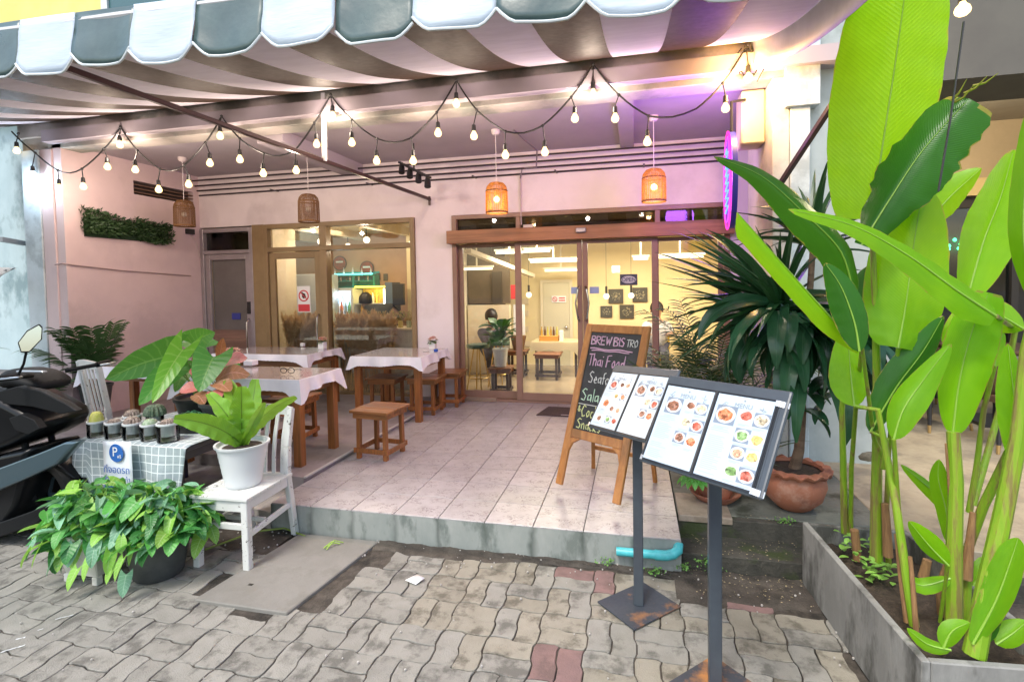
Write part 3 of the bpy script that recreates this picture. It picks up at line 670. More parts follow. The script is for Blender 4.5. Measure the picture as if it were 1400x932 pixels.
for i, (k, x, y, on) in enumerate(bl):
    bulb(SL, KP[k], at(x, y, Y=1.3), on, 1.25 if x in (1023, 45) else 1.0, light=(i % 2 == 0 or x in (1023, 45)))
bulb(SL, at(25, 183, Y=1.3), at(23, 207, Y=1.3), 1, light=False)
# tangle of wires at the column
b = MB(); q = random.Random(4)
for k in range(5):
    a = at(1014 + k * 5, 66, Y=1.32); c = at(1003 + k * 8, 100 + k * 3, Y=1.34); m_ = (a + c) / 2 + Vector((q.uniform(-.1, .12), 0, q.uniform(-.02, .08)))
    b.tube([a, m_, c], .005, 5)
b.build('spare_cord', m_cord, SL, world=True)
# bulbs on the right
SL2 = thing('string_lights', 'short string with unlit and lit bulbs above the big green leaves', 'string lights', at(1180, 20, Y=.3))
k1, k2, k3 = at(1168, 6, Y=.3), at(1207, -22, Y=.3), at(1316, -20, Y=.3)
MB().tube([at(1150, 30, Y=.3), k1, at(1185, -12, Y=.3), k2, at(1260, -40, Y=.3), k3], .008, 6).build('cord', m_cord, SL2, world=True)
bulb(SL2, k1, at(1163, 46, Y=.3), 0, .9); bulb(SL2, k2, at(1207, 2, Y=.3), 0, .9); bulb(SL2, k3, at(1316, 15, Y=.3), 1, 1.2)
b = MB(); b.lathe([(.012, .04), (.02, .02), (.021, 0), (.012, -.002)], at(1161, 68, Y=.3), 10); b.build('empty_holder', m_cord, SL2, world=True)
lamp('column_warm_fill', 'POINT', at(1023, 108, Y=1.2) + Vector((0, -.02, -.02)), 15, (1, .48, .07), .05)  # extra orange lamp beside the column bulb, added to warm the column

# rattan pendants
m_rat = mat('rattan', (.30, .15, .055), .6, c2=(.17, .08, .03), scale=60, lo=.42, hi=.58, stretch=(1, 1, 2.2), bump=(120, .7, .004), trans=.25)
m_rat2 = mat('rattan_lit', (.85, .52, .12), .6, c2=(.55, .27, .05), scale=60, lo=.42, hi=.58, stretch=(1, 1, 2.2), bump=(120, .7, .004), trans=.6)  # lit copy of the rattan: lamp glow is put into the golden colour
PL = [(252, 212, 252, 291, 'unlit rattan pendant nearest the pink side wall', 0), (422, 180, 422, 284, 'unlit rattan pendant in front of the left window', 0), (687, 182, 679, 270, 'glowing rattan pendant at the left of the glass doors', 1), (896, 155, 894, 253, 'glowing rattan pendant nearest the neon sign', 1)]
for a, b1, c, d, lab, on in PL:
    p = at(c, d, Y=2.25); PD = thing('pendant_lamp', lab, 'lamp', p, group='rattan pendant lamps')
    b = MB(); H = .155
    prof = [(.03, H), (.07, H - .012), (.098, H - .045), (.110, H - .09), (.112, -.05), (.113, -H)]
    def rad(z):
        for (r0_, z0_), (r1_, z1_) in zip(prof, prof[1:]):
            if z1_ <= z <= z0_: return r0_ + (r1_ - r0_) * (z0_ - z) / (z0_ - z1_)
        return prof[-1][0]
    for k in range(34):          # woven strips: uprights and rings
        a_ = 2 * math.pi * k / 34; wv = .0018 * (1 if k % 2 else -1)
        b.tube([p + Vector(((r_ + wv) * math.cos(a_), (r_ + wv) * math.sin(a_), z)) for r_, z in prof], .0026, 4, False)
    for k in range(27):
        z = -H + .006 + k * (2 * H - .02) / 26; r_ = rad(z)
        b.tube([p + Vector(((r_ + .0015 * math.sin(j * 1.571 + k * 3.14)) * math.cos(2 * math.pi * j / 34), (r_ + .0015 * math.sin(j * 1.571 + k * 3.14)) * math.sin(2 * math.pi * j / 34), z)) for j in range(35)], .0028, 4, False)
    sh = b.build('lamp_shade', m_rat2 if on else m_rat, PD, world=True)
    MB().lathe([(.114, -.01), (.118, 0), (.114, .01), (.114, -.01)], p + Vector((0, 0, -H)), 28).build('rim', m_rat, sh, world=True)
    MB().lathe([(.111, -.006), (.1145, 0), (.111, .006), (.111, -.006)], p + Vector((0, 0, H - .09)), 28).build('rim', m_rat, sh, world=True)
    MB().tube([(p.x, p.y, p.z + .14), (p.x, p.y, TOP)], .004, 6).build('cord', mat('cord_white', (.6, .55, .55), .6), PD, world=True)
    MB().lathe([(.045, 0), (.045, -.03), (.03, -.05), (.001, -.052)], (p.x, p.y, TOP), 16).build('ceiling_rose', mat('rose', (.7, .62, .62), .5), PD, world=True)
    MB().sphere((p.x, p.y, p.z - .02), .032, 12, 8).build('bulb', glow('pendant_bulb', (1, .75, .35), 4) if on else m_boff, PD, world=True)
    if on: lamp('pendant_light', 'POINT', (p.x, p.y, p.z - .06), 4, (1, .6, .26), .03)

# track spots
p = at(567, 236, Y=2.4)
TR = thing('spot_track', 'short black track with four spotlights under the ceiling', 'light', p)
a_, c_ = at(546, 222, Y=2.7), at(588, 243, Y=2.25)
MB().bar(a_, c_, .035, .02).build('track', m_black, TR, world=True, smooth=0)
MB().tube([a_.lerp(c_, .5), a_.lerp(c_, .5) + Vector((0, 0, TOP - a_.lerp(c_, .5).z))], .01).build('stem', m_black, TR, world=True)
for k in range(4):
    q_ = a_.lerp(c_, .08 + k * .28)
    MB().tube([q_ + Vector((0, 0, -.01)), q_ + Vector((.01, -.02, -.05)), q_ + Vector((.02, -.05, -.12))], [.02, .032, .036], 12).build('spotlight', m_black, TR, world=True)

# neon sign
NS_ = thing('neon_sign', 'oval pink and blue neon sign hung edge-on from the column', 'sign', (2.86, 1.5, 2.3))
pc = at(1000, 247, Y=1.5); c0 = Vector(pc)
ax = (Vector((c0.x, c0.y, 0)) - Vector((CAM.x, CAM.y, 0))).normalized(); ax = Matrix.Rotation(R(6.5), 3, 'Z') @ ax
def el(a, rx, rz, cz=0, off=0):
    return c0 + ax * (rx * math.cos(a)) + Vector((0, 0, rz * math.sin(a) + cz)) + ax.cross(Vector((0, 0, 1))) * off
nrm = ax.cross(Vector((0, 0, 1)))
if nrm.dot(CAM - c0) < 0: nrm = -nrm
def oval_(rx, rz, off, cz=0, n=48): return [c0 + ax * (rx * math.cos(2 * math.pi * k / n)) + Vector((0, 0, cz + rz * math.sin(2 * math.pi * k / n))) + nrm * off for k in range(n + 1)]
b = MB(); A_ = oval_(.24, .38, -.02)[:-1]; Bv = oval_(.24, .38, .02)[:-1]; n_ = len(A_)
b.add(A_ + Bv, [tuple(range(n_ - 1, -1, -1)), tuple(range(n_, 2 * n_))] + [(i, (i + 1) % n_, n_ + (i + 1) % n_, n_ + i) for i in range(n_)])
b.build('backing', mat('neon_back', (.05, .05, .42), .4), NS_, world=True)
MB().tube(oval_(.245, .385, .03), .007, 8, False).build('neon_ring', glow('neon_pink', (1, .05, .42), .9), NS_, world=True)
MB().tube(oval_(.2, .33, .035), .004, 8, False).build('neon_ring', glow('neon_violet', (.6, .08, 1), .9), NS_, world=True)
zig = []
for k in range(26):
    a = k / 25; zig.append(c0 + ax * (.11 * math.sin(k * 2.1)) + Vector((0, 0, .25 - .5 * a)) + nrm * .035)
MB().tube(zig, .006, 8).build('neon_script', glow('neon_blue', (.12, .28, 1), 1.3), NS_, world=True)
MB().tube([c0 + Vector((0, 0, .38)), c0 + Vector((0, 0, .62)) , c0 + Vector((.12, .1, .66))], .012).build('bracket', m_black, NS_, world=True)
lamp('neon_light', 'POINT', c0 + nrm * .12 + Vector((0, 0, .15)), 24, (.45, .12, 1), .2)
# ================================================================== TABLES AND STOOLS
m_tw = wood('table_wood', (.38, .14, .035), (.20, .065, .016), axis='z', sc_=8, coat=.2)
m_twx = wood('table_wood_x', (.36, .145, .045), (.19, .07, .02), axis='x', sc_=8, coat=.2)
m_twd = wood('stool_wood_dark', (.25, .09, .03), (.15, .05, .018), axis='x', sc_=8, coat=.2)
m_cloth = mat('white_cloth', (.78, .76, .80), .5, c2=(.72, .70, .75), scale=6, bump=(9, .15, .01), spec=.4)
m_vinyl = mat('vinyl_top', (.50, .44, .44), .12, c2=(.38, .31, .31), scale=4, spec=.6, coat=.6, stretch=(1, 5, 1))
def table(x0, y0, x1, y1, z, label, clabel, corner_drop=.20, legs=True, seed=0, edge=.115, floor=ST):
    T = thing('dining_table', label, 'table', ((x0 + x1) / 2, (y0 + y1) / 2, floor), group='dining tables on the terrace')
    MB().box(x0, y0, z - .03, x1, y1, z).build('tabletop', m_twx, T, world=True, smooth=0, bevel=.003)
    for i, (x, y) in enumerate(((x0 + .05, y0 + .05), (x1 - .05, y0 + .05), (x1 - .05, y1 - .05), (x0 + .05, y1 - .05))):
        MB().box(x - .034, y - .034, floor, x + .034, y + .034, z - .03).build('leg', m_tw, T, world=True, smooth=0, bevel=.004)
    b = MB(); b.box(x0 + .09, y0 + .035, z - .13, x1 - .09, y0 + .06, z - .031); b.build('apron', m_twx, T, world=True, smooth=0, bevel=.002)
    MB().box(x0 + .09, y1 - .06, z - .13, x1 - .09, y1 - .035, z - .031).build('apron', m_twx, T, world=True, smooth=0, bevel=.002)
    MB().box(x1 - .06, y0 + .09, z - .13, x1 - .035, y1 - .09, z - .031).build('apron', m_twx, T, world=True, smooth=0, bevel=.002)
    MB().box(x0 + .035, y0 + .09, z - .13, x0 + .06, y1 - .09, z - .031).build('apron', m_twx, T, world=True, smooth=0, bevel=.002)
    # cloth: top sheet plus hanging skirt with scalloped hem, corners hang lower and flare
    q = random.Random(seed); n = 40; P = []
    per = []
    def side(a, c, k):
        for i in range(k): t = i / k; per.append((a[0] + (c[0] - a[0]) * t, a[1] + (c[1] - a[1]) * t, min(t, 1 - t) * math.dist(a, c)))
    e = .006; A = [(x0 - e, y0 - e), (x1 + e, y0 - e), (x1 + e, y1 + e), (x0 - e, y1 + e)]
    for i in range(4): side(A[i], A[(i + 1) % 4], 56)
    cx, cy = (x0 + x1) / 2, (y0 + y1) / 2; N_p = len(per)
    ph = q.uniform(0, 6); rows = []
    for lev in range(7):
        t = lev / 6; row = []
        for i, (x, y, dc) in enumerate(per):
            near = max(0, 1 - dc / .13)
            d = edge * (.88 + .12 * math.sin(i * .11 + ph)) + (corner_drop - edge) * near ** 1.5 + .005 * abs(math.sin(i * 1.35))
            ox, oy = (x - cx), (y - cy); L_n = math.hypot(ox, oy)
            nx, ny = (0, 0)
            if abs(abs(x - cx) - (x1 - x0) / 2 - e) < 1e-4: nx = 1 if ox > 0 else -1
            if abs(abs(y - cy) - (y1 - y0) / 2 - e) < 1e-4: ny = 1 if oy > 0 else -1
            if near > 0: nx = nx + near * .35 * (1 if ox > 0 else -1); ny = ny + near * .35 * (1 if oy > 0 else -1)
            out = (.003 + .022 * t + .018 * t * math.sin(i * .33 + ph * 2) * (1 - near) + .004 * near * t) 
            row.append((x + nx * out, y + ny * out, z + .008 - d * t - (.0 if lev else 0)))
        rows.append(row)
    b = MB(); vs = [p for r_ in rows for p in r_]
    fs = [(l * N_p + i, l * N_p + (i + 1) % N_p, (l + 1) * N_p + (i + 1) % N_p, (l + 1) * N_p + i) for l in range(6) for i in range(N_p)]
    vs.append((cx, cy, z + .008)); fs += [((i + 1) % N_p, i, len(vs) - 1) for i in range(N_p)]
    b.add(vs, fs)
    c = thing('tablecloth', clabel, 'tablecloth', (cx, cy, z), group='white tablecloths on the terrace')
    b.build('cloth', m_cloth, c, world=True, smooth=50)
    MB().box(x0 + .008, y0 + .008, z + .0085, x1 - .008, y1 - .008, z + .0105).build('vinyl_sheet', m_vinyl, c, world=True, smooth=0)
    return T
table(-1.62, .55, -.45, 1.12, .905, 'wooden dining table at the left edge of the tiles with glasses on it', 'white scalloped cloth under a pair of spectacles', seed=1, corner_drop=.19, edge=.105)
table(-.90, 2.08, -.10, 2.86, .875, 'wooden dining table against the wall between window and entrance', 'white cloth on the table beside the entrance', seed=2, edge=.10, corner_drop=.16)
table(-2.72, 2.12, -1.48, 2.80, .875, 'wooden dining table under the left window', 'white cloth on the table under the left window', seed=3, edge=.08, corner_drop=.15)
table(-3.15, .95, -2.0, 1.5, .90, 'wooden table behind the slatted white chair by the pink wall', 'white cloth behind the slatted chair by the pink wall', seed=4)

def stool(label, x, y, rz, floor=ST, h=.415, s_=.33, mt=m_tw, mtx=None, base=None, group='wooden stools around the tables'):
    if base is not None: return copy_tree(base, (x, y, floor), rz, label)
    T = thing('wooden_stool', label, 'stool', (x, y, floor), rz, group)
    hs = s_ / 2; m2 = mtx or m_twx
    for k in range(3):
        w_ = (s_ + .04) / 3
        MB().box(-hs - .02, -hs - .02 + k * w_ + .0015, h - .022, hs + .02, -hs - .02 + (k + 1) * w_ - .0015, h + (.002 if k == 1 else 0)).build('plank', m2, T, smooth=0, bevel=.003)
    b = MB(); b.box(-hs, -hs + .005, h - .07, hs, -hs + .025, h - .022); b.box(-hs, hs - .025, h - .07, hs, hs - .005, h - .022)
    b.box(-hs + .005, -hs + .025, h - .07, -hs + .025, hs - .025, h - .022); b.box(hs - .025, -hs + .025, h - .07, hs - .005, hs - .025, h - .022)
    b.build('apron', m2, T, smooth=0, bevel=.002)
    for sx in (-1, 1):
        for sy in (-1, 1):
            MB().bar((sx * (hs - .04), sy * (hs - .04), h - .022), (sx * (hs - .035), sy * (hs - .035), 0), .036, .036, up=(0, 1, 0)).build('leg', mt, T, smooth=0, bevel=.003)
    for sy in (-1, 1):
        MB().box(-hs + .0, sy * (hs - .012) - .008, .055, hs - .0, sy * (hs - .012) + .008, .095).build('stretcher', mt, T, smooth=0, bevel=.002)
        MB().box(sy * (hs - .012) - .008, -hs + .022, .05, sy * (hs - .012) + .008, hs - .022, .09).build('stretcher', mt, T, smooth=0, bevel=.002)
    return T
s0 = stool('wooden stool standing alone in front of the tables on the tiles', -.035, 1.06, R(-6))
stool('wooden stool half under the right side of the table beside the entrance', -.24, 2.56, 0, base=s0)
stool('wooden stool behind, closest to the glass door, by the entrance table', -.11, 2.96, R(2), base=s0)
stool('wooden stool under the left half of the entrance table', -.70, 2.50, R(1), base=s0)
stool('wooden stool tucked under the table with the spectacles', -1.0, 1.22, R(3), floor=ST + .032, base=s0)
stool('low wooden stool in shadow between the left tables', -1.55, 1.95, R(3), floor=ST + .032, base=s0)
stool('wooden stool in shadow nearest the left window', -2.1, 2.35, R(-3), floor=ST + .032, base=s0)

# small things on the tables
m_petal = mat('petal_pink', (.75, .38, .32), .6, c2=(.8, .62, .5), scale=30, lo=.45, hi=.55, trans=.2)
m_sleaf = mat('posy_leaf', (.06, .14, .03), .5, c2=(.1, .22, .04), scale=20)
def posy(label, p, r_=.055, potw=.038):
    p = Vector(p); T = thing('flower_pot', label, 'flowers', p, group='little flower pots on the tables')
    b = MB(); b.box(-potw, -potw, 0, potw, potw, .085); b.build('pot', mat('glossy_white', (.8, .8, .8), .2), T, smooth=0, bevel=.006, seg=2)
    q = random.Random(int(p.x * 100)); f = MB(); l = MB()
    for _ in range(46):
        a = q.uniform(0, 6.28); e = q.uniform(.1, 1.4); rr_ = r_ * q.uniform(.75, 1.05)
        c = Vector((math.cos(a) * math.cos(e) * rr_, math.sin(a) * math.cos(e) * rr_, .10 + math.sin(e) * rr_ * .8))
        for k in range(4):
            a2 = k * 1.57 + q.uniform(0, 1); f.add([c, c + Vector((.016 * math.cos(a2), .016 * math.sin(a2), .006)), c + Vector((.013 * math.cos(a2 + .9), .013 * math.sin(a2 + .9), .01))], [(0, 1, 2)])
    for _ in range(26): blade(l, (0, 0, .08), q.uniform(0, 6.28), q.uniform(-.1, .8), q.uniform(.05, .09), .03, .8, n=3, m=1)
    f.build('blossom', m_petal, T); l.build('leaves', m_sleaf, T)
posy('pink flowers in white pot on the table under the left window', (*at(441, 477, Z=.886)[:2], .886))
posy('pink flowers in white pot on the table beside the entrance', (*at(592, 477, Z=.886)[:2], .886))
posy('pink flowers in white pot behind the red leaved plant', (*at(318, 499, Z=.926)[:2], .926), .075, .045)
p = at(596, 480, Z=.886); t = thing('blue_dish', 'small blue dish and white saucer by the flowers near the entrance', 'dish', p)
MB().lathe([(.022, 0), (.026, .03), (.022, .03), (.018, .004), (.001, .004)], p + Vector((.02, -.05, 0)), 14).build('dish', mat('blue_glaze', (.03, .1, .45), .2), t, world=True)
MB().lathe([(.03, 0), (.04, .008), (.001, .006)], p + Vector((-.11, -.02, 0)), 14).build('saucer', mat('glossy_white', (.8, .8, .8), .2), t, world=True)
p = at(414, 473, Z=.886); tag(MB().lathe([(.03, 0), (.032, .035), (.026, .04), (.001, .03)], p, 14).build('white_cup', mat('glossy_white', (.8, .8, .8), .2)), 'small white cup on the table under the left window', 'cup')
# spectacles
p = at(393, 510, Z=.928); t = thing('spectacles', 'black framed spectacles lying on the near white table', 'glasses', p)
b = MB()
for s_ in (-1, 1):
    c = p + Vector((s_ * .036, 0, .022)); b.tube([c + Vector((.03 * math.cos(a), 0, .022 * math.sin(a))) for a in [k * math.pi / 8 for k in range(17)]], .003, 6, False)
    b.tube([c + Vector((s_ * .031, 0, .008)), c + Vector((s_ * .034, .05, .004)), c + Vector((s_ * .02, .12, -.018))], .0025, 6)
b.tube([p + Vector((-.008, 0, .026)), p + Vector((0, 0, .03)), p + Vector((.008, 0, .026))], .003, 6)
b.build('spectacle_frame', m_black, t, world=True)
p = at(343, 499, Z=.928); tag(MB().box(-.05, -.04, 0, .05, .04, .045).build('napkin_box', m_cloth, smooth=0, bevel=.006), 'small pale napkin box on the near table behind the red leaves', 'box').location = p

# ================================================================== CHALKBOARD
def rotm(a, b, c):
    return (Matrix.Rotation(c, 4, 'Z') @ Matrix.Rotation(b, 4, 'Y') @ Matrix.Rotation(a, 4, 'X'))
CB = Matrix.Translation((1.882, .567, .785)) @ rotm(-.333, -.007, -.591)
m_ply = wood('easel_wood', (.55, .24, .06), (.42, .16, .035), axis='z', sc_=6, coat=.3)
m_chalk = mat('chalkboard', (.022, .024, .026), .6, c2=(.05, .052, .055), scale=6, c3=(.035, .035, .04), scale3=2, bump=(90, .1, .001))
E_ = thing('chalkboard_easel', 'wooden A-frame chalkboard with handwritten bistro menu standing on the tiles', 'chalkboard', (1.9, .6, ST))
def tm(mb, m): mb.v = [m @ Vector(v) for v in mb.v]; return mb
Wd, Hh = .24, .575
for s_ in (-1, 1): tm(MB().box(s_ * Wd - .028, -.014, -Hh, s_ * Wd + .028, .014, Hh), CB).build('leg', m_ply, E_, world=True, smooth=0, bevel=.005)
tm(MB().box(-Wd + .028, -.013, Hh - .06, Wd - .028, .013, Hh - .002), CB).build('top_rail', m_ply, E_, world=True, smooth=0, bevel=.004)
tm(MB().box(-Wd + .028, -.013, -.245, Wd - .028, .013, -.185), CB).build('bottom_rail', m_ply, E_, world=True, smooth=0, bevel=.004)
for s_ in (-1, 1):
    b = MB(); b.prism([(0, 0), (.075, 0), (.02, -.09 * .4), (0, -.09)], -.011, .011)
    m_ = CB @ Matrix.Translation((-s_ * (-Wd + .028) if 0 else s_ * (Wd - .028), 0, -.246)) @ Matrix.Rotation(R(90), 4, 'X') @ Matrix.Diagonal((-s_, 1, 1, 1))
    tm(b, m_).build('corner_bracket', m_ply, E_, world=True, smooth=0, bevel=.002)
tm(MB().box(-Wd + .028, -.004, -.185, Wd - .028, .006, Hh - .06), CB).build('board', m_chalk, E_, world=True, smooth=0)
hi = CB @ Vector((-.2, .02, .42)); hi2 = CB @ Vector((.2, .02, .42))
MB().bar(hi, (1.775, 1.06, ST), .03, .022).build('rear_leg', m_ply, E_, world=True, smooth=0, bevel=.003)
MB().bar(hi2, (2.235, .845, ST), .03, .022).build('rear_leg', m_ply, E_, world=True, smooth=0, bevel=.003)
MB().bar((1.79, 1.03, .36), (2.225, .82, .36), .02, .03).build('rear_rail', m_ply, E_, world=True, smooth=0, bevel=.003)
GL = {  # chalk letters as strokes in a unit box (x right, y up)
 'B': [[(0, 0), (0, 1), (.45, .95), (.5, .75), (.05, .55), (.55, .4), (.5, .1), (0, 0)]], 'R': [[(0, 0), (.03, 1), (.5, .9), (.45, .6), (.03, .5), (.55, 0)]],
 'E': [[(.5, 1), (.02, .97), (0, 0), (.5, .03)], [(0, .52), (.42, .52)]], 'W': [[(0, 1), (.15, 0), (.32, .7), (.5, 0), (.68, 1)]], 'I': [[(.1, 1), (.1, 0)]],
 'S': [[(.5, .9), (.25, 1), (.02, .75), (.45, .4), (.35, .03), (0, .1)]], 'T': [[(0, .97), (.6, 1)], [(.3, 1), (.28, 0)]], 'O': [[(.3, 1), (.03, .6), (.2, 0), (.5, .2), (.5, .8), (.3, 1)]],
 'h': [[(0, 1.05), (0, 0)], [(0, .4), (.2, .6), (.35, .45), (.35, 0)]], 'a': [[(.35, .55), (.05, .45), (.05, .08), (.33, .15), (.36, .55), (.4, 0)]], 'i': [[(.08, .55), (.08, 0)], [(.08, .8), (.09, .86)]],
 'F': [[(.5, 1), (.05, .95), (0, 0)], [(.02, .5), (.4, .55)]], 'o': [[(.2, .55), (.02, .3), (.15, 0), (.36, .2), (.3, .52), (.2, .55)]], 'd': [[(.36, .45), (.08, .45), (.06, .05), (.35, .12), (.4, 1.05), (.42, 0)]],
 '.': [[(.05, 0), (.08, .06)]], 'e': [[(.03, .28), (.36, .32), (.2, .58), (.02, .25), (.15, 0), (.36, .08)]], 'f': [[(.35, 1), (.15, .9), (.12, 0)], [(0, .5), (.3, .55)]], 'l': [[(.08, 1.05), (.1, 0)]],
 '&': [[(.5, 0), (.08, .75), (.25, .95), (.3, .7), (.02, .25), (.2, 0), (.5, .35)]], 'C': [[(.5, .85), (.25, 1), (.02, .5), (.2, 0), (.5, .12)]], 'n': [[(0, .55), (.02, 0)], [(.02, .4), (.2, .58), (.32, .4), (.34, 0)]],
 'k': [[(0, 1), (0, 0)], [(.3, .55), (0, .25), (.35, 0)]], 's': [[(.3, .5), (.1, .58), (.05, .38), (.3, .2), (.2, 0), (0, .05)]], 'c': [[(.3, .5), (.1, .5), (.03, .2), (.15, 0), (.3, .08)]],
 'A': [[(0, 0), (.28, 1), (.55, 0)], [(.12, .38), (.45, .4)]]}
def cw(ch): return {'W': .82, 'I': .25, 'i': .24, '.': .22, 'l': .25, ' ': .35, 'O': .62, 'T': .66, 'f': .4}.get(ch, .52 if ch.islower() else .66)
def chalk(name, s, x, z, h, m_, r_=.0036, slope=0, wsc=1.0, par=E_, seed=1):
    b = MB(); q = random.Random(seed)
    for ch in s:
        for st in GL.get(ch, []):
            pp = []
            for (a0, b0), (a1, b1) in zip(st, st[1:]):
                for k in range(3): t = k / 3; pp.append((a0 + (a1 - a0) * t, b0 + (b1 - b0) * t))
            pp.append(st[-1])
            b.tube([CB @ Vector((x + a * h * wsc + q.gauss(0, .0006), -.0055, z + c_ * h + slope * (x) + q.gauss(0, .0006))) for a, c_ in pp], [r_ * q.uniform(.8, 1.15) for _ in pp], 5)
        x += cw(ch) * h * wsc
    return b.build(name, m_, par, world=True)
m_cp = mat('chalk_pink', (.72, .45, .60), .9); m_cw = mat('chalk_white', (.75, .75, .72), .9); m_cy = mat('chalk_yellow', (.72, .75, .35), .9); m_cg = mat('chalk_green', (.6, .8, .6), .9)
chalk('chalk_lettering', 'BREW', -.195, .425, .062, m_cp, .0042, wsc=1.05); chalk('chalk_lettering', 'BREW', -.193, .428, .060, m_cw, .0022, wsc=1.05)
chalk('chalk_lettering', 'BIS', .0, .423, .062, m_cp, .0042, wsc=1.0); chalk('chalk_lettering', 'BIS', .003, .425, .06, m_cw, .0022, wsc=1.0); chalk('chalk_lettering', 'TRO', .105, .425, .05, m_cw, .003, wsc=.95)
b = MB(); b.tube([CB @ Vector((x, -.005, .395 + .004 * math.sin(x * 30))) for x in [(-.195 + k * .04) for k in range(10)]], .0045, 5); b.tube([CB @ Vector((x, -.005, .383 + .003 * math.sin(x * 40))) for x in [(-.18 + k * .04) for k in range(9)]], .004, 5); b.build('chalk_underline', m_cp, E_, world=True)
chalk('chalk_lettering', 'Thai Food.', -.19, .27, .085, m_cp, .0042, wsc=.82, seed=2)
chalk('chalk_lettering', 'Seafood', -.155, .15, .08, m_cw, .0036, wsc=.85, seed=3)
chalk('chalk_lettering', 'Salad', -.19, .02, .085, m_cg, .004, wsc=.95, seed=4)
b = MB(); b.tube([CB @ Vector((x, -.005, -.005)) for x in [(-.205 + k * .045) for k in range(10)]], .0028, 5); b.build('chalk_underline', m_cw, E_, world=True)
chalk('chalk_lettering', '&', -.2, -.06, .045, m_cy, .0032, seed=5); chalk('chalk_lettering', 'Cocktails', -.165, -.09, .08, m_cy, .0038, wsc=.85, seed=6)
chalk('chalk_lettering', 'Snacks', -.185, -.175, .07, m_cy, .0038, wsc=.95, seed=7)

# ================================================================== MENU STANDS
m_sfr = mat('stand_slate', (.055, .07, .085), .4, c2=(.045, .055, .07), scale=8, bump=(60, .1, .001), coat=.2)
m_rust = mat('rusty_plate', (.035, .042, .055), .6, c2=(.04, .05, .065), scale=9, c3=(.36, .16, .05), scale3=3.2, bump=(60, .4, .002))
m_page = mat('menu_page', (.47, .57, .68), .35, coat=.5, c2=(.44, .54, .65), scale=3)
m_ink = mat('menu_ink', (.25, .29, .33), .6); m_ink2 = mat('menu_grey', (.30, .37, .44), .6); m_sleeve = mat('sleeve_black', (.02, .022, .025), .3)
FOOD = {'orange': (.55, .16, .05), 'red': (.45, .08, .04), 'yellow': (.6, .4, .12), 'green': (.15, .28, .08), 'brown': (.25, .10, .05), 'cream': (.5, .42, .28), 'pale_orange': (.55, .3, .18)}
def fm(k): return mat('food_' + k, FOOD[k], .5, c2=tuple(min(1, v * 1.5 + .12) for v in FOOD[k]), scale=45, lo=.42, hi=.6, c3=tuple(v * .35 for v in FOOD[k]), scale3=60)
m_dish = mat('print_plate', (.6, .6, .6), .4); m_dkbg = mat('print_dark', (.20, .25, .32), .4)
def menu_page(T, Mx, cx, photos, title=True, seed=0):
    w_, h_ = .2085, .297; x0, x1 = cx - w_ / 2, cx + w_ / 2
    pg = tm(MB().box(x0, -.002, -h_ / 2, x1, 0, h_ / 2), Mx).build('menu_page', m_page, T, world=True, smooth=0)
    q = random.Random(seed)
    if title:
        tx = text('menu_lettering', 'MENU', m_ink, None, Mx @ Matrix.Translation((cx, -.0028, h_ / 2 - .034)) @ Matrix.Rotation(R(90), 4, 'X'), .024, .0003)
        TXT.append((tx, pg))
    b = MB()
    for s_ in (-1, 1):   # little sprig ornaments
        for k in range(6):
            a = q.uniform(0, 6.28); c = Vector((cx + s_ * .07, -.0026, h_ / 2 - .035 + q.uniform(-.008, .008)))
            b.tube([c, c + Vector((math.cos(a) * .012, 0, math.sin(a) * .012))], .0009, 4)
    b.lathe([(.004, -.0003), (.0001, .0003)], (cx, -.0025, h_ / 2 - .014), 8, 1, 1, Matrix.Rotation(R(90), 3, 'X'))
    tm(b, Mx).build('menu_ornament', m_ink, pg, world=True)
    for (fx, fz, sz, fk, dk) in photos:
        c = Vector((x0 + fx * w_, 0, h_ / 2 - fz * h_)); f = MB(); a_ = MB()
        if dk: a_.box(c.x - sz * .62, -.0026, c.z - sz * .55, c.x + sz * .62, -.002, c.z + sz * .55)
        RX = Matrix.Rotation(R(90), 3, 'X')
        d_ = MB().lathe([(sz * .60, 0), (.0001, .0004)], (c.x, -.0027, c.z), 18, 1, .82, RX)
        n_ = 14; pts_ = [(sz * .47 * (1 + q.uniform(-.18, .1)) * math.cos(6.283 * k / n_), sz * .36 * (1 + q.uniform(-.2, .15)) * math.sin(6.283 * k / n_)) for k in range(n_)]
        f.add([(c.x + x, -.0033, c.z + z) for x, z in pts_], [tuple(range(n_))])
        if dk: tm(a_, Mx).build('photo_ground', m_dkbg, pg, world=True, smooth=0)
        tm(d_, Mx).build('plate_print', m_dish, pg, world=True, smooth=0)
        tm(f, Mx).build('food_print', fm(fk), pg, world=True, smooth=0)
    ln = MB(); rows = [p_[1] for p_ in photos]
    for k in range(34):
        z = h_ / 2 - .20 * h_ - k * .0068
        if z < -h_ / 2 + .012: break
        for (a, c_) in ((x0 + .012, x0 + .012 + w_ * q.uniform(.22, .34)),):
            if any(abs((h_ / 2 - p_[1] * h_) - z) < p_[2] * .75 and (x0 + p_[0] * w_ - p_[2] * .7) < c_ for p_ in photos): continue
            if q.random() < .2: continue
            ln.box(a, -.0024, z, c_, -.0021, z + .0016)
    for p_ in photos:
        x = x0 + p_[0] * w_; z = h_ / 2 - p_[1] * h_ - p_[2] * .72
        ln.box(x - p_[2] * .5, -.0024, z, x + p_[2] * .4, -.0021, z + .0014); ln.box(x - p_[2] * .5, -.0024, z - .004, x + p_[2] * .1, -.0021, z - .0027)
    stuff(tm(ln, Mx).build('menu_text', m_ink2, pg, world=True, smooth=0))
    return pg
TXT = []
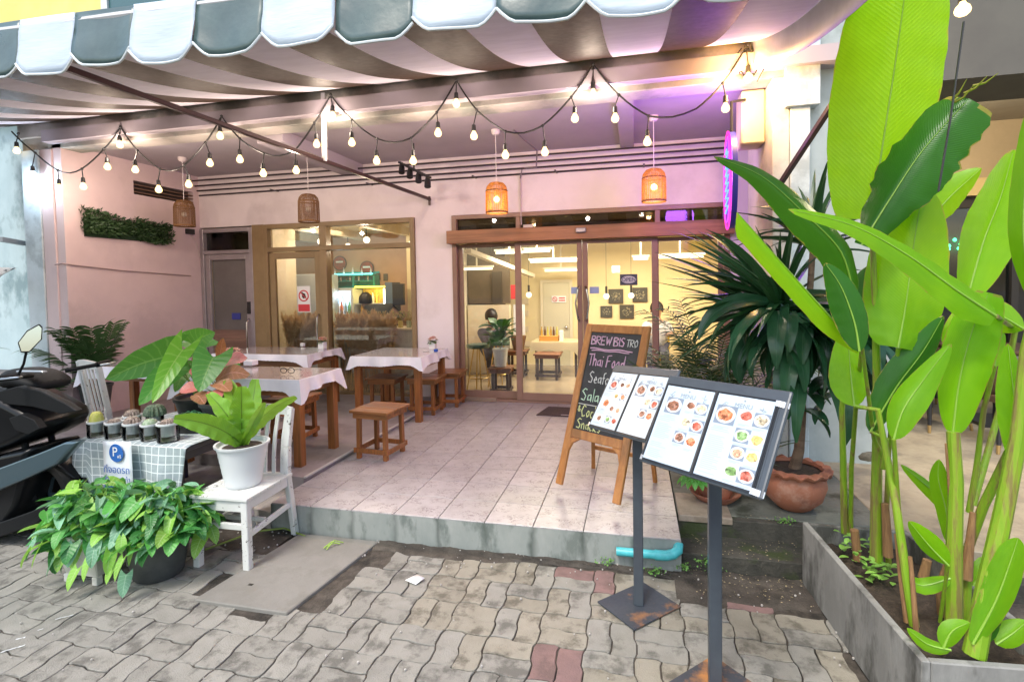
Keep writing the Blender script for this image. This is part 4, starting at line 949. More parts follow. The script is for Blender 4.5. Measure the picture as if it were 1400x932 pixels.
def menu_stand(label, Mx, foot, rot, pagesL, pagesR, sleeves, lbl2):
    T = thing('menu_stand', label, 'menu stand', foot, group='menu stands on the pavers')
    fx, fy, _ = foot
    b = MB(); b.box(-.16, -.13, 0, .16, .13, .008)
    tm(b, Matrix.Translation((fx, fy, .005)) @ Matrix.Rotation(rot, 4, 'Z')).build('base_plate', m_rust, T, world=True, smooth=0, bevel=.002)
    top = Mx @ Vector((0, .03, -.10))
    MB().box(fx - .024, fy - .024, .012, fx + .024, fy + .024, top.z).build('pole', m_sfr, T, world=True, smooth=0, bevel=.004)
    MB().bar((fx, fy, top.z - .02), Mx @ Vector((0, .02, 0)), .06, .03).build('tilt_bracket', m_sfr, T, world=True, smooth=0)
    tm(MB().box(-.235, .002, -.165, .255, .016, .195), Mx).build('back_plate', m_sfr, T, world=True, smooth=0, bevel=.008, seg=2)
    pl = menu_page(T, Mx, -.112, pagesL, seed=1); pr = menu_page(T, Mx, .112, pagesR, seed=2)
    b = MB()
    for cx in (-.112, .112):
        frame_(b, cx - .111, cx + .111, -.1555, .1555, .0065)
    tm(b, Mx).build('sleeve_edge', m_sleeve, T, world=True, smooth=0)
    MBs = MB().tube([(0, -.004, -.155), (0, -.004, .155)], .004, 6); tm(MBs, Mx).build('spine', m_sleeve, T, world=True)
    if sleeves:
        for k in range(6):
            x = .224 + k * .0058; y = -.002 + k * .0022
            tm(MB().box(x, y, -.158 + k * .001, x + .0032, y + .003, .152 - k * .001), Mx).build('page_edge', m_sleeve if k % 2 == 0 else m_sfr, T, world=True, smooth=0)
            for z in (-.158, .134):
                tm(MB().box(x - .008 + k * .001, y - .0035, z, x + .0042, y - .0005, z + .02), Mx).build('metal_corner', m_steel2, T, world=True, smooth=0)
    tm(MB().box(-.2265, -.005, -.158, -.2165, .001, -.14), Mx).build('metal_corner', m_steel2, T, world=True, smooth=0)
    return T
def frame_(b, x0, x1, z0, z1, w_):
    b.box(x0, -.0032, z0, x0 + w_, .001, z1); b.box(x1 - w_, -.0032, z0, x1, .001, z1); b.box(x0 + w_, -.0032, z0, x1 - w_, .001, z0 + w_); b.box(x0 + w_, -.0032, z1 - w_ * .6, x1 - w_, .001, z1)
m_steel2 = mat('bright_corner', (.8, .78, .74), .25, metal=.8)
M1 = Matrix.Translation((2.066, -.44, 1.047)) @ rotm(-.565, -.083, -.901)
M2 = Matrix.Translation((2.34, -1.076, 1.095)) @ rotm(-.552, -.021, -.744)
pA = [(.28, .23, .05, 'red', 1), (.60, .22, .032, 'brown', 0), (.82, .22, .034, 'pale_orange', 0), (.55, .43, .032, 'yellow', 0), (.8, .43, .034, 'orange', 1), (.28, .58, .048, 'orange', 0), (.58, .66, .034, 'brown', 0), (.82, .67, .034, 'pale_orange', 0), (.25, .86, .034, 'brown', 0), (.6, .85, .034, 'green', 1), (.84, .86, .036, 'red', 0)]
pB = [(.27, .26, .058, 'brown', 1), (.62, .22, .036, 'brown', 0), (.84, .24, .04, 'cream', 1), (.62, .44, .042, 'cream', 0), (.86, .46, .042, 'red', 1), (.60, .64, .04, 'brown', 1), (.85, .66, .042, 'orange', 0)]
pC = [(.24, .25, .062, 'orange', 1), (.60, .22, .044, 'red', 0), (.86, .24, .044, 'cream', 1), (.62, .45, .044, 'green', 1), (.87, .46, .046, 'yellow', 0), (.63, .65, .042, 'pale_orange', 1), (.88, .66, .044, 'yellow', 0), (.62, .86, .044, 'green', 0), (.87, .87, .046, 'red', 1)]
menu_stand('black menu stand with open picture menu, further one before the chalkboard', M1, (2.11, -.36, 0), R(45), pA, pB, False, 0)
menu_stand('black menu stand with open picture menu and stack of sleeves, nearest the camera', M2, (2.40, -.87, 0), R(45), pB, pC, True, 0)
# ================================================================== INTERIOR
m_iy = mat('inside_yellow', (.82, .70, .40), .7, c2=(.79, .66, .36), scale=2)
m_iw = mat('inside_cream', (.76, .70, .56), .7, c2=(.68, .57, .4), scale=2)
m_io = mat('inside_orange', (.55, .34, .22), .7, c2=(.48, .29, .18), scale=2)
m_ifl = mat('inside_floor', (.34, .27, .18), .25, c2=(.28, .22, .15), scale=3)
m_idark = mat('inside_dark', (.10, .075, .045), .8, c2=(.14, .10, .06), scale=2)  # the gloom of the unlit room beyond is put into this brown
CZ = 2.46; BY = 6.2
IR = thing('dining_room', 'yellow lit dining room seen through the glass entrance', 'room', (1.2, 4.7, ST))
MB().box(-4.6, FY + .14, ST - .1, 3.52, BY + .2, ST + .005).build('room_floor', m_ifl, IR, world=True, smooth=0)
MB().box(-.75, FY + .141, CZ, 3.52, BY + .2, CZ + .08).build('room_ceiling', m_iw, IR, world=True, smooth=0)
for y in (4.0, 4.75, 5.5): MB().box(-.62, y, CZ - .10, 3.45, y + .12, CZ + .01).build('ceiling_beam', m_iw, IR, world=True, smooth=0, bevel=.005)
MB().box(-.2, BY, ST, 3.52, BY + .1, CZ).build('room_back_wall', m_iy, IR, world=True, smooth=0)
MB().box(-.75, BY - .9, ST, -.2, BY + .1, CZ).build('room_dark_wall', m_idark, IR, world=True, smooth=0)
MB().box(3.45, FY + .15, ST, 3.52, BY, CZ).build('room_side_wall', m_iy, IR, world=True, smooth=0)
MB().box(-.75, FY + .141, ST, -.62, BY, CZ).build('partition_wall', m_iw, IR, world=True, smooth=0)
# flat dark panels painted as the unlit room beyond a half wall, at left
a = at(632, 380, Y=5.3); c = at(696, 442, Y=5.3)
MB().box(-.6, 5.25, 1.33, at(697, 400, Y=5.25).x, 5.29, 2.1).build('unlit_room_panel', m_idark, IR, world=True, smooth=0)
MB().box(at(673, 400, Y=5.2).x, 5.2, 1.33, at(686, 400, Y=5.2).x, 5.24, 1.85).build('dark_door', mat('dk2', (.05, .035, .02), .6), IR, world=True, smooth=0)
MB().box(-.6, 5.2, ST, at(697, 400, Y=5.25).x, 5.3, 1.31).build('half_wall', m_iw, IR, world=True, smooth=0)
x0, x1 = at(743, 400, Y=BY).x, at(779, 400, Y=BY).x
m_idoor = mat('inside_door', (.62, .58, .42), .5)
D_ = MB().box(x0, BY - .04, ST, x1, BY - .001, 1.66).build('inner_door', m_idoor, IR, world=True, smooth=0, bevel=.004)
b = MB(); b.box(x0 - .05, BY - .05, ST, x0 - .002, BY, 1.71); b.box(x1 + .002, BY - .05, ST, x1 + .05, BY, 1.71); b.box(x0 - .002, BY - .05, 1.662, x1 + .002, BY, 1.71); b.build('door_trim', mat('trim_cream', (.75, .68, .5), .5), IR, world=True, smooth=0)
MB().sphere((x1 - .06, BY - .07, .87), .03, 10, 6).build('knob', m_steel, D_, world=True)
pn = at(764, 409, Y=BY - .06)
nt_ = MB().box(pn.x - .13, BY - .055, pn.z - .06, pn.x + .13, BY - .045, pn.z + .06).build('no_smoking_notice', m_white, D_, world=True, smooth=0)
b = MB(); cc = Vector((pn.x - .07, BY - .06, pn.z)); b.tube([cc + Vector((.038 * math.cos(k * .5236), 0, .038 * math.sin(k * .5236))) for k in range(13)], .006, 5, False); b.bar(cc + Vector((-.03, 0, .03)), cc + Vector((.03, 0, -.03)), .005, .009); b.box(pn.x, BY - .06, pn.z + .012, pn.x + .11, BY - .056, pn.z + .03); b.box(pn.x, BY - .06, pn.z - .03, pn.x + .11, BY - .056, pn.z - .012); b.build('notice_print', m_red, nt_, world=True)
for px, py in ((716, 412), (716, 428), (716, 450), (718, 470)):
    p = at(px, py, Y=BY - .02); MB().box(p.x - .09, BY - .02, p.z - .05, p.x + .09, BY - .01, p.z + .05).build('wall_notice', mat('notice_cream', (.72, .62, .42), .6), IR, world=True, smooth=0)
p = at(702, 399, Y=4.9); MB().box(p.x - .04, 4.88, p.z - .11, p.x + .04, 4.9, p.z + .11).build('red_sign', m_red, IR, world=True, smooth=0)
# framed tile pictures
m_pf = mat('picture_dark', (.07, .065, .05), .5); m_pi = mat('picture_pattern', (.35, .3, .18), .5, c2=(.06, .06, .05), scale=40, lo=.45, hi=.5)
for px, py, s_ in ((842, 405, .125), (875, 403, .125), (857, 426, .12), (829, 426, .10)):
    p = at(px, py, Y=BY - .02); T = thing('wall_picture', {842: 'square patterned tile picture at upper left on the yellow wall', 875: 'square patterned tile picture at upper right on the yellow wall', 857: 'square patterned tile picture lowest in the middle of the yellow wall', 829: 'small patterned picture at the left edge of the yellow wall'}[px], 'picture', p, group='tile pictures on the yellow wall')
    MB().box(p.x - s_, BY - .03, p.z - s_, p.x + s_, BY - .005, p.z + s_).build('picture_frame', m_pf, T, world=True, smooth=0, bevel=.004)
    b = MB()
    for k in range(8):
        a_ = k * math.pi / 4; b.sphere((p.x + .5 * s_ * math.cos(a_), BY - .033, p.z + .5 * s_ * math.sin(a_)), .2 * s_, 6, 4, 1, .1, 1)
    b.sphere((p.x, BY - .033, p.z), .24 * s_, 8, 4, 1, .1, 1)
    b.build('picture_motif', m_pi, T, world=True)
# tube lights
m_tubeL = glow('tube_glow', (1, .84, .5), 1.5)
tubes = [((678, 346), (715, 345), 4.3, 'far left'), ((716, 344), (752, 343), 4.3, 'second'), ((725, 358), (789, 356), 5.0, ''), ((745, 370), (789, 369), 5.7, ''), ((631, 368), (673, 367), 5.0, ''), ((650, 373), (693, 372), 5.4, ''), ((866, 354), (886, 353), 4.6, ''), ((898, 352), (962, 350), 4.6, '')]
labs = ['tube light at the top left behind the first sliding door', 'tube light just right of the topmost one behind the door', 'long tube light in the middle of the first glass door', 'lowest tube light behind the first glass door', 'tube light over the dark recess, upper one', 'tube light over the dark recess, lower one', 'short tube light left of the right hand door post', 'long tube light behind the dark palm leaves']
for (a_, c_, yy, _), lb in zip(tubes, labs):
    A0, A1 = at(*a_, Y=yy), at(*c_, Y=yy); A1.z = A0.z
    T = thing('tube_light', lb, 'light', (A0 + A1) / 2, group='fluorescent tubes in the dining room')
    MB().tube([A0, A1], .017, 8).build('tube', m_tubeL, T, world=True)
    MB().box(A0.x - .02, yy - .03, A0.z + .02, A1.x + .02, yy + .03, A0.z + .05).build('batten', mat('batten', (.7, .65, .5), .5), T, world=True, smooth=0)
    if max(A0.z, 0) + .05 < CZ: MB().box((A0.x + A1.x) / 2 - .01, yy - .01, A0.z + .05, (A0.x + A1.x) / 2 + .01, yy + .01, CZ).build('hanger', mat('batten', (.7, .65, .5), .5), T, world=True, smooth=0)
def area(nm, loc, e, c, sx, sy):
    l = bpy.data.lights.new(nm, 'AREA'); l.energy = e; l.color = c; l.shape = 'RECTANGLE'; l.size = sx; l.size_y = sy
    o = bpy.data.objects.new(nm, l); col.objects.link(o); o.location = loc; return o
area('tube_light_lamp', (.9, 4.6, 2.2), 30, (1, .89, .70), 1.6, .8); area('tube_light_lamp', (2.5, 4.7, 2.2), 30, (1, .89, .70), 1.6, .8)
MB().bar(at(640, 343, Y=3.7), at(728, 377, Y=5.6), .09, .06).build('reflection_bar', m_iw, IR, world=True, smooth=0)  # white bar added in place of the awning's diagonal reflection
p = at(842, 368, Y=5.2); MB().box(p.x - .06, 5.2, p.z - .05, p.x + .06, 5.25, p.z + .05).build('exit_light', m_white, IR, world=True, smooth=0)
for px, py in ((829, 405), (863, 404), (723, 403)):
    p = at(px, py, Y=5.4); T = thing('globe_lamp', {829: 'small globe lamp hanging left of the patterned pictures', 863: 'small globe lamp hanging between the patterned pictures', 723: 'small globe lamp behind the first sliding door'}[px], 'lamp', p, group='globe lamps in the dining room')
    MB().sphere(p, .045, 12, 8).build('globe', glow('globe_glow', (1, .85, .55), 2), T, world=True); MB().tube([p + Vector((0, 0, .04)), p + Vector((0, 0, .16))], .018, 8).build('cap', m_black, T, world=True); MB().tube([p + Vector((0, 0, .1)), Vector((p.x, p.y, CZ))], .003, 5).build('cord', m_black, T, world=True)
# indoor table with caddy
TI = thing('indoor_table', 'small indoor table with see-through cloth behind the first glass door', 'table', (.86, 5.2, ST))
m_blk = wood('dark_stool', (.06, .035, .025), (.035, .02, .015), axis='z')
MB().box(.52, 5.0, .70, 1.26, 5.55, .73).build('tabletop', m_iw, TI, world=True, smooth=0)
for x in (.58, 1.2):
    for y in (5.05, 5.5): MB().box(x - .02, y - .02, ST, x + .02, y + .02, .70).build('leg', m_blk, TI, world=True, smooth=0)
b = MB(); b.grid([[(.49, 4.97, .62 + .015 * math.sin(0))] + [(.50 + k * .049, 4.975 - .01 * (k % 2), .60 + .02 * math.cos(k * 1.1) - (.06 if k in (0, 15) else 0)) for k in range(16)], [(.50, 4.99, .735)] + [(.51 + k * .049, 4.99, .735) for k in range(16)], [(.50, 5.56, .735)] + [(.51 + k * .049, 5.56, .735) for k in range(16)]])
b.build('tablecloth', mat('sheer_cloth', (.8, .72, .5), .5, trans=.5), TI, world=True, smooth=60)
p = at(751, 461, Y=5.15); T = thing('condiment_caddy', 'wooden caddy of bottles on the indoor table', 'caddy', (p.x, 5.15, .735))
MB().box(p.x - .15, 5.08, .736, p.x + .15, 5.24, .82).build('caddy_box', mat('caddy_orange', (.6, .28, .05), .5), T, world=True, smooth=0, bevel=.004)
for k in range(6): MB().lathe([(.016, 0), (.018, .13), (.008, .17), (.009, .20), (.001, .2)], (p.x - .12 + k * .048, 5.15 + .02 * (k % 2), .76), 8).build('bottle', mat('bottle%d' % (k % 3), [(.5, .3, .04), (.12, .05, .02), (.55, .5, .1)][k % 3], .2), T, world=True)
tag(MB().box(p.x + .17, 5.1, .736, p.x + .22, 5.2, .90).build('napkin_pack', m_white, smooth=0), 'white napkin pack beside the condiment caddy', 'napkins')
stool('dark wooden stool in front of the indoor table', .80, 4.85, 0, h=.40, s_=.36, mt=m_blk, mtx=m_twd, group='stools indoors')
stool('dark stool half hidden by the left door post indoors', .28, 5.0, 0, h=.42, s_=.3, mt=m_blk, mtx=m_twd, group='stools indoors')
p = at(697, 430, Y=4.6); T = thing('indoor_planter', 'brown basket with white paper screen beside the indoor door', 'planter', (.30, 5.0, .61))
MB().lathe([(.08, 0), (.13, .22), (.11, .22), (.001, .2)], (.3, 5.0, .605), 16).build('pot', m_rat, T, world=True)
MB().box(.22, 5.02, .84, .40, 5.05, 1.32).build('screen', m_white, T, world=True, smooth=0)
# plant on a stool by the door
s1_ = stool('wooden stool carrying the potted fig inside the glass', .375, 3.62, R(4), h=.37, s_=.27, mt=m_blk, mtx=m_twd, group='stools indoors')
p = Vector((.365, 3.62, ST + .375)); T = thing('potted_plant', 'broad leaved plant in a white pot on a stool behind the glass', 'plant', p)
MB().lathe([(.075, 0), (.10, .21), (.105, .215), (.105, .235), (.092, .235), (.088, .2), (.001, .195)], p, 20).build('pot', mat('ribbed_white', (.7, .7, .66), .4), T, world=True)
m_fig = leafmat('fig_leaf', (.03, .12, .03), (.05, .16, .04), trans=.15, vein=(.06, .16, .05), veins=9)
q = random.Random(5)
for k in range(24):
    b = MB(); a_ = k * 2.4; e = q.uniform(.15, 1.35); hh = q.uniform(.26, .5)
    base = p + Vector((0, 0, hh)); mid = base + Vector((math.cos(a_) * .07, math.sin(a_) * .05, .04))
    b.tube([p + Vector((0, 0, .2)), base, mid], .004, 5); blade(b, mid, a_, e * .8, q.uniform(.18, .26), .14, 1.0, oval, 6, .1); b.build('leaf', m_fig, T, world=True)
# bar stools
for i, (x, y) in enumerate(((.02, 3.75), (.22, 4.1), (.1, 4.55))):
    T = thing('bar_stool', ['bar stool with green seat nearest the glass at the left', 'second bar stool with green seat behind the potted fig', 'bar stool with green seat deepest inside'][i], 'bar stool', (x, y, ST), group='bar stools inside')
    MB().lathe([(.001, .60), (.15, .60), (.16, .62), (.155, .65), (.001, .655)], (0, 0, 0), 20).build('seat', mat('stool_green', (.04, .10, .07), .4), T)
    for k in range(4):
        a_ = k * 1.571 + .5; MB().tube([(.06 * math.cos(a_), .06 * math.sin(a_), .6), (.17 * math.cos(a_), .17 * math.sin(a_), 0)], .009, 6).build('leg', mat('brass', (.55, .38, .12), .3, metal=.8), T)
    MB().tube([(.14 * math.cos(k * .5236), .14 * math.sin(k * .5236), .2) for k in range(13)], .007, 5, False).build('footring', MATS['brass'], T)
# bar room
BR = thing('bar_room', 'bar room with orange wall seen through the left window', 'room', (-2.4, 4.6, ST))
BB = 5.3
MB().box(-4.6, BB, ST, -.76, BB + .1, CZ + .3).build('room_back_wall', m_io, BR, world=True, smooth=0)
MB().box(-4.6, FY + .141, CZ + .1, -.76, BB, CZ + .18).build('room_ceiling', m_iw, BR, world=True, smooth=0)
for k in range(4): MB().box(-4.5 + k * 1.0, FY + .15, CZ - .02, -4.38 + k * 1.0, BB, CZ + .1).build('ceiling_beam', m_iw, BR, world=True, smooth=0)
MB().box(-2.98, FY + .141, ST, -2.86, 3.9, CZ + .1).build('partition_wall', m_iw, BR, world=True, smooth=0)
MB().box(-4.7, FY + .141, ST, -4.6, BB, CZ).build('room_side_wall', m_iw, BR, world=True, smooth=0)
xc = at(545, 400, Y=4.6).x; MB().box(at(557, 400, Y=4.7).x, 4.7, ST, -.77, 4.75, CZ + .1).build('yellow_pier', m_iy, BR, world=True, smooth=0)
m_fr = mat('fridge_white', (.62, .68, .72), .35); 
def FB(x0p, y0p, x1p, y1p, Y, dy, nm, m_, par, bev=0):
    a_, c_ = at(x0p, y0p, Y=Y), at(x1p, y1p, Y=Y)
    return MB().box(a_.x, Y, c_.z, c_.x, Y + dy, a_.z).build(nm, m_, par, world=True, smooth=0, bevel=bev)
p = at(418, 380, Y=4.4); T = thing('refrigerator', 'tall pale refrigerator behind the no-entry notice', 'refrigerator', (p.x, 4.6, ST))
a_ = at(404, 375, Y=4.35); c_ = at(436, 375, Y=4.35); MB().box(a_.x, 4.35, ST, c_.x, 4.9, a_.z).build('cabinet', m_fr, T, world=True, smooth=0, bevel=.01)
MB().box(a_.x + .02, 4.33, ST + .05, c_.x - .02, 4.349, 1.25).build('fridge_door', m_fr, T, world=True, smooth=0, bevel=.008)
# drinks cooler
a_ = at(450, 394, Y=4.9); c_ = at(484, 470, Y=4.9)
T = thing('drinks_cooler', 'glass fronted drinks cooler with lit shelves of bottles', 'cooler', ((a_.x + c_.x) / 2, 5.05, ST))
b = MB(); b.box(a_.x, 4.9, ST, a_.x + .04, 5.28, a_.z); b.box(c_.x - .04, 4.9, ST, c_.x, 5.28, a_.z); b.box(a_.x + .04, 4.9, a_.z - .05, c_.x - .04, 5.28, a_.z); b.box(a_.x + .04, 5.24, ST, c_.x - .04, 5.28, a_.z - .05)
b.build('cooler_case', m_fr, T, world=True, smooth=0)
for z in (1.18, .93, .68): MB().box(a_.x + .04, 4.94, z, c_.x - .04, 5.24, z + .012).build('shelf', m_white, T, world=True, smooth=0)
MB().box(a_.x + .05, 4.93, a_.z - .075, c_.x - .05, 4.96, a_.z - .055).build('strip_light', glow('cool_strip', (.7, .88, 1), 2), T, world=True, smooth=0)
lamp('cooler_light', 'POINT', ((a_.x + c_.x) / 2, 4.98, a_.z - .12), 2.5, (.7, .88, 1), .05)
MB().box(a_.x + .04, 4.905, ST, c_.x - .04, 4.909, a_.z - .05).build('glass_door', m_glass, T, world=True, smooth=0)
bc = [(.85, .5, .1), (.8, .15, .03), (.15, .35, .1), (.5, .55, .5), (.1, .25, .08), (.6, .6, .62), (.05, .08, .04)]
labn = ['yellow', 'orange', 'green', 'clear', 'dark green', 'pale', 'black']
nbot = 0
def bottle(x, y, z, h, ci, lab=None, grp='bottles in the drinks cooler'):
    mt = mat('bottle_glass%d' % ci, bc[ci], .2, coat=.4)
    o = MB().lathe([(.028 * h / .2, 0), (.03 * h / .2, h * .6), (.012 * h / .2, h * .78), (.012 * h / .2, h), (.0001, h)], (0, 0, 0), 10).build('bottle', mt); o.location = (x, y, z)
    return tag(o, lab, 'bottle', grp)
for k in range(5): bottle(a_.x + .09 + k * .075, 5.0, 1.192, .20, [0, 1, 3, 2, 5][k], ['yellow bottle at the left end of the cooler top shelf', 'orange juice bottle on the cooler top shelf', 'clear bottle in the middle of the cooler top shelf', 'green bottle on the cooler top shelf', 'pale bottle at the right end of the cooler top shelf'][k])
for k in range(5): bottle(a_.x + .09 + k * .075, 5.0, .942, .17, 6, 'dark bottle on the cooler lower shelf, %s' % ['at its left end', 'second from the left', 'in the middle', 'second from the right', 'at its right end'][k])
# back shelves
T = thing('bar_shelf', 'teal lit wall shelf with glasses above the drinks cooler', 'shelf', (-2.7, 5.2, 1.7))
a_ = at(452, 376, Y=5.1); c_ = at(512, 392, Y=5.1)
m_teal = mat('teal_paint', (.03, .45, .42), .4)
for z in (a_.z - .01, (a_.z + c_.z) / 2, c_.z): MB().box(a_.x, 5.1, z - .012, c_.x, 5.28, z).build('shelf_board', m_teal, T, world=True, smooth=0)
for x in (a_.x, (a_.x + c_.x) / 2, c_.x - .02): MB().box(x, 5.1, c_.z, x + .02, 5.28, a_.z).build('upright', m_teal, T, world=True, smooth=0)
MB().box(a_.x, 5.285, c_.z, c_.x, 5.295, a_.z + .05).build('back_panel', m_teal, T, world=True, smooth=0)
MB().box(a_.x + .05, 5.12, a_.z + .0, c_.x - .05, 5.14, a_.z + .015).build('strip_light', glow('teal_strip', (.1, .9, .8), 3), T, world=True, smooth=0)
q = random.Random(9)
for k in range(14):
    x = a_.x + .04 + k * (c_.x - a_.x - .08) / 13; bottle(x, 5.17, a_.z - .01 if k % 3 == 0 else (a_.z + c_.z) / 2, q.uniform(.08, .14), [5, 6, 3][k % 3], '%s on the %s board of the teal wall shelf, %s' % (['tall glass', 'dark jar', 'clear bottle'][k % 3], 'top' if k % 3 == 0 else 'middle', ['at the far left', 'at the left', 'left of the upright', 'right of the upright', 'at the right end'][k * 5 // 14]), 'glasses on the teal shelf')
a_ = at(486, 395, Y=4.95); c_ = at(527, 428, Y=4.95)
T = thing('liquor_shelf', 'yellow lit liquor cabinet behind the barman', 'shelf', ((a_.x + c_.x) / 2, 5.1, 1.3))
MB().box(a_.x, 5.2, c_.z, c_.x, 5.22, a_.z).build('back_panel', mat('mustard', (.7, .5, .12), .5), T, world=True, smooth=0)
MB().box(a_.x, 4.95, a_.z, c_.x, 5.2, a_.z + .02).build('shelf_board', m_black, T, world=True, smooth=0)
MB().box(a_.x, 4.95, (a_.z + c_.z) / 2 - .05, c_.x, 5.2, (a_.z + c_.z) / 2 - .04).build('shelf_board', m_fr, T, world=True, smooth=0)
MB().box(a_.x, 4.93, a_.z + .02, c_.x + .1, 4.95, a_.z + .045).build('strip_light', glow('yellow_strip', (1, .75, .05), 4), T, world=True, smooth=0)
MB().box(c_.x - .02, 4.93, c_.z, c_.x, 4.95, a_.z).build('strip_light', glow('white_strip', (1, .9, .7), 4), T, world=True, smooth=0)
lamp('shelf_light', 'POINT', ((a_.x + c_.x) / 2, 5.0, a_.z - .05), 1.5, (1, .75, .2), .05)
for k in range(8): bottle(a_.x + .04 + k * .042, 5.08, (a_.z + c_.z) / 2 - .04 if k % 2 else c_.z, q.uniform(.12, .18), [0, 3, 5, 0][k % 4], ('%s liquor bottle on the %s shelf of the yellow lit cabinet, %s half' % (['amber','clear','pale','golden'][k % 4], 'upper' if k % 2 else 'lower', 'left' if k < 4 else 'right')), 'bottles in the liquor cabinet')
# round signs, screen, frames
for px, py, lab in ((465, 360, 'left round red enamel sign on the bar wall'), (502, 367, 'right round brown enamel sign on the bar wall')):
    p = at(px, py, Y=BB - .03); T = thing('round_sign', lab, 'sign', p, group='round signs on the bar wall')
    RX = Matrix.Rotation(R(90), 3, 'X')
    MB().lathe([(.001, .0), (.13, 0), (.13, .015), (.001, .015)], p, 28, 1, 1, RX).build('disc', mat('sign_red', (.35, .05, .03), .4, c2=(.15, .05, .04), scale=9), T, world=True)
    MB().lathe([(.115, .016), (.13, .02), (.13, .0), (.115, .016)], p, 28, 1, 1, RX).build('sign_rim', mat('sign_blk', (.05, .04, .04), .4), T, world=True)
    MB().box(p.x - .07, BB - .055, p.z + .01, p.x + .07, BB - .05, p.z + .04).build('sign_band', m_white, T, world=True, smooth=0)
T = thing('television', 'dark television and grey cabinet at the right of the bar', 'television', at(548, 400, Y=4.5))
FB(536, 388, 552, 417, 4.5, .06, 'screen', m_black, T, .005); FB(526, 386, 537, 425, 4.75, .3, 'cabinet', mat('cab_blue', (.12, .18, .24), .4), T, .004)
for px, py in ((517, 378), (527, 379)):
    p = at(px, py, Y=BB - .02); tag(MB().box(-.04, 0, -.06, .04, .01, .06).build('photo_print', m_pf, smooth=0), 'small dark frame on the bar wall, %s' % ('left one' if px == 517 else 'right one'), 'picture', 'small frames on the bar wall').location = p
# counter
T = thing('bar_counter', 'white bar counter behind the right part of the left window', 'counter', (-1.3, 3.8, ST))
MB().box(-1.75, 3.75, ST, -.78, 4.1, 1.02).build('counter_body', mat('counter_white', (.66, .62, .54), .5, c2=(.6, .56, .48), scale=3), T, world=True, smooth=0)
MB().box(-1.80, 3.70, 1.021, -.78, 4.15, 1.05).build('countertop', m_iw, T, world=True, smooth=0, bevel=.004)
q = random.Random(12)
m_dry = mat('dried_flower', (.45, .3, .14), .8, c2=(.3, .35, .12), scale=30)
T = thing('dried_flowers', 'dried flowers in jars on the bar counter', 'flowers', (-1.35, 3.85, 1.05))
for k in range(6):
    x = -1.68 + k * .13; MB().lathe([(.035, 0), (.035, .09), (.028, .1), (.001, .1)], (x, 3.85, 1.051), 12).build('jar', mat('jar%d' % (k % 3), [(.5, .3, .2), (.6, .5, .2), (.35, .4, .3)][k % 3], .3), T, world=True)
    b = MB()
    for _ in range(60):
        a1 = q.uniform(0, 6.28); r1 = q.uniform(0, .09); z1 = 1.15 + q.uniform(.0, .13); b.tube([(x, 3.85, 1.12), (x + r1 * math.cos(a1), 3.85 + r1 * math.sin(a1), z1)], .0012, 3, False); b.sphere((x + r1 * math.cos(a1), 3.85 + r1 * math.sin(a1), z1), .008, 5, 3)
    b.build('blossom', m_dry, T, world=True)
area('bar_ceiling_lamp', (-2.2, 4.1, CZ + .05), 5, (1, .78, .52), 1.6, .6)
for px, py in ((452, 341), (473, 341), (532, 343), (552, 341), (448, 322), (504, 322)):
    pass
for i, (x, y) in enumerate(((-2.4, 4.6), (-1.6, 3.75), (-1.3, 4.6), (-2.3, 3.7))):
    p = Vector((x, y, 2.30)); T = thing('globe_lamp', ['globe lamp over the drinks cooler', 'globe lamp nearest the large left window pane', 'globe lamp left of the bar television', 'globe lamp above the pampas grass behind the door leaf'][i], 'lamp', p, group='globe lamps in the bar')
    if y < 4: lamp('globe_light', 'POINT', (x, y - .05, 2.22), 4.5, (1, .82, .6), .05)
    MB().sphere(p, .045, 12, 8).build('globe', glow('globe_glow', (1, .85, .55), 2), T, world=True); MB().tube([p + Vector((0, 0, .04)), (x, y, CZ + .1)], .006, 6).build('cord', m_black, T, world=True)
# pampas grass in the window
m_pam = mat('pampas', (.82, .65, .43), .9, c2=(.70, .52, .32), scale=20, trans=.45)
def pampas(label, x0, x1, y, seed, ztop=1.28):
    T = thing('pampas_grass', label, 'dried grass', ((x0 + x1) / 2, y, ST)); q = random.Random(seed); b = MB(); st = MB()
    n = int((x1 - x0) / .008)
    for k in range(n):
        x = x0 + (x1 - x0) * q.random(); yy = y + q.uniform(-.04, .12); zt = ztop - (q.uniform(0, .10) if k % 2 else q.uniform(.08, .34)); zb = zt - q.uniform(.38, .6); dx = q.uniform(-.10, .10); dy = q.uniform(-.04, .03)
        st.tube([(x - dx * .6, yy, ST), (x, yy, zb)], .003, 3, False)
        zb = zt - q.uniform(.26, .36)
        for h in range(520):
            t = q.random(); cx_ = x + dx * t * t; cz = zb + (zt - zb) * t; r_ = .062 * math.sin(math.pi * min(1, t * .8 + .15)) * q.uniform(.5, 1.1); a1 = q.uniform(0, 6.28)
            p0 = Vector((cx_, yy + dy * t, cz)); d = Vector((math.cos(a1) * r_, math.sin(a1) * r_, q.uniform(.0, .05))); s2 = Vector((q.uniform(-1, 1), q.uniform(-1, 1), q.uniform(-1, 1))).normalized() * .0024
            b.add([p0 - s2, p0 + s2, p0 + d + s2 * .6, p0 + d - s2 * .6], [(0, 1, 2, 3)])
    stuff(b.build('plumes', m_pam, T, world=True, smooth=0)); stuff(st.build('stems', m_pam, T, world=True, smooth=0))
pampas('fluffy brown pampas grass behind the timber door leaf', -2.67, -2.07, 3.36, 1, 1.31); pampas('fluffy brown pampas grass behind the large left window pane', -1.88, -1.08, 3.36, 2, 1.31)

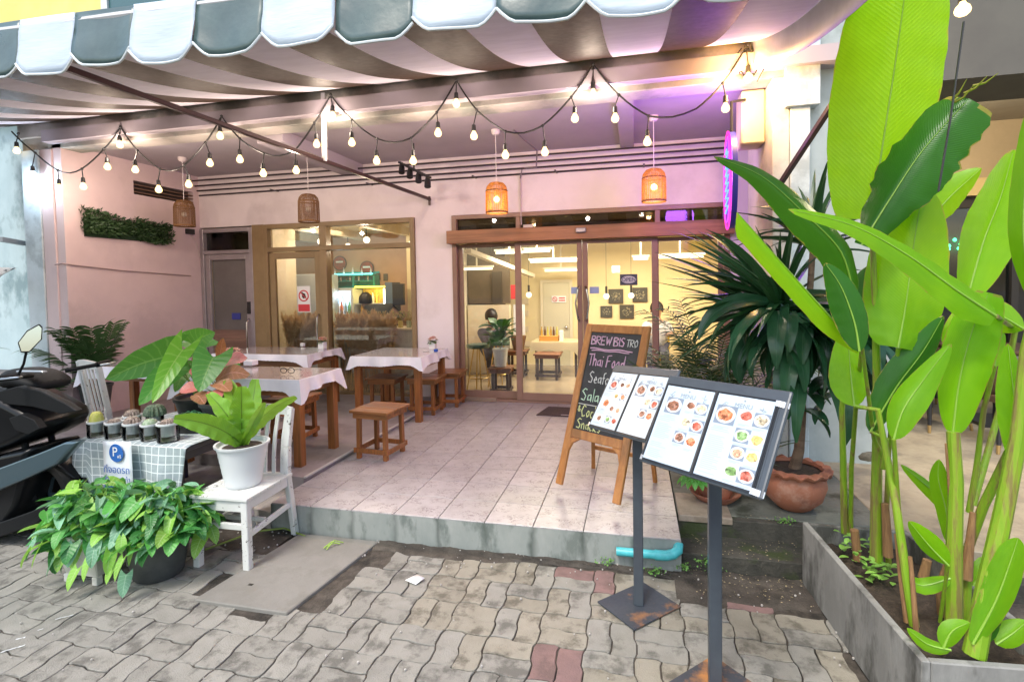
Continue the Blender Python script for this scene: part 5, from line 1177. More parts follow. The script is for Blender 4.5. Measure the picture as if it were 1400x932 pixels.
# ------------------------------------------------------------------ people
def person(label, hip, chest, neck, head, hands, knees, feet, shirt, trousers, skin=(.42, .25, .17), hairc=(.01, .008, .008), facing=(0, -1, 0), sh=.165):
    hip, chest, neck, head = map(Vector, (hip, chest, neck, head)); fd = Vector(facing).normalized(); rt = Vector((fd.y, -fd.x, 0)) * -1
    T = thing('person', label, 'person', (hip.x, hip.y, ST))
    msk = mat('skin', skin, .5, c2=tuple(v * .85 for v in skin), scale=12); ms = mat('cloth_' + '_'.join('%02d' % (v * 99) for v in shirt), shirt, .8, c2=tuple(v * .7 for v in shirt), scale=8, bump=(40, .3, .003)); mtq = mat('trouser_' + '_'.join('%02d' % (v * 99) for v in trousers), trousers, .8)
    def skin_mesh(nm, V, E, Rd, m_, par):
        me = bpy.data.meshes.new(nm); inv = W(T).inverted(); me.from_pydata([tuple(inv @ Vector(v)) for v in V], E, []); me.materials.append(m_)
        o = bpy.data.objects.new(nm, me); col.objects.link(o); o.parent = par; WM[o.name] = W(T)
        s_ = o.modifiers.new('skin', 'SKIN'); s_.use_smooth_shade = True
        if not me.skin_vertices: me.attributes.new('skin', 'FLOAT', 'POINT')
        bpy.context.view_layer.objects.active = o
        for i, r_ in enumerate(Rd):
            me.skin_vertices[0].data[i].radius = (r_, r_ * .85) if i else (r_, r_); me.skin_vertices[0].data[i].use_root = (i == 0)
        ss = o.modifiers.new('sub', 'SUBSURF'); ss.levels = 1; ss.render_levels = 2; return o
    try:
        V = [hip, (hip + chest) / 2, chest, neck, head + Vector((0, 0, -.07)), head, head + Vector((0, 0, .06))]; E = [(i, i + 1) for i in range(6)]; Rd = [.13, .125, .145, .055, .062, .088, .075]
        for s_, hnd in ((-1, hands[0]), (1, hands[1])):
            sp_ = chest + rt * (s_ * sh) + Vector((0, 0, .07)); hnd = Vector(hnd); elb = (sp_ + hnd) / 2 + rt * (s_ * .05) + Vector((0, 0, -.08)); n0 = len(V)
            V += [sp_, elb, hnd]; E += [(2, n0), (n0, n0 + 1), (n0 + 1, n0 + 2)]; Rd += [.065, .045, .03]
            dv = (hnd - elb).normalized()
            for f_ in range(5):
                off = rt * ((f_ - 2) * .016); n1 = len(V); V += [hnd + dv * .05 + off, hnd + dv * (.08 if f_ else .06) + off + Vector((0, 0, -.012))]; E += [(n0 + 2, n1), (n1, n1 + 1)]; Rd += [.011, .009]
        for s_, kn, ft in ((-1, knees[0], feet[0]), (1, knees[1], feet[1])):
            n0 = len(V); kn, ft = Vector(kn), Vector(ft); V += [hip + rt * (s_ * .09) - Vector((0, 0, .03)), kn, ft, ft + fd * .14]; E += [(0, n0), (n0, n0 + 1), (n0 + 1, n0 + 2), (n0 + 2, n0 + 3)]; Rd += [.09, .06, .04, .035]
        body = skin_mesh('body', V, E, Rd, msk, T)
        # clothes: same skeleton, slightly larger
        V2 = [hip + Vector((0, 0, -.02)), (hip + chest) / 2, chest, neck - (neck - chest) * .25]; E2 = [(0, 1), (1, 2), (2, 3)]; R2 = [.16, .16, .175, .085]
        for s_, hnd in ((-1, hands[0]), (1, hands[1])):
            sp_ = chest + rt * (s_ * sh) + Vector((0, 0, .07)); hnd = Vector(hnd); elb = (sp_ + hnd) / 2 + rt * (s_ * .05) + Vector((0, 0, -.08)); n0 = len(V2)
            V2 += [sp_, sp_.lerp(elb, .85)]; E2 += [(2, n0), (n0, n0 + 1)]; R2 += [.092, .066]
        skin_mesh('shirt', V2, E2, R2, ms, T)
        V3 = [hip]; E3 = []; R3 = [.138]
        for s_, kn, ft in ((-1, knees[0], feet[0]), (1, knees[1], feet[1])):
            n0 = len(V3); kn, ft = Vector(kn), Vector(ft); V3 += [hip + rt * (s_ * .09) - Vector((0, 0, .03)), kn, kn.lerp(ft, .9)]; E3 += [(0, n0), (n0, n0 + 1), (n0 + 1, n0 + 2)]; R3 += [.1, .07, .055]
        skin_mesh('trousers', V3, E3, R3, mtq, T)
    except Exception as ex: print('person', ex)
    RM = Matrix((rt, fd, Vector((0, 0, 1)))).transposed()
    b = MB()   # hair cap with a ragged lower edge
    P = []
    for i in range(9):
        th = i / 8 * 2.0
        P.append([head + RM @ Vector((.099 * math.sin(th) * math.cos(a_), .108 * math.sin(th) * math.sin(a_) - .012, .035 + .105 * math.cos(th) * (1.5 if math.cos(th) < 0 and math.sin(a_) < .2 else 1 if math.sin(a_) < .3 or th < 1 else .35) + .004 * math.sin(a_ * 13))) for a_ in [2 * math.pi * k / 20 for k in range(21)]])
    b.grid(P); b.build('hair', mat('hair', hairc, .45, bump=(80, .5, .003)), T, world=True, smooth=60, solid=.006)
    f_ = MB(); 
    f_.sphere(head + RM @ Vector((0, .093, -.012)), .014, 8, 5, .8, 1, 1.4)
    for s_ in (-1, 1): f_.sphere(head + RM @ Vector((s_ * .092, 0, -.005)), .02, 8, 5, .4, 1, 1.5)
    f_.build('nose_and_ears', msk, T, world=True)
    e_ = MB()
    for s_ in (-1, 1): e_.sphere(head + RM @ Vector((s_ * .033, .082, .012)), .009, 8, 5, 1.3, .6, .7)
    e_.build('eyes', m_black, T, world=True)
    e_ = MB(); e_.sphere(head + RM @ Vector((0, .086, -.042)), .02, 8, 4, 1.1, .3, .25); e_.build('mouth', mat('lips', (.3, .1, .08), .5), T, world=True)
    return T
bh = at(500, 412, Y=4.35); bc_ = at(520, 438, Y=4.3)
person('person in a dark grey shirt leaning over behind the bar, back turned', (bc_.x + .14, 4.3, .98), (bc_.x - .01, 4.3, 1.24), (bh.x + .05, 4.33, bh.z - .13), tuple(bh), [(bc_.x + .45, 4.6, 1.02), (bc_.x + .38, 4.2, 1.0)], [(bc_.x + .1, 4.25, .58), (bc_.x + .22, 4.4, .58)], [(bc_.x + .1, 4.35, ST + .04), (bc_.x + .25, 4.5, ST + .04)], (.05, .055, .05), (.03, .03, .04), facing=(-.5, 1, 0))
p2_ = at(898, 424, Y=5.3)
person('person in a pale shirt seated deep in the dining room by the right door post', (p2_.x, 5.35, .62), (p2_.x, 5.33, p2_.z - .31), (p2_.x, 5.32, p2_.z - .15), tuple(p2_), [(p2_.x - .15, 5.05, .85), (p2_.x + .15, 5.05, .85)], [(p2_.x - .1, 4.95, .6), (p2_.x + .1, 4.95, .6)], [(p2_.x - .1, 4.95, ST + .04), (p2_.x + .1, 4.95, ST + .04)], (.5, .5, .48), (.05, .05, .07), facing=(.1, -1, 0))
T = thing('indoor_chair', 'yellow chair under the person in the pale shirt', 'chair', (p2_.x, 5.4, ST))
m_ych = mat('chair_yellow', (.6, .42, .05), .5)
MB().box(p2_.x - .2, 5.15, .44, p2_.x + .2, 5.55, .48).build('seat', m_ych, T, world=True, smooth=0); MB().box(p2_.x - .2, 5.55, .5, p2_.x + .2, 5.59, 1.0).build('backrest', m_ych, T, world=True, smooth=0)
for sx in (-.18, .18):
    for y in (5.18, 5.55): MB().tube([(p2_.x + sx, y, ST), (p2_.x + sx, y, .44)], .012, 6).build('leg', m_black, T, world=True)
p3_ = at(672, 434, Y=4.9)
person('person with dark hair seated behind the potted fig by the dark recess', (p3_.x, 4.95, .62), (p3_.x, 4.93, p3_.z - .31), (p3_.x, 4.92, p3_.z - .15), tuple(p3_), [(p3_.x - .15, 5.2, .85), (p3_.x + .15, 5.2, .85)], [(p3_.x - .1, 5.1, .6), (p3_.x + .1, 5.1, .6)], [(p3_.x - .1, 5.1, ST + .04), (p3_.x + .1, 5.1, ST + .04)], (.1, .1, .12), (.05, .05, .07), facing=(0, 1, 0))
# mat at the door
m_mat = mat('door_mat', (.05, .035, .035), .9, c2=(.09, .065, .06), scale=60, bump=(200, .6, .004))
T = thing('door_mat', 'dark brown door mat before the glass entrance', 'mat', (1.5, 2.8, ST))
MB().prism([(1.03, 2.6), (2.0, 2.56), (2.03, 2.98), (1.1, 3.0)], ST + .0005, ST + .012).build('mat_base', m_mat, T, world=True, smooth=0, bevel=.002)
MB().box(1.3, 2.62, ST + .0122, 1.48, 2.635, ST + .0126).build('mat_print', m_cloth, T, world=True, smooth=0)
# ================================================================== PARKING SIGN TABLE AND POTS (left)
TZ = .64
m_lac = mat('black_lacquer', (.018, .022, .028), .3, c2=(.03, .035, .04), scale=5, coat=.3)
T = thing('plant_table', 'low black table by the scooter carrying cactus jars and potted plants', 'table', (-1.15, 0, 0))
MB().box(-1.53, -.30, TZ - .035, -.66, .52, TZ - .006).build('tabletop', m_lac, T, world=True, smooth=0, bevel=.004)
for x in (-1.46, -.80):
    for y in (-.25, .42): MB().box(x - .035, y - .035, 0 if y < .2 else .1, x + .035, y + .035, TZ - .036).build('leg', m_lac, T, world=True, smooth=0, bevel=.004)
MB().box(-1.5, -.27, TZ - .10, -.70, -.25, TZ - .036).build('apron', m_lac, T, world=True, smooth=0)
MB().box(-.72, -.25, TZ - .10, -.70, .45, TZ - .036).build('apron', m_lac, T, world=True, smooth=0)
# checked cloth
mc = mat('checked_cloth', (.36, .43, .45), .75, c2=(.30, .36, .38), scale=30, bump=(200, .2, .001))
n_, l_ = mc.node_tree.nodes, mc.node_tree.links; N_, L_ = n_, l_
uvn = n_.new('ShaderNodeUVMap'); sp = n_.new('ShaderNodeSeparateXYZ'); l_.new(uvn.outputs[0], sp.inputs[0])
ln = None
for o_ in (0, 1):
    f_ = mth('LESS_THAN', mth('ABSOLUTE', mth('SUBTRACT', mth('FRACT', mth('MULTIPLY', sp.outputs[o_], 18)), .5)), .055); ln = f_ if ln is None else mth('MAXIMUM', ln, f_)
b_ = n_['Principled BSDF']; src = b_.inputs['Base Color'].links[0].from_socket; mx = n_.new('ShaderNodeMix'); mx.data_type = 'RGBA'; l_.new(ln, mx.inputs[0]); l_.new(src, mx.inputs[6]); mx.inputs[7].default_value = (.72, .78, .78, 1); l_.new(mx.outputs[2], b_.inputs['Base Color'])
T = thing('checked_tablecloth', 'grey and white checked cloth over the low plant table', 'tablecloth', (-1.15, 0, TZ))
b = MB(); P = []; U = []
nx, prof_ = 34, []
for i in range(nx + 1):
    s_ = i / nx; x = -1.55 + .90 * s_; row = []
    for j in range(30):
        d = j / 29 * 1.12    # arc length from the back edge forward
        if d < .80: y, z = .50 - d, TZ + .001
        else:
            e = d - .80; y = -.30 - .018 * math.sin(s_ * 17 + 1) * min(1, e * 5) - .012 - e * .03; z = TZ - e * (1 if s_ > .14 else .75)
        if s_ > .82 and d > .8: x2 = x - (d - .8) * .22 * (s_ - .82) / .18 * 1.0
        else: x2 = x
        if s_ < .1: pass
        row.append((x2, y, z)); U.append((s_ * .90, d))
    P.append(row)
b.grid(P); b.uv = U
b.build('cloth', mc, T, world=True, smooth=60, solid=.002)
# parking notice hanging in front
T = thing('parking_sign', 'white and blue paper parking notice taped over the checked cloth', 'sign', (-1.13, -.36, .5))
m_blu = mat('print_blue', (.02, .12, .42), .5)
p0 = Vector((-1.13, -.362, .52)); sh_ = MB(); PP = []
for i in range(7):
    PP.append([(p0.x + (-.115 + i * .0383), p0.y - .004 * math.sin(i * 1.1), p0.z + .145 - j * .0365 + .004 * (i / 6)) for j in range(10)])
sh_.grid(PP); sh_.build('paper_sheet', mat('paper_white', (.76, .80, .84), .4, coat=.2), T, world=True, smooth=60, solid=.0015)
fy = p0.y - .009
b = MB(); b.lathe([(.056, 0), (.0001, .001)], (p0.x - .0, fy, p0.z + .075), 28, 1, 1.05, Matrix.Rotation(R(90), 3, 'X')); b.build('blue_disc', m_blu, T, world=True); MB().box(p0.x - .105, fy, p0.z - .188, p0.x + .105, fy + .001, p0.z - .13).build('blue_band', m_blu, T, world=True)
def T2(s, x, z, size, m_): 
    tx = text('sign_lettering', s, m_, None, Matrix.Translation((x, fy - .002, z)) @ Matrix.Rotation(R(90), 4, 'X'), size, .0004); TXT.append((tx, T))
T2('P', p0.x - .008, p0.z + .08, .085, m_white); T2('ฟรี', p0.x + .026, p0.z + .052, .028, m_white)
T2('ที่จอดรถ', p0.x, p0.z - .035, .062, m_blu); T2('สำหรับลูกค้า', p0.x, p0.z - .095, .044, m_blu); T2('จอดฟรี', p0.x, p0.z - .158, .036, m_white)
# cactus jars
m_jar = glass('jar_glass', (.98, .99, .98), .03, 1.2); m_wp = mat('white_plastic', (.62, .65, .66), .4); m_sand = mat('jar_water', (.17, .15, .09), .35, c2=(.25, .23, .15), scale=20)
m_cac = {'yellow': mat('cactus_yellow', (.42, .45, .08), .7, c2=(.55, .52, .2), scale=60, bump=(120, .6, .003)), 'brown': mat('cactus_brown', (.17, .12, .10), .8, c2=(.4, .33, .28), scale=70, bump=(120, .8, .004)), 'green': mat('cactus_green', (.16, .27, .14), .7, c2=(.4, .48, .36), scale=60, bump=(120, .8, .003)), 'dark': mat('cactus_dark', (.05, .10, .06), .7, c2=(.2, .25, .18), scale=60, bump=(120, .8, .003))}
def cactus(label, x, y, z, kind, r_, h, jar=.056, jarh=.092):
    T = thing('cactus_jar', label, 'cactus', (x, y, z), group='cacti in white cups standing in glass jars')
    MB().lathe([(jar * .97, .002), (jar, .01), (jar, jarh), (jar * .95, jarh), (jar * .95, .012), (.001, .012)], (0, 0, 0), 24).build('glass_jar', m_jar, T)
    MB().lathe([(.001, .013), (jar * .93, .013), (jar * .93, .028), (.001, .03)], (0, 0, 0), 20).build('jar_water', m_sand, T)
    MB().lathe([(jar * .68, .036), (jar * .88, jarh + .004), (jar * 1.02, jarh + .006), (jar * 1.02, jarh + .018), (jar * .9, jarh + .018), (jar * .85, jarh + .0), (.001, jarh)], (0, 0, 0), 24).build('white_cup', m_wp, T)
    b = MB(); n = 28; rib = .12 if kind in ('brown', 'dark') else .05; pr = []
    vs = []
    for i in range(10):
        th = i / 9 * math.pi * .5; rr_ = r_ * (math.cos(th) ** .6) if i < 9 else .0005
        vs.append([(rr_ * (1 + rib * math.cos(k * 2 * math.pi / n * (n / 2))) * math.cos(2 * math.pi * k / n), rr_ * (1 + rib * math.cos(k * math.pi)) * math.sin(2 * math.pi * k / n), jarh + .004 + h * math.sin(th)) for k in range(n + 1)])
    b.grid(vs); o = b.build('cactus', m_cac[kind], T, smooth=70)
    s_ = MB(); q = random.Random(int(x * 1000))
    for k in range(90 if kind != 'yellow' else 60):
        a1 = q.uniform(0, 6.28); th = q.uniform(.05, 1.5); c = Vector((r_ * math.cos(th) ** .6 * math.cos(a1), r_ * math.cos(th) ** .6 * math.sin(a1), jarh + h * math.sin(th))); d = Vector((math.cos(a1) * math.cos(th), math.sin(a1) * math.cos(th), math.sin(th) + .1)) * .011
        s_.add([c + Vector((.0012, 0, 0)), c - Vector((.0012, 0, 0)), c + d], [(0, 1, 2)])
    s_.build('spines', mat('spine', (.6, .55, .42), .7), T, smooth=0)
ty = TZ + .003
cactus('leftmost cactus jar with a tall yellow green cactus', -1.465, -.225, ty, 'yellow', .040, .075)
cactus('second cactus jar with a small brown spiny cactus', -1.315, -.225, ty, 'brown', .036, .03)
cactus('middle cactus jar with a round brown ribbed cactus', -1.165, -.225, ty, 'brown', .045, .052)
cactus('fourth cactus jar with a pale green dome cactus', -1.02, -.225, ty, 'green', .042, .042)
cactus('rightmost and largest cactus jar with a brown clustered cactus', -.875, -.225, ty, 'brown', .040, .036, .066, .105)
cactus('dark green globe cactus in the second row behind the jars', -1.25, .02, ty, 'dark', .065, .075)
cactus('small brown cactus in the second row at the left', -1.36, -.06, ty, 'brown', .045, .05)
# pots
m_blackpot = mat('black_pot', (.012, .013, .014), .5, c2=(.03, .03, .03), scale=6); m_greypot = mat('grey_pot', (.045, .05, .052), .55, c2=(.08, .085, .085), scale=6)
m_soil = mat('potting_soil', (.035, .025, .018), .95, c2=(.07, .05, .035), scale=40, bump=(90, 1, .01))
def pot(T, c, r0, r1, h, m_, rim=.012, n=28, nm='pot', wob=0):
    MB().lathe([(r0 * .92, 0), (r0, .01), (r1, h - rim * 2), (r1 + rim * .8, h - rim * 2), (r1 + rim, h), (r1 - rim * .4, h), (r1 - rim * .8, h - rim * 2), (r1 - rim, h - .03), (.001, h - .03)], c, n, wob=wob).build(nm, m_, T, world=True, smooth=40)
    MB().lathe([(r1 - rim * .9, h - .028), (r1 * .5, h - .018), (.001, h - .012)], c, n).build('soil', m_soil, T, world=True)
m_phil = leafmat('philodendron_leaf', (.05, .22, .04), (.085, .32, .05), trans=.35, tcol=(.2, .5, .04), vein=(.22, .42, .10), veins=8, vw=.02, amt=.45, rough=.35)
m_philb = leafmat('philodendron_young', (.13, .40, .03), (.2, .5, .05), trans=.35, tcol=(.3, .6, .05), vein=(.4, .62, .15), veins=8, vw=.02, amt=.5, rough=.3)
m_stem = mat('green_stem', (.10, .22, .04), .5, c2=(.16, .28, .06), scale=12)
# big philodendron
pp = at(268, 572, Z=TZ); pp = Vector((-1.10, .26, TZ + .001)); T = thing('philodendron', 'large heart leaved green philodendron in a black tub on the plant table', 'plant', pp)
pot(T, pp, .12, .16, .19, m_blackpot)
LV = [ # base px, tip px, Y of base, Y of tip, width, young?, roll
 ((232, 478), (140, 512), .18, -.12, .27, 0, -.5), ((246, 470), (204, 545), .1, -.18, .17, 1, .1), ((236, 496), (186, 548), .12, -.18, .22, 0, .2), ((288, 480), (268, 530), .0, -.15, .24, 0, .2),
 ((258, 462), (290, 448), .3, .30, .20, 0, .4), ((275, 468), (240, 462), .5, .6, .18, 0, .2), ((215, 486), (172, 500), .4, .3, .20, 0, 0), ((302, 500), (325, 492), .4, .4, .16, 0, 0), ((250, 500), (235, 530), .3, .1, .12, 0, 0)]
def heartleaf(T, base, tip, wd, m_, lobe=.22, sag=.12, roll=0, origin=None, n=10, prof=None, nm='leaf', fold=.18, rs=.004, wave=0, up=None):
    base, tip = Vector(base), Vector(tip); d = tip - base; L = d.length; b = MB()
    view = (CAM - base).normalized(); dn = d.normalized()
    side = dn.cross((Vector((0, 0, 1)) * .45 + view) if up is None else Vector(up))
    if side.length < .25: side = dn.cross(view)
    side.normalize(); side = Matrix.Rotation(roll, 3, dn) @ side; nup = side.cross(dn).normalized()
    if nup.dot(view) < 0: nup = -nup
    P = []; prof = prof or heart; m = 4
    for i in range(n + 1):
        t = i / n; c = base + d * t + Vector((0, 0, sag * L * math.sin(math.pi * min(1, t * 1.1)) )) ; w_ = wd * .5 * prof(t); row = []
        for j in range(-m, m + 1):
            s_ = j / m
            q_ = c + side * (w_ * s_) + nup * (abs(s_) * w_ * fold) - dn * (lobe * abs(s_) ** 1.3 * L * max(0, 1 - t * 2.0))
            if wave: q_ += nup * wave * w_ * abs(s_) * math.sin(t * 17 + (1.5 if s_ > 0 else 0))
            row.append(q_)
        P.append(row)
    b.grid(P); o = b.build(nm, m_, T, world=True, smooth=70)
    if origin is not None:
        og = Vector(origin); md = (og + base) / 2 + Vector((0, 0, .25 * (base - og).length)) * .5
        MB().tube([og, og.lerp(md, .5) + Vector((0, 0, .02)), md, base.lerp(md, .4) + Vector((0, 0, .008)), base], [rs * 1.4, rs * 1.3, rs * 1.1, rs, rs * .9], 6).build('stem', m_stem, T, world=True)
    return o
for bp_, tp_, y0, y1, wd, yg, rl in LV:
    heartleaf(T, at(bp_[0] + 4, bp_[1] + 8, Y=y0), at(tp_[0] + 4, tp_[1] + 6, Y=y1), wd * 1.15, m_philb if yg else m_phil, lobe=.36, sag=.05, roll=rl, origin=pp + Vector((random.uniform(-.03, .03), random.uniform(-.03, .03), .17)))
b = MB(); q = random.Random(3)
# red leaved aglaonema
m_red_l = leafmat('aglaonema_red', (.62, .15, .15), (.60, .24, .20), trans=.3, tcol=(.8, .25, .15), vein=(.75, .35, .28), veins=7, vw=.03, edge=(.2, .28, .06))
m_red_d = leafmat('aglaonema_dark', (.22, .10, .05), (.35, .16, .06), trans=.25, tcol=(.5, .15, .05), vein=(.55, .25, .18), veins=7, vw=.03, edge=(.12, .22, .05))
ap = Vector((-.85, .22, TZ + .001)); T = thing('aglaonema', 'red and bronze leaved plant in a grey tub on the plant table', 'plant', ap)
pot(T, ap, .10, .15, .17, m_greypot)
q = random.Random(8)
for k, (bx, by, tx, ty_, y0, wd, rd) in enumerate([(300, 505, 338, 490, .15, .12, 1), (296, 520, 342, 512, .05, .11, 0), (285, 512, 275, 522, 0, .09, 1), (280, 510, 258, 508, .1, .10, 1), (292, 525, 315, 535, -.05, .12, 0), (290, 535, 300, 545, -.1, .10, 1), (275, 530, 245, 535, 0, .10, 1), (300, 500, 305, 462, .3, .07, 0), (265, 540, 280, 552, -.1, .09, 0), (310, 530, 330, 540, .1, .10, 0), (285, 500, 262, 490, .25, .09, 0), (305, 515, 290, 498, .3, .1, 1)]):
    heartleaf(T, at(bx, by, Y=y0), at(tx, ty_, Y=y0 - .08), wd, m_red_l if rd else m_red_d, lobe=.05, sag=.1, roll=q.uniform(-.3, .3), prof=oval, origin=ap + Vector((0, 0, .14)), rs=.003)
# small leaved green pot
m_tiny = mat('tiny_leaf', (.04, .2, .09), .45, c2=(.08, .32, .15), scale=14)
T = thing('creeping_plant', 'low tuft of tiny bright green leaves behind the largest cactus jar', 'plant', (-.93, .0, TZ))
b = MB(); q = random.Random(2)
for k in range(650):
    a1 = q.uniform(0, 6.28); r1 = q.random() ** .5; c = Vector((-.93 + .19 * r1 * math.cos(a1), .02 + .11 * r1 * math.sin(a1), TZ + .05 + .085 * (1 - r1 ** 2) * q.uniform(.6, 1.1)))
    a2 = q.uniform(0, 6.28); d = Vector((math.cos(a2), math.sin(a2), q.uniform(-.2, .6))) * .013; s2 = Vector((-d.y, d.x, 0)) * .55
    b.add([c - d, c + s2, c + d, c - s2], [(0, 1, 2, 3)])
stuff(b.build('leaves', m_tiny, T, world=True, smooth=0)); MB().lathe([(.12, 0), (.15, .055), (.001, .055)], (-.93, .02, TZ + .001), 20, 1.1, .75).build('dish', m_blackpot, T, world=True)
T = thing('small_bottle', 'small dark bottle with white cap on the plant table', 'bottle', (-.68, -.02, TZ)); MB().lathe([(.022, 0), (.022, .06), (.009, .08), (.009, .09)], (0, 0, .002), 12).build('bottle_body', m_blackpot, T); MB().lathe([(.012, .088), (.012, .105), (.001, .107)], (0, 0, 0), 12).build('cap', m_wp, T)

# ------------------------------------------------------------------ white chair with the fern
m_cw2 = mat('chipped_white_paint', (.62, .645, .62), .4, c2=(.57, .59, .565), scale=7, bump=(40, .15, .001))
n_, l_ = m_cw2.node_tree.nodes, m_cw2.node_tree.links; N_, L_ = n_, l_; b_ = n_['Principled BSDF']; src = b_.inputs['Base Color'].links[0].from_socket
tcn = n_.new('ShaderNodeTexCoord'); nz = n_.new('ShaderNodeTexNoise'); nz.inputs['Scale'].default_value = 26; nz.inputs['Detail'].default_value = 7; nz.inputs['Roughness'].default_value = .8; l_.new(tcn.outputs['Object'], nz.inputs[0])
n2 = n_.new('ShaderNodeTexNoise'); n2.inputs['Scale'].default_value = 4; l_.new(tcn.outputs['Object'], n2.inputs[0])
f_ = mth('GREATER_THAN', mth('ADD', nz.outputs[0], mth('MULTIPLY', n2.outputs[0], .3)), .77); mx = n_.new('ShaderNodeMix'); mx.data_type = 'RGBA'; l_.new(f_, mx.inputs[0]); l_.new(src, mx.inputs[6]); mx.inputs[7].default_value = (.06, .05, .04, 1); l_.new(mx.outputs[2], b_.inputs['Base Color'])
def chair(label, loc, rz, sw=.36, sdp=.42, sh_=.43, bh_=.84):
    T = thing('white_chair', label, 'chair', loc, rz, 'white painted wooden chairs')
    h = sw / 2
    for k in range(7):
        y0 = -sdp / 2 - .01 + k * (sdp + .01) / 7; MB().box(-h - .01, y0 + .001, sh_ - .018, h + .01, y0 + (sdp + .01) / 7 - .001, sh_).build('seat_slat', m_cw2, T, smooth=0, bevel=.002)
    for s_ in (-1, 1):
        MB().bar((s_ * (h - .02), -sdp / 2 + .02, sh_ - .02), (s_ * (h - .015), -sdp / 2 + .015, 0), .042, .042, up=(0, 1, 0)).build('leg', m_cw2, T, smooth=0, bevel=.004)
        b = MB(); x = s_ * (h - .02); b.bar((x, sdp / 2 + .05, 0), (x, sdp / 2 - .012, sh_ - .02), .034, .045); b.bar((x, sdp / 2 - .012, sh_ - .02), (x, sdp / 2 + .0, .6), .034, .042); b.bar((x, sdp / 2, .6), (x, sdp / 2 + .05, bh_), .034, .038); b.build('rear_post', m_cw2, T, smooth=0, bevel=.004)
        MB().box(s_ * (h - .02) - .012, -sdp / 2 + .04, sh_ - .08, s_ * (h - .02) + .012, sdp / 2 - .03, sh_ - .019).build('seat_rail', m_cw2, T, smooth=0, bevel=.002)
        MB().bar((s_ * (h - .02), -sdp / 2 + .035, .20), (s_ * (h - .02), sdp / 2 + .0, .22), .02, .032).build('stretcher', m_cw2, T, smooth=0, bevel=.002)
        for _ in (0,): pass
    MB().box(-h + .0, -sdp / 2 + .005, sh_ - .085, h - .0, -sdp / 2 + .028, sh_ - .019).build('seat_rail', m_cw2, T, smooth=0, bevel=.002)
    MB().box(-h + .04, sdp / 2 - .03, sh_ - .08, h - .04, sdp / 2 - .01, sh_ - .019).build('seat_rail', m_cw2, T, smooth=0, bevel=.002)
    MB().box(-h + .04, -sdp / 2 + .012, .235, h - .04, -sdp / 2 + .032, .27).build('stretcher', m_cw2, T, smooth=0, bevel=.002)
    MB().box(-h + .04, -.01, .2, h - .04, .01, .225).build('stretcher', m_cw2, T, smooth=0, bevel=.002)
    # curved crest rail and slats
    P = []
    for i in range(13):
        t = i / 12; x = -h + .005 + (sw - .01) * t; y = sdp / 2 + .045 + .022 * math.sin(math.pi * t); z = bh_ - .045; hh = .05 + .016 * math.sin(math.pi * t)
        P.append([(x, y - .009, z), (x, y - .009, z + hh), (x, y + .009, z + hh), (x, y + .009, z), (x, y - .009, z)])
    b = MB(); b.grid(P); b.build('crest_rail', m_cw2, T, smooth=30)
    for k in range(5):
        x = -h + .055 + k * (sw - .11) / 4; pr = [(x, sdp / 2 - .015, sh_ - .04), (x, sdp / 2 - .005, .55), (x, sdp / 2 + .012, .66), (x, sdp / 2 + .052, bh_ - .04)]
        b = MB(); P = [[(p_[0] - .012, p_[1] - .005, p_[2]), (p_[0] + .012, p_[1] - .005, p_[2]), (p_[0] + .012, p_[1] + .005, p_[2]), (p_[0] - .012, p_[1] + .005, p_[2]), (p_[0] - .012, p_[1] - .005, p_[2])] for p_ in pr]; b.grid(P); b.build('back_slat', m_cw2, T, smooth=30)
    return T
chair('chipped white wooden chair carrying the white fern pot on the paving', (-.255, -.285, 0), R(2))
c2 = chair('white slatted chair behind the scooter, by the plant table', (-1.99, .45, .125), R(160), sw=.42, bh_=.95)
fp = Vector((-.245, -.30, .432)); T = thing('fern_pot', 'birds nest fern in a ribbed white pot on the white chair', 'plant', fp)
MB().lathe([(.095, 0), (.100, .006)] + [(.100 + .04 * k / 14 + (.002 if k % 2 else 0), .006 + .235 * k / 14) for k in range(1, 14)] + [(.142, .242), (.153, .245), (.155, .258), (.142, .258), (.135, .235), (.001, .23)], fp, 40).build('pot', m_wp, T, world=True, smooth=50)
MB().lathe([(.134, .232), (.05, .24), (.001, .24)], fp, 24).build('soil', m_soil, T, world=True)
m_fern = leafmat('fern_blade', (.16, .38, .03), (.25, .5, .05), trans=.35, tcol=(.35, .65, .04), vein=(.04, .07, .015), veins=26, vw=.022, amt=.25, rough=.3)
fo = fp + Vector((0, 0, .24))
fprof = lambda t: max(.03, .28 + .72 * math.sin(math.pi * min(1, t * .8 + .1)) if t < .8 else (1 - t) * 4.5 * .9)
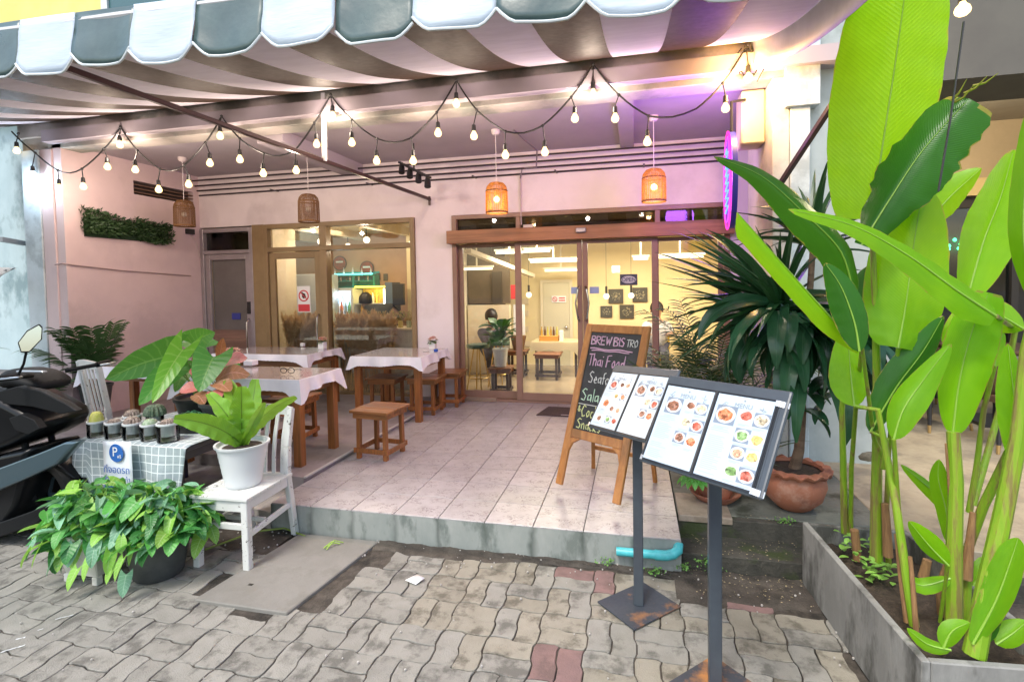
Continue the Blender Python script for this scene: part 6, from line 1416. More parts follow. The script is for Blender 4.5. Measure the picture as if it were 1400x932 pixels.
for (mx_, my_, tx, ty_, y0, y1, wd, rl) in [(355, 560, 405, 542, -.38, -.42, .11, .5), (330, 575, 330, 528, -.3, -.3, .20, .2), (345, 565, 350, 518, -.1, -.05, .17, -.4), (300, 575, 238, 572, -.45, -.6, .16, -.2), (318, 570, 285, 538, -.35, -.35, .15, .3), (352, 568, 362, 550, -.45, -.5, .07, 0), (330, 560, 310, 520, -.15, -.05, .16, .1)]:
    A_, M_, Z_ = fo, at(mx_, my_, Y=y0), at(tx, ty_, Y=y1); P = []; n = 18
    for i in range(n + 1):
        t = i / n; c = A_ * (1 - t) ** 2 + M_ * 2 * t * (1 - t) + Z_ * t * t; d = (M_ - A_) * (1 - t) + (Z_ - M_) * t; d.normalize()
        vw_ = (CAM - c).normalized(); s_ = d.cross(vw_); s_.normalize(); s_ = Matrix.Rotation(rl, 3, d) @ s_; up = s_.cross(d); w_ = wd * .39 * max(.06, math.sin(math.pi * min(1, t * .82 + .1)) ** .8)
        P.append([c + s_ * (w_ * j / 3) + up * (w_ * .35 * abs(j / 3) + w_ * .22 * abs(j / 3) * math.sin(t * 34 + (1.3 if j > 0 else 0))) for j in range(-3, 4)])
    b = MB(); b.grid(P); b.build('frond', m_fern, T, world=True, smooth=70)

# ------------------------------------------------------------------ trailing plants on the ground
m_syn = leafmat('syngonium_leaf', (.08, .34, .06), (.14, .46, .10), trans=.35, tcol=(.2, .55, .08), vein=(.30, .55, .25), veins=7, vw=.03, amt=.45, rough=.4, rnd=.35)
m_syn0 = leafmat('syngonium_dark', (.03, .16, .035), (.05, .22, .05), trans=.25, tcol=(.1, .35, .05), vein=(.16, .38, .16), veins=7, vw=.03, amt=.45, rough=.35, rnd=.3)
m_syn2 = leafmat('syngonium_light', (.22, .48, .06), (.30, .58, .10), trans=.35, tcol=(.4, .7, .1), vein=(.5, .72, .3), veins=7, vw=.03, amt=.45, rough=.4, rnd=.25)
m_syn3 = leafmat('syngonium_blue', (.14, .36, .22), (.25, .48, .30), trans=.25, tcol=(.25, .5, .2), vein=(.40, .6, .42), veins=7, vw=.03, amt=.45, rough=.45, rnd=.25)
gp = Vector((-.575, -.60, .002))
T1 = thing('syngonium', 'bushy trailing arrowhead plant with pale veined leaves in a dark grey round pot', 'plant', gp)
pot(T1, gp, .125, .165, .235, m_greypot, rim=.014)
bpz = Vector((-.92, -.66, .0)); T2_ = thing('syngonium', 'trailing bright green arrowhead plant in a white square footed planter', 'plant', bpz)
b = MB(); b.add([(-.11, -.11, .04), (.11, -.11, .04), (.11, .11, .04), (-.11, .11, .04), (-.15, -.15, .27), (.15, -.15, .27), (.15, .15, .27), (-.15, .15, .27)], [(0, 3, 2, 1), (4, 5, 6, 7), (0, 1, 5, 4), (1, 2, 6, 5), (2, 3, 7, 6), (3, 0, 4, 7)])
m_off = mat('dirty_white_plastic', (.62, .62, .58), .55, c2=(.45, .44, .38), scale=6)
b.build('planter_box', m_off, T2_, smooth=0, bevel=.006)
for x in (-.1, .1):
    for y in (-.1, .1): MB().box(x - .018, y - .018, 0, x + .018, y + .018, .045).build('foot', m_off, T2_, smooth=0, bevel=.003)
q = random.Random(21)
rheart = lambda t: max(.02, (1 - t ** 2.4) ** .8 * min(1, .8 + t))
def bush(T, org, n, ext, zc_, seed, rim_z=.24):
    q = random.Random(seed)
    for k in range(n):
        u = q.uniform(-1, 1); a_ = q.uniform(0, 6.28); rr_ = q.uniform(.55, 1.0)
        ph_ = q.uniform(-.55, 1.45)
        c = Vector((org.x + ext[0] * rr_ * math.cos(a_) * math.cos(ph_ * .8), org.y + ext[1] * rr_ * math.sin(a_) * math.cos(ph_ * .8), zc_ + ext[2] * rr_ * math.sin(ph_)))
        if c.z < .06: c.z = .06 + q.uniform(0, .08)
        if T is T1 and c.z < .22: continue
        # facing camera side preferred
        if (c - org).dot((CAM - org)) < -.10 and q.random() < .6: continue
        az = math.atan2(c.y - org.y, c.x - org.x) + q.gauss(0, .7)
        L = q.uniform(.06, .13)
        wv_ = q.uniform(.58, .92); b = MB(); blade(b, c, az, q.uniform(-1.0, .5), L, L * wv_, q.uniform(.2, 1.1), q.choice([rheart, heart, oval]) if wv_ < .7 else heart, 6, q.uniform(.05, .25), q.gauss(0, .35), lobe=.28, m=2)
        m_ = q.choice([m_syn, m_syn, m_syn0, m_syn0, m_syn2, m_syn2, m_syn3])
        b.build('leaf', m_, T, world=True, smooth=70)
        s_ = org + Vector((q.uniform(-.08, .08), q.uniform(-.08, .08), rim_z)); md = (s_ + c) / 2 + Vector((0, 0, .06))
        if k % 2 == 0: STM[T.name].tube([s_, md, c], [.003, .0025, .002], 4, False)
STM = {T1.name: MB(), T2_.name: MB()}
bush(T1, gp, 330, (.31, .24, .19), .30, 31)
bush(T2_, bpz, 340, (.31, .22, .25), .28, 32)
for nm, T in ((T1.name, T1), (T2_.name, T2_)): STM[nm].build('stems', m_stem, T, world=True)
q = random.Random(6)
for k in range(14):   # strands that hang down to the paving
    c = Vector((-1.12 + .05 * k + q.uniform(-.03, .03), -.86 - .03 * math.sin(k), q.uniform(.12, .3))); b = MB(); blade(b, c, R(-90) + q.gauss(0, .5), -1.0, .11, .065, .4, rheart, 6, .12, q.gauss(0, .3), lobe=.25, m=2)
    b.build('leaf', m_syn2 if k % 3 else m_syn3, T2_ if k < 10 else T1, world=True, smooth=70)
# fallen leaf and hose under the chair
b = MB(); b.tube([(-.5, -.35, .02), (-.35, -.1, .03), (-.2, -.0, .02), (.0, -.06, .012)], .006, 6); tag(b.build('hose', mat('hose_green', (.2, .28, .05), .5)), 'thin green garden hose on the soil behind the white chair', 'hose')
# palm and pots against the pink wall
m_palm = leafmat('palm_leaf', (.03, .075, .02), (.05, .11, .03), trans=.2, vein=(.1, .2, .05), veins=0, mid=False, amt=0)
def frond(T, base, az, el, L, droop, nl=22, ll=.22, wd=.022, m_=None, nm='frond', jit=1):
    b = MB(); q = random.Random(int((az * 100 + el * 10) * 7)); p = Vector(base); pts = []
    n = 14
    for i in range(n + 1):
        t = i / n; e = el - droop * t ** 1.4; pts.append(p.copy()); p = p + Vector((math.cos(az) * math.cos(e), math.sin(az) * math.cos(e), math.sin(e))) * (L / n)
    b.tube(pts, [.006 * (1 - .7 * i / n) for i in range(n + 1)], 5)
    for k in range(nl):
        t = .22 + .78 * k / nl; i = min(n - 1, int(t * n)); c = pts[i].lerp(pts[i + 1], t * n - i); d = (pts[i + 1] - pts[i]).normalized()
        for s_ in (-1, 1):
            side = d.cross(Vector((0, 0, 1))).normalized() * s_; dd_ = (d * .75 + side * 1.0 + Vector((0, 0, q.uniform(-.1, .25)))).normalized(); l = ll * (1 - .55 * abs(t - .5) * 1.6) * q.uniform(.85, 1.1)
            w2 = d.cross(dd_).cross(dd_).normalized() * wd * .5
            P = []
            for j in range(5):
                u = j / 4; c2 = c + dd_ * l * u + Vector((0, 0, -l * .35 * u * u)); ww = w2 * max(.05, math.sin(math.pi * min(1, u * .9 + .08)) ** .7); P.append([c2 - ww, c2 + ww])
            b.grid(P)
    return b.build(nm, m_ or m_palm, T, world=True, smooth=0)
pb = at(92, 505, Y=1.3); pb.z = ST + .03
pb = Vector((-3.75, 1.55, .36)); T = thing('palm_plant', 'dark palm in a pot against the pink side wall', 'plant', pb)
pot(T, pb, .12, .15, .24, m_greypot)
for k in range(9): frond(T, pb + Vector((0, 0, .22)), R([200, 170, 150, 230, 260, 290, 320, 100, 60][k]), 1.25 if k > 2 else .95, .75 if k != 0 else .85, [1.0, .9, .6, .5, .4, .3, .3, .2, .2][k], 20, .26, .03)
for k in range(26):
    b = MB(); q = random.Random(k); blade(b, pb + Vector((q.uniform(-.08, .1), q.uniform(-.05, .05), .3 + .02 * k)), q.uniform(0, 6.28), q.uniform(.2, 1.2), .26, .045, .9, sword, 6, .1, m=1); b.build('leaf', m_palm, T, world=True)
T = thing('small_palm', 'small feathery palm in the corner left of the tall dark palm', 'plant', (-3.9, 1.2, .4)); pot(T, (-3.95, 1.2, .3), .1, .13, .2, m_blackpot)
for k in range(7): frond(T, (-3.95, 1.2, .48), R(40 + 50 * k), 1.0, .5, 1.1, 14, .17, .018)
T = thing('neighbour_ledge', 'low rough stone ledge with pots by the pale blue wall', 'ledge', (-4.8, 1.0, 0))
MB().box(-6.2, .9, -.1, -4.1, 1.35, .78).build('ledge_body', mat('ledge_stone', (.35, .33, .32), .9, c2=(.22, .2, .2), scale=4, bump=(20, .6, .01)), T, world=True, smooth=0, bevel=.01)
T = thing('ledge_plant', 'dark bushy plant in a white vase on the left ledge', 'plant', (-4.75, 1.1, .79))
MB().lathe([(.07, 0), (.13, .06), (.14, .12), (.09, .2), (.10, .23), (.001, .22)], (-4.75, 1.1, .79), 18).build('vase', m_off, T, world=True)
q = random.Random(14)
for k in range(40): b = MB(); blade(b, (-4.75, 1.1, 1.0), q.uniform(0, 6.28), q.uniform(.1, 1.4), q.uniform(.16, .3), .04, 1.1, sword, 6, .1, m=1); b.build('leaf', m_palm, T, world=True)
# neighbour's pale blue wall, pipe and canopy on the far left
T = thing('neighbour_wall', 'weathered pale blue wall of the building on the far left', 'wall', (-5.3, 1.6, 0))
m_bw = mat('blue_wall', (.47, .60, .64), .8, c2=(.40, .53, .57), scale=3, c3=(.22, .32, .35), scale3=2.5, bump=(25, .5, .006), stretch=(1, 1, .6))
MB().box(-7.5, 1.6, -.2, -4.4, 1.8, 7.5).build('wall_face', m_bw, T, world=True, smooth=0)
MB().tube([(-4.50, 1.52, 0), (-4.50, 1.52, 3.3)], .05, 12).build('downpipe', mat('pipe_white', (.66, .70, .72), .5), T, world=True)
MB().bar(at(0, 327, Y=1.2), at(34, 333, Y=1.5), .05, .05).build('bracket', mat('galv', (.3, .32, .34), .4, metal=.6), T, world=True, smooth=0)
a_, c_, d_, e_ = at(-40, 365, Y=1.0), at(22, 366, Y=1.45), at(22, 384, Y=1.45), at(-40, 392, Y=1.0)
b = MB(); P = []
for i in range(11):
    t = i / 10; P.append([a_.lerp(c_, t) + Vector((0, 0, .0)), (a_.lerp(c_, t) + e_.lerp(d_, t)) / 2 + Vector((0, -.12, 0)), e_.lerp(d_, t) + Vector((0, -.2, 0))])
b.grid(P); b.build('canopy_sheet', mat('lace_white', (.7, .72, .72), .5, c2=(.12, .13, .14), scale=24, lo=.55, hi=.6), T, world=True, smooth=40, solid=.01)
# green moss panel on the side wall
T = thing('foliage_panel', 'dark green artificial foliage strip fixed high on the pink side wall', 'wall decoration', (-3.88, 2.1, 2.4))
MB().box(-3.878, 1.6, 2.25, -3.86, 2.66, 2.47).build('backing', mat('back_green', (.01, .03, .01), .9), T, world=True, smooth=0)
b = MB(); q = random.Random(17)
for k in range(2600):
    t = q.random(); y = 1.56 + 1.14 * t; cz = 2.425 - .07 * t + .01 * math.sin(t * 14); hz = .125 + .015 * math.sin(t * 9 + 1) - (.03 if .42 < t < .55 else 0)
    c = Vector((-3.87 + q.uniform(0, .05), y, cz + q.uniform(-hz, hz))); a1 = q.uniform(0, 6.28); L = q.uniform(.03, .06); d = Vector((q.uniform(.3, 1), math.cos(a1), math.sin(a1) * .8 + .1)).normalized() * L; s2 = d.cross(Vector((1, .2, .3))).normalized() * L * .17
    b.add([c, c + d * .5 + s2, c + d, c + d * .5 - s2], [(0, 1, 2, 3)])
stuff(b.build('foliage', mat('deep_green', (.015, .05, .012), .6, c2=(.035, .085, .02), scale=20, rnd=.1), T, world=True, smooth=0))
# ================================================================== NEIGHBOUR ON THE RIGHT
NB = thing('neighbour_building', 'grey and beige neighbouring shop with open porch on the right', 'building', (5.5, 3, 0))
MB().box(3.405, 1.47, .1, 4.0, 4.2, 7.5).build('grey_wall', m_grey, NB, world=True, smooth=0, bevel=.004)
MB().box(3.2, 1.44, 3.62, 4.2, 1.5, 3.9).build('grey_band', m_grey, NB, world=True, smooth=0)
m_bei = mat('beige_paint', (.55, .44, .30), .7, c2=(.48, .38, .26), scale=2)
m_tau = mat('taupe_soffit', (.34, .31, .26), .8, c2=(.29, .26, .22), scale=2)
MB().box(4.0, 1.3, 3.0, 12, 1.9, 4.2).build('porch_beam', mat('dark_taupe', (.12, .115, .10), .8, c2=(.10, .095, .085), scale=2), NB, world=True, smooth=0)
MB().box(4.0, 1.9, 3.45, 12, 4.4, 3.55).build('porch_ceiling', m_tau, NB, world=True, smooth=0)
MB().box(4.0, 4.3, 2.72, 12, 4.45, 3.45).build('porch_wall', m_bei, NB, world=True, smooth=0)
MB().box(4.0, 4.2, 2.58, 12, 4.3, 2.78).build('light_band', mat('band_cream', (.7, .55, .28), .6), NB, world=True, smooth=0)
MB().box(4.0, 4.3, .2, 12, 4.4, .75).build('plinth_wall', mat('plinth_grey', (.3, .29, .27), .7), NB, world=True, smooth=0)
MB().box(4.0, 4.26, .2, 12, 4.3, .33).build('skirting', mat('brick_skirting', (.28, .11, .06), .7), NB, world=True, smooth=0)
MB().box(4.0, 4.6, .7, 12, 4.7, 2.7).build('dark_interior', mat('nb_dark', (.03, .028, .025), .6, c2=(.07, .05, .035), scale=2), NB, world=True, smooth=0)
for x in (4.0, 5.2, 6.4, 7.6): MB().box(x, 4.28, .75, x + .07, 4.38, 2.58).build('window_frame', mat('nb_frame', (.05, .045, .045), .5), NB, world=True, smooth=0)
MB().box(4.0, 4.29, 2.45, 12, 4.37, 2.58).build('window_head', MATS['nb_frame'], NB, world=True, smooth=0)
for x0 in (4.07, 5.27, 6.47): MB().box(x0, 4.33, .75, x0 + 1.13, 4.335, 2.45).build('pane', m_glass, NB, world=True, smooth=0)
MB().box(4.0, 1.2, 4.2, 12, 1.3, 7.5).build('upper_wall', MATS['dark_taupe'], NB, world=True, smooth=0)
lamp('porch_fill_light', 'POINT', (5.2, 2.6, 3.2), 55, (1, .82, .55), .15)  # added lamp: brightens the dark porch ceiling and wall
T = thing('porch_fill_lamp', 'added round lamp that brightens the neighbouring porch', 'lamp', (5.2, 2.6, 3.4)); MB().lathe([(.16, .05), (.17, .0), (.12, -.06), (.001, -.08)], (0, 0, 0), 24).build('lamp_shade', glow('porch_fill_glow', (1, .85, .6), 3), T)
p = at(1312, 335, Y=4.55); T = thing('green_light', 'green glowing light inside the dark shop on the right', 'light', p)
b = MB(); q = random.Random(5)
for k in range(12): b.sphere(p + Vector((q.uniform(-.12, .12), 0, q.uniform(-.08, .08))), .022, 6, 4)
b.build('green_bulbs', glow('green_glow', (.05, .9, .35), 3), T, world=True)
p = at(1396, 345, Y=4.55); T = thing('television', 'lit screen inside the dark shop at the right edge', 'television', p)
MB().box(p.x - .15, 4.5, p.z - .35, p.x + .5, 4.55, p.z + .3).build('case', m_black, T, world=True, smooth=0); MB().box(p.x - .11, 4.495, p.z - .3, p.x + .45, 4.499, p.z + .25).build('screen', glow('screen_glow', (.25, .5, .6), .7), T, world=True, smooth=0)
# dark chairs and table
m_dch = mat('chair_leather', (.10, .055, .035), .4, c2=(.07, .035, .022), scale=8); m_dlg = mat('chair_leg_dark', (.02, .02, .022), .4); m_tip = mat('leg_tip', (.4, .26, .1), .4, metal=.5)
def dchair(label, loc, rz, base=None):
    if base is not None: return copy_tree(base, loc, rz, label)
    T = thing('dining_chair', label, 'chair', loc, rz, 'dark leather chairs in the neighbouring porch')
    MB().box(-.22, -.22, .40, .22, .22, .47).build('seat', m_dch, T, bevel=.02, seg=3)
    P = []
    for i in range(11):
        a_ = -1.0 + 2.0 * i / 10; r_ = .25; P.append([(r_ * math.sin(a_), .03 + r_ * math.cos(a_) * .8 + (0 if k < 2 else .02), .46 + k * .12) for k in range(4)])
    b = MB(); b.grid(P); b.build('backrest', m_dch, T, smooth=60, solid=.035)
    for sx in (-1, 1):
        for sy in (-1, 1):
            l = MB().tube([(sx * .17, sy * .17, .42), (sx * .21, sy * .21, .07)], [.022, .015], 8).build('leg', m_dlg, T)
            MB().tube([(sx * .21, sy * .21, .07), (sx * .22, sy * .22, 0)], [.015, .012], 8).build('leg_tip', m_tip, l)
    return T
d0 = dchair('dark leather chair, leftmost in the neighbouring porch', (4.85, 2.75, .205), R(20))
dchair('dark leather chair in the middle of the neighbouring porch', (5.1, 2.15, .205), R(100), d0); dchair('dark leather chair beyond the big leaves at the right edge', (5.75, 2.5, .205), R(200), d0)
dchair('dark leather chair deepest in the neighbouring porch, against the wall', (4.6, 3.45, .205), R(-10), d0); dchair('dark leather chair behind the table of the porch', (5.25, 3.5, .205), R(15), d0)
T = thing('cafe_table', 'dark table in the neighbouring porch behind the heliconia', 'table', (5.55, 3.0, .205)); MB().box(-.4, -.4, .70, .4, .4, .74).build('tabletop', m_dch, T, bevel=.01); MB().tube([(0, 0, 0), (0, 0, .7)], .04, 12).build('column', m_dlg, T); MB().box(-.25, -.25, 0, .25, .25, .03).build('base', m_dlg, T)
# stones by the column
T = thing('stone', 'rough brown stone on the landing beside the column', 'stone', at(1180, 628, Z=.21))
b = MB(); q = random.Random(9); b.sphere((0, 0, .05), .13, 12, 8, 1, .8, .6); b.v = [tuple(Vector(v) * (1 + q.uniform(-.08, .08))) for v in b.v]; b.build('stone_body', mat('stone', (.22, .2, .15), .9, c2=(.1, .09, .07), scale=9, bump=(30, .7, .01)), T, smooth=50)

# ================================================================== TERRACOTTA POTS, DRACAENA, PALM
m_terra = mat('terracotta', (.40, .15, .085), .75, c2=(.52, .30, .22), scale=6, lo=.5, hi=.7, bump=(30, .3, .004), c3=(.24, .09, .06), scale3=4)
dp = Vector((3.06, .53, .206)); T = thing('dracaena', 'tall corn plant with drooping dark leaves in a scalloped terracotta pot', 'plant', dp)
MB().lathe([(.085, 0), (.10, .01), (.16, .07), (.185, .15), (.178, .20), (.165, .215), (.166, .23)], dp, 36).build('pot', m_terra, T, world=True, smooth=50)
P = []
for i in range(73):
    a_ = 2 * math.pi * i / 72; w_ = .010 * math.sin(a_ * 16); P.append([dp + Vector((r_ * math.cos(a_), r_ * math.sin(a_), z + w_ * k)) for r_, z, k in ((.166, .225, 0), (.205, .235, 1), (.212, .255, 1), (.19, .262, 1), (.16, .262, .3), (.155, .24, 0))])
b = MB(); b.grid(P); b.build('pot_rim', m_terra, T, world=True, smooth=60)
MB().lathe([(.165, .235), (.08, .245), (.001, .25)], dp, 24).build('soil', m_soil, T, world=True)
m_bark = mat('dracaena_bark', (.20, .13, .085), .85, c2=(.12, .075, .05), scale=10, stretch=(1, 1, 3), bump=(40, .6, .006))
c1, c2_ = at(1068, 425, Y=.5), at(1112, 330, Y=.62)
tr = [dp + Vector((.0, 0, .22)), dp + Vector((.03, .0, .36)), at(1096, 560, Y=.52), at(1090, 500, Y=.5)]
MB().tube(tr + [at(1078, 460, Y=.5), c1], [.036, .03, .027, .025, .023, .02], 10).build('trunk', m_bark, T, world=True)
MB().tube([tr[3], at(1105, 430, Y=.58), c2_], [.022, .02, .017], 10).build('trunk', m_bark, T, world=True)
m_drac = leafmat('dracaena_leaf', (.018, .07, .022), (.035, .11, .04), trans=.12, vein=(.05, .12, .05), veins=0, vw=.03, amt=0, rough=.28, rnd=.3)
m_dracl = leafmat('dracaena_wide', (.025, .10, .045), (.045, .14, .065), trans=.15, vein=(.07, .16, .09), veins=0, vw=.02, amt=0, rough=.25, rnd=.25)
q = random.Random(44)
for k in range(90):   # sword leaves fanning left and up
    a_ = R(q.uniform(120, 250)) if k < 44 else R(q.uniform(0, 360)); e = q.uniform(-.35, 1.0); b = MB()
    L = q.uniform(.55, .86); blade(b, c1 + Vector((q.uniform(-.03, .03), q.uniform(-.03, .03), q.uniform(-.05, .10))), a_, e, L, q.uniform(.045, .062), q.uniform(.2, .75), sword, 8, .18, q.gauss(0, .5), m=1)
    b.build('leaf', m_drac, T, world=True)
for k in range(38):   # upper crown
    a_ = R(q.uniform(0, 360)); e = q.uniform(.1, 1.4); b = MB(); blade(b, c2_ + Vector((q.uniform(-.03, .03), 0, q.uniform(-.1, .08))), a_, e, q.uniform(.35, .6), q.uniform(.045, .06), q.uniform(.3, 1.0), sword, 8, .18, q.gauss(0, .4), m=1); b.build('leaf', m_drac, T, world=True)
for k in range(84):   # broad drooping leaves
    a_ = R(q.uniform(160, 390)); b = MB(); src_ = c1 if k % 3 == 0 else at(1110, 440, Y=.5) if k % 3 == 1 else at(1080 + q.uniform(-25, 40), 455 + q.uniform(-20, 25), Y=.5)
    blade(b, src_ + Vector((q.uniform(-.08, .1), q.uniform(-.1, .02), q.uniform(-.12, .05))), a_, q.uniform(.0, .5), q.uniform(.42, .68), q.uniform(.085, .115), q.uniform(1.7, 2.4), oval, 10, .12, q.gauss(0, .5), m=2, wave=.12); b.build('leaf', m_dracl, T, world=True)
for k in range(16):
    b = MB(); blade(b, at(1085 + q.uniform(-20, 70), 520 + q.uniform(-20, 40), Y=.5), R(q.uniform(180, 360)), q.uniform(-.3, .4), q.uniform(.2, .32), q.uniform(.06, .08), q.uniform(.8, 1.6), oval, 8, .12, q.gauss(0, .4), m=2); b.build('leaf', m_dracl, T, world=True)
# second pot with saucer and areca palm
ap_ = Vector((2.60, .56, .206)); T = thing('palm_plant', 'feathery palm in a terracotta pot with saucer behind the menu stands', 'plant', ap_)
MB().lathe([(.10, 0), (.11, .008), (.155, .05), (.16, .062), (.148, .06), (.105, .018), (.001, .016)], ap_, 32, wob=.012).build('saucer', m_terra, T, world=True, smooth=50)
MB().lathe([(.09, .018), (.125, .15), (.13, .19), (.145, .195), (.145, .215), (.125, .215), (.12, .19), (.001, .185)], ap_, 32).build('pot', m_terra, T, world=True, smooth=50)
q = random.Random(50)
for k in range(11):
    frond(T, ap_ + Vector((q.uniform(-.03, .03), q.uniform(-.03, .03), .19)), R([150, 185, 215, 120, 90, 60, 30, 0, 240, 165, 270][k]), q.uniform(1.0, 1.35), q.uniform(.7, 1.05), q.uniform(.5, 1.1), 28, .2, .011, nm='frond')
bp2 = Vector((2.72, 1.35, .206)); T = thing('palm_plant', 'bigger dark palm standing in front of the right hand glass', 'plant', bp2); pot(T, bp2, .14, .18, .3, mat('white_tub', (.5, .5, .48), .6))
for k in range(20):
    frond(T, bp2 + Vector((q.uniform(-.04, .04), q.uniform(-.04, .04), .28)), R(360 / 20 * k * 2.3 + 100), q.uniform(.9, 1.4), q.uniform(.75, 1.15), q.uniform(.5, 1.2), 26, .24, .014, nm='frond')
T = thing('spiky_plant', 'low dark spiky plant between the terracotta pots', 'plant', (2.82, .75, .206)); pot(T, Vector((2.82, .78, .206)), .09, .12, .18, m_blackpot)
for k in range(30): b = MB(); blade(b, Vector((2.82 + q.uniform(-.03, .03), .78, .37)), q.uniform(0, 6.28), q.uniform(.3, 1.4), q.uniform(.3, .48), .035, q.uniform(.3, .9), sword, 6, .2, m=1); b.build('leaf', m_drac, T, world=True)
for k in range(8): b = MB(); blade(b, ap_ + Vector((-.12, -.06, .16)), R(200 + 20 * k), .2, .15, .09, 1.4, heart, 6, .1, lobe=.2, m=2); b.build('leaf', m_syn if k % 2 else m_phil, bpy.data.objects['palm_plant.001'], world=True)

# ================================================================== PLANTER WITH HELICONIA
m_pl = mat('planter_cement', (.20, .20, .188), .82, c2=(.29, .29, .272), scale=5, bump=(60, .6, .004), c3=(.075, .075, .066), scale3=4, stretch=(1, 1, .4))
n_, l_ = m_pl.node_tree.nodes, m_pl.node_tree.links
T = thing('planter', 'long weathered cement planter trough on the paving at the right', 'planter', (3.2, -.5, 0))
Q = [(2.965, .02), (3.45, .02), (3.52, -.98), (3.035, -1.02)]; 
import itertools
def wall_(a, c, nm, z1=.335, th=.028):
    a, c = Vector((*a, 0)), Vector((*c, 0)); d = (c - a).normalized(); n__ = Vector((d.y, -d.x, 0)); cen = Vector((3.24, -.5, 0))
    if n__.dot(cen - a) < 0: n__ = -n__
    b = MB(); poly = [(a.x, a.y), (c.x, c.y), ((c + n__ * th).x, (c + n__ * th).y), ((a + n__ * th).x, (a + n__ * th).y)]; b.prism(poly, 0, z1); return b.build(nm, m_pl, T, world=True, smooth=0, bevel=.004)
wall_(Q[0], Q[3], 'side_panel'); wall_(Q[1], Q[2], 'side_panel', .334); wall_((Q[0][0] + .029, Q[0][1]), (Q[1][0] - .029, Q[1][1]), 'end_panel', .332); wall_((Q[3][0] + .029, Q[3][1] + .002), (Q[2][0] - .029, Q[2][1] + .002), 'end_panel', .333)
P = []
q = random.Random(77)
for i in range(20):
    y = -.99 + i / 19 * 1.0; P.append([(3.0 + .07 * (1 - i / 19) + .44 * j / 9, y, .235 + q.uniform(-.014, .014)) for j in range(10)])
b = MB(); b.grid(P); b.build('soil', m_soil, T, world=True)
lance = lambda t: max(.015, math.sin(math.pi * min(1, t ** .85 * .97 + .02)) ** .85)
H = thing('heliconia', 'clump of tall heliconia with huge bright green backlit leaves in the cement planter', 'plant', (3.22, -.5, .24))
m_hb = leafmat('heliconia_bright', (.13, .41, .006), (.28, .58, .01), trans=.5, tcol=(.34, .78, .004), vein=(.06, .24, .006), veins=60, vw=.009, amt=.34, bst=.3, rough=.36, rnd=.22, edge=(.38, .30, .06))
m_hd = leafmat('heliconia_shaded', (.02, .12, .01), (.045, .19, .015), trans=.4, tcol=(.07, .30, .008), vein=(.06, .22, .015), veins=70, vw=.009, amt=.2, bst=.25, rough=.32, rnd=.10, edge=(.38, .30, .06))  # darker leaves: shadow of overlapping ones is put into this green
m_hs = mat('heliconia_stem', (.17, .33, .015), .42, c2=(.30, .40, .03), scale=5, stretch=(6, 6, .5), c3=(.20, .17, .05), scale3=5, bump=(30, .2, .003))
m_hsb = mat('dry_sheath', (.30, .17, .07), .8, c2=(.18, .09, .04), scale=9, stretch=(5, 5, .5), bump=(40, .5, .004))
m_hsy = mat('heliconia_midrib', (.25, .45, .06), .4)
def hleaf(pts, wpx, m_, prof=None, tilt=0, fold=.24, n=24, rag=.05, seed=0, curlz=0):
    """pts = midrib control points (px, py, Y) base to tip; wpx = full width in photo pixels"""
    C = [at(x, y, Y=Y) for x, y, Y in pts]; q = random.Random(seed + int(pts[0][0])); P = []; k = len(C) - 1
    def cr(t):
        s_ = t * k; i = min(k - 1, int(s_)); u = s_ - i; p0, p1, p2, p3 = C[max(0, i - 1)], C[i], C[i + 1], C[min(k, i + 2)]
        return .5 * ((2 * p1) + (p2 - p0) * u + (2 * p0 - 5 * p1 + 4 * p2 - p3) * u * u + (3 * p1 - p0 - 3 * p2 + p3) * u ** 3)
    prof = prof or (lambda t: max(.02, math.sin(math.pi * min(1, t * .97 + .02)) ** .55)); cen = [cr(i / n) for i in range(n + 1)]; m = 4
    for i, c in enumerate(cen):
        d = (cen[min(n, i + 1)] - cen[max(0, i - 1)]).normalized(); vw_ = (CAM - c); dist = vw_.dot(CF) * -1; vw_.normalize()
        s_ = d.cross(vw_).normalized(); s_ = Matrix.Rotation(tilt + curlz * i / n, 3, d) @ s_; up = s_.cross(d); w_ = wpx * .9 * abs(dist) / FOC * .5 * prof(i / n); row = []
        for j in range(-m, m + 1):
            u = j / m; ww = w_ * u * (1 + (rag * q.uniform(-.2, .05) if abs(j) == m else 0)); row.append(c + s_ * ww - up * (abs(u) ** 1.3 * w_ * fold * 2) + up * (w_ * .035 * math.sin(i * 1.9 + j) * abs(u)))
        P.append(row)
    b = MB(); b.grid(P); o = b.build('leaf', m_, H, world=True, smooth=80)
    MB().tube([c + (CAM - c).normalized() * .002 for c in cen[:-1]], [max(.001, .0042 * (1 - i / n)) for i in range(n)], 6).build('midrib', m_hsy, o, world=True)
    return C[0]
pw = lambda t: max(.02, math.sin(math.pi * min(1, t * .8 + .1)) ** .6 if t < .98 else .4)
L1 = hleaf([(1192, 300, -.42), (1205, 210, -.45), (1222, 100, -.5), (1236, 0, -.55), (1245, -90, -.6)], 150, m_hb, lambda t: max(.02, math.sin(math.pi * min(1, t * .75 + .12)) ** .6), tilt=.25, n=26)
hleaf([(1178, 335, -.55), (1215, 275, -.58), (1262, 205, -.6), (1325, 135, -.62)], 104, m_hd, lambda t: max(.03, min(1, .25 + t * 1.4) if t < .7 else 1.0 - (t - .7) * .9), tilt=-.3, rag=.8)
hleaf([(1228, 475, -.5), (1238, 420, -.48), (1250, 330, -.46), (1262, 258, -.45)], 108, m_hb, lambda t: max(.02, math.sin(math.pi * min(1, t * .9 + .08)) ** .6), tilt=.2)
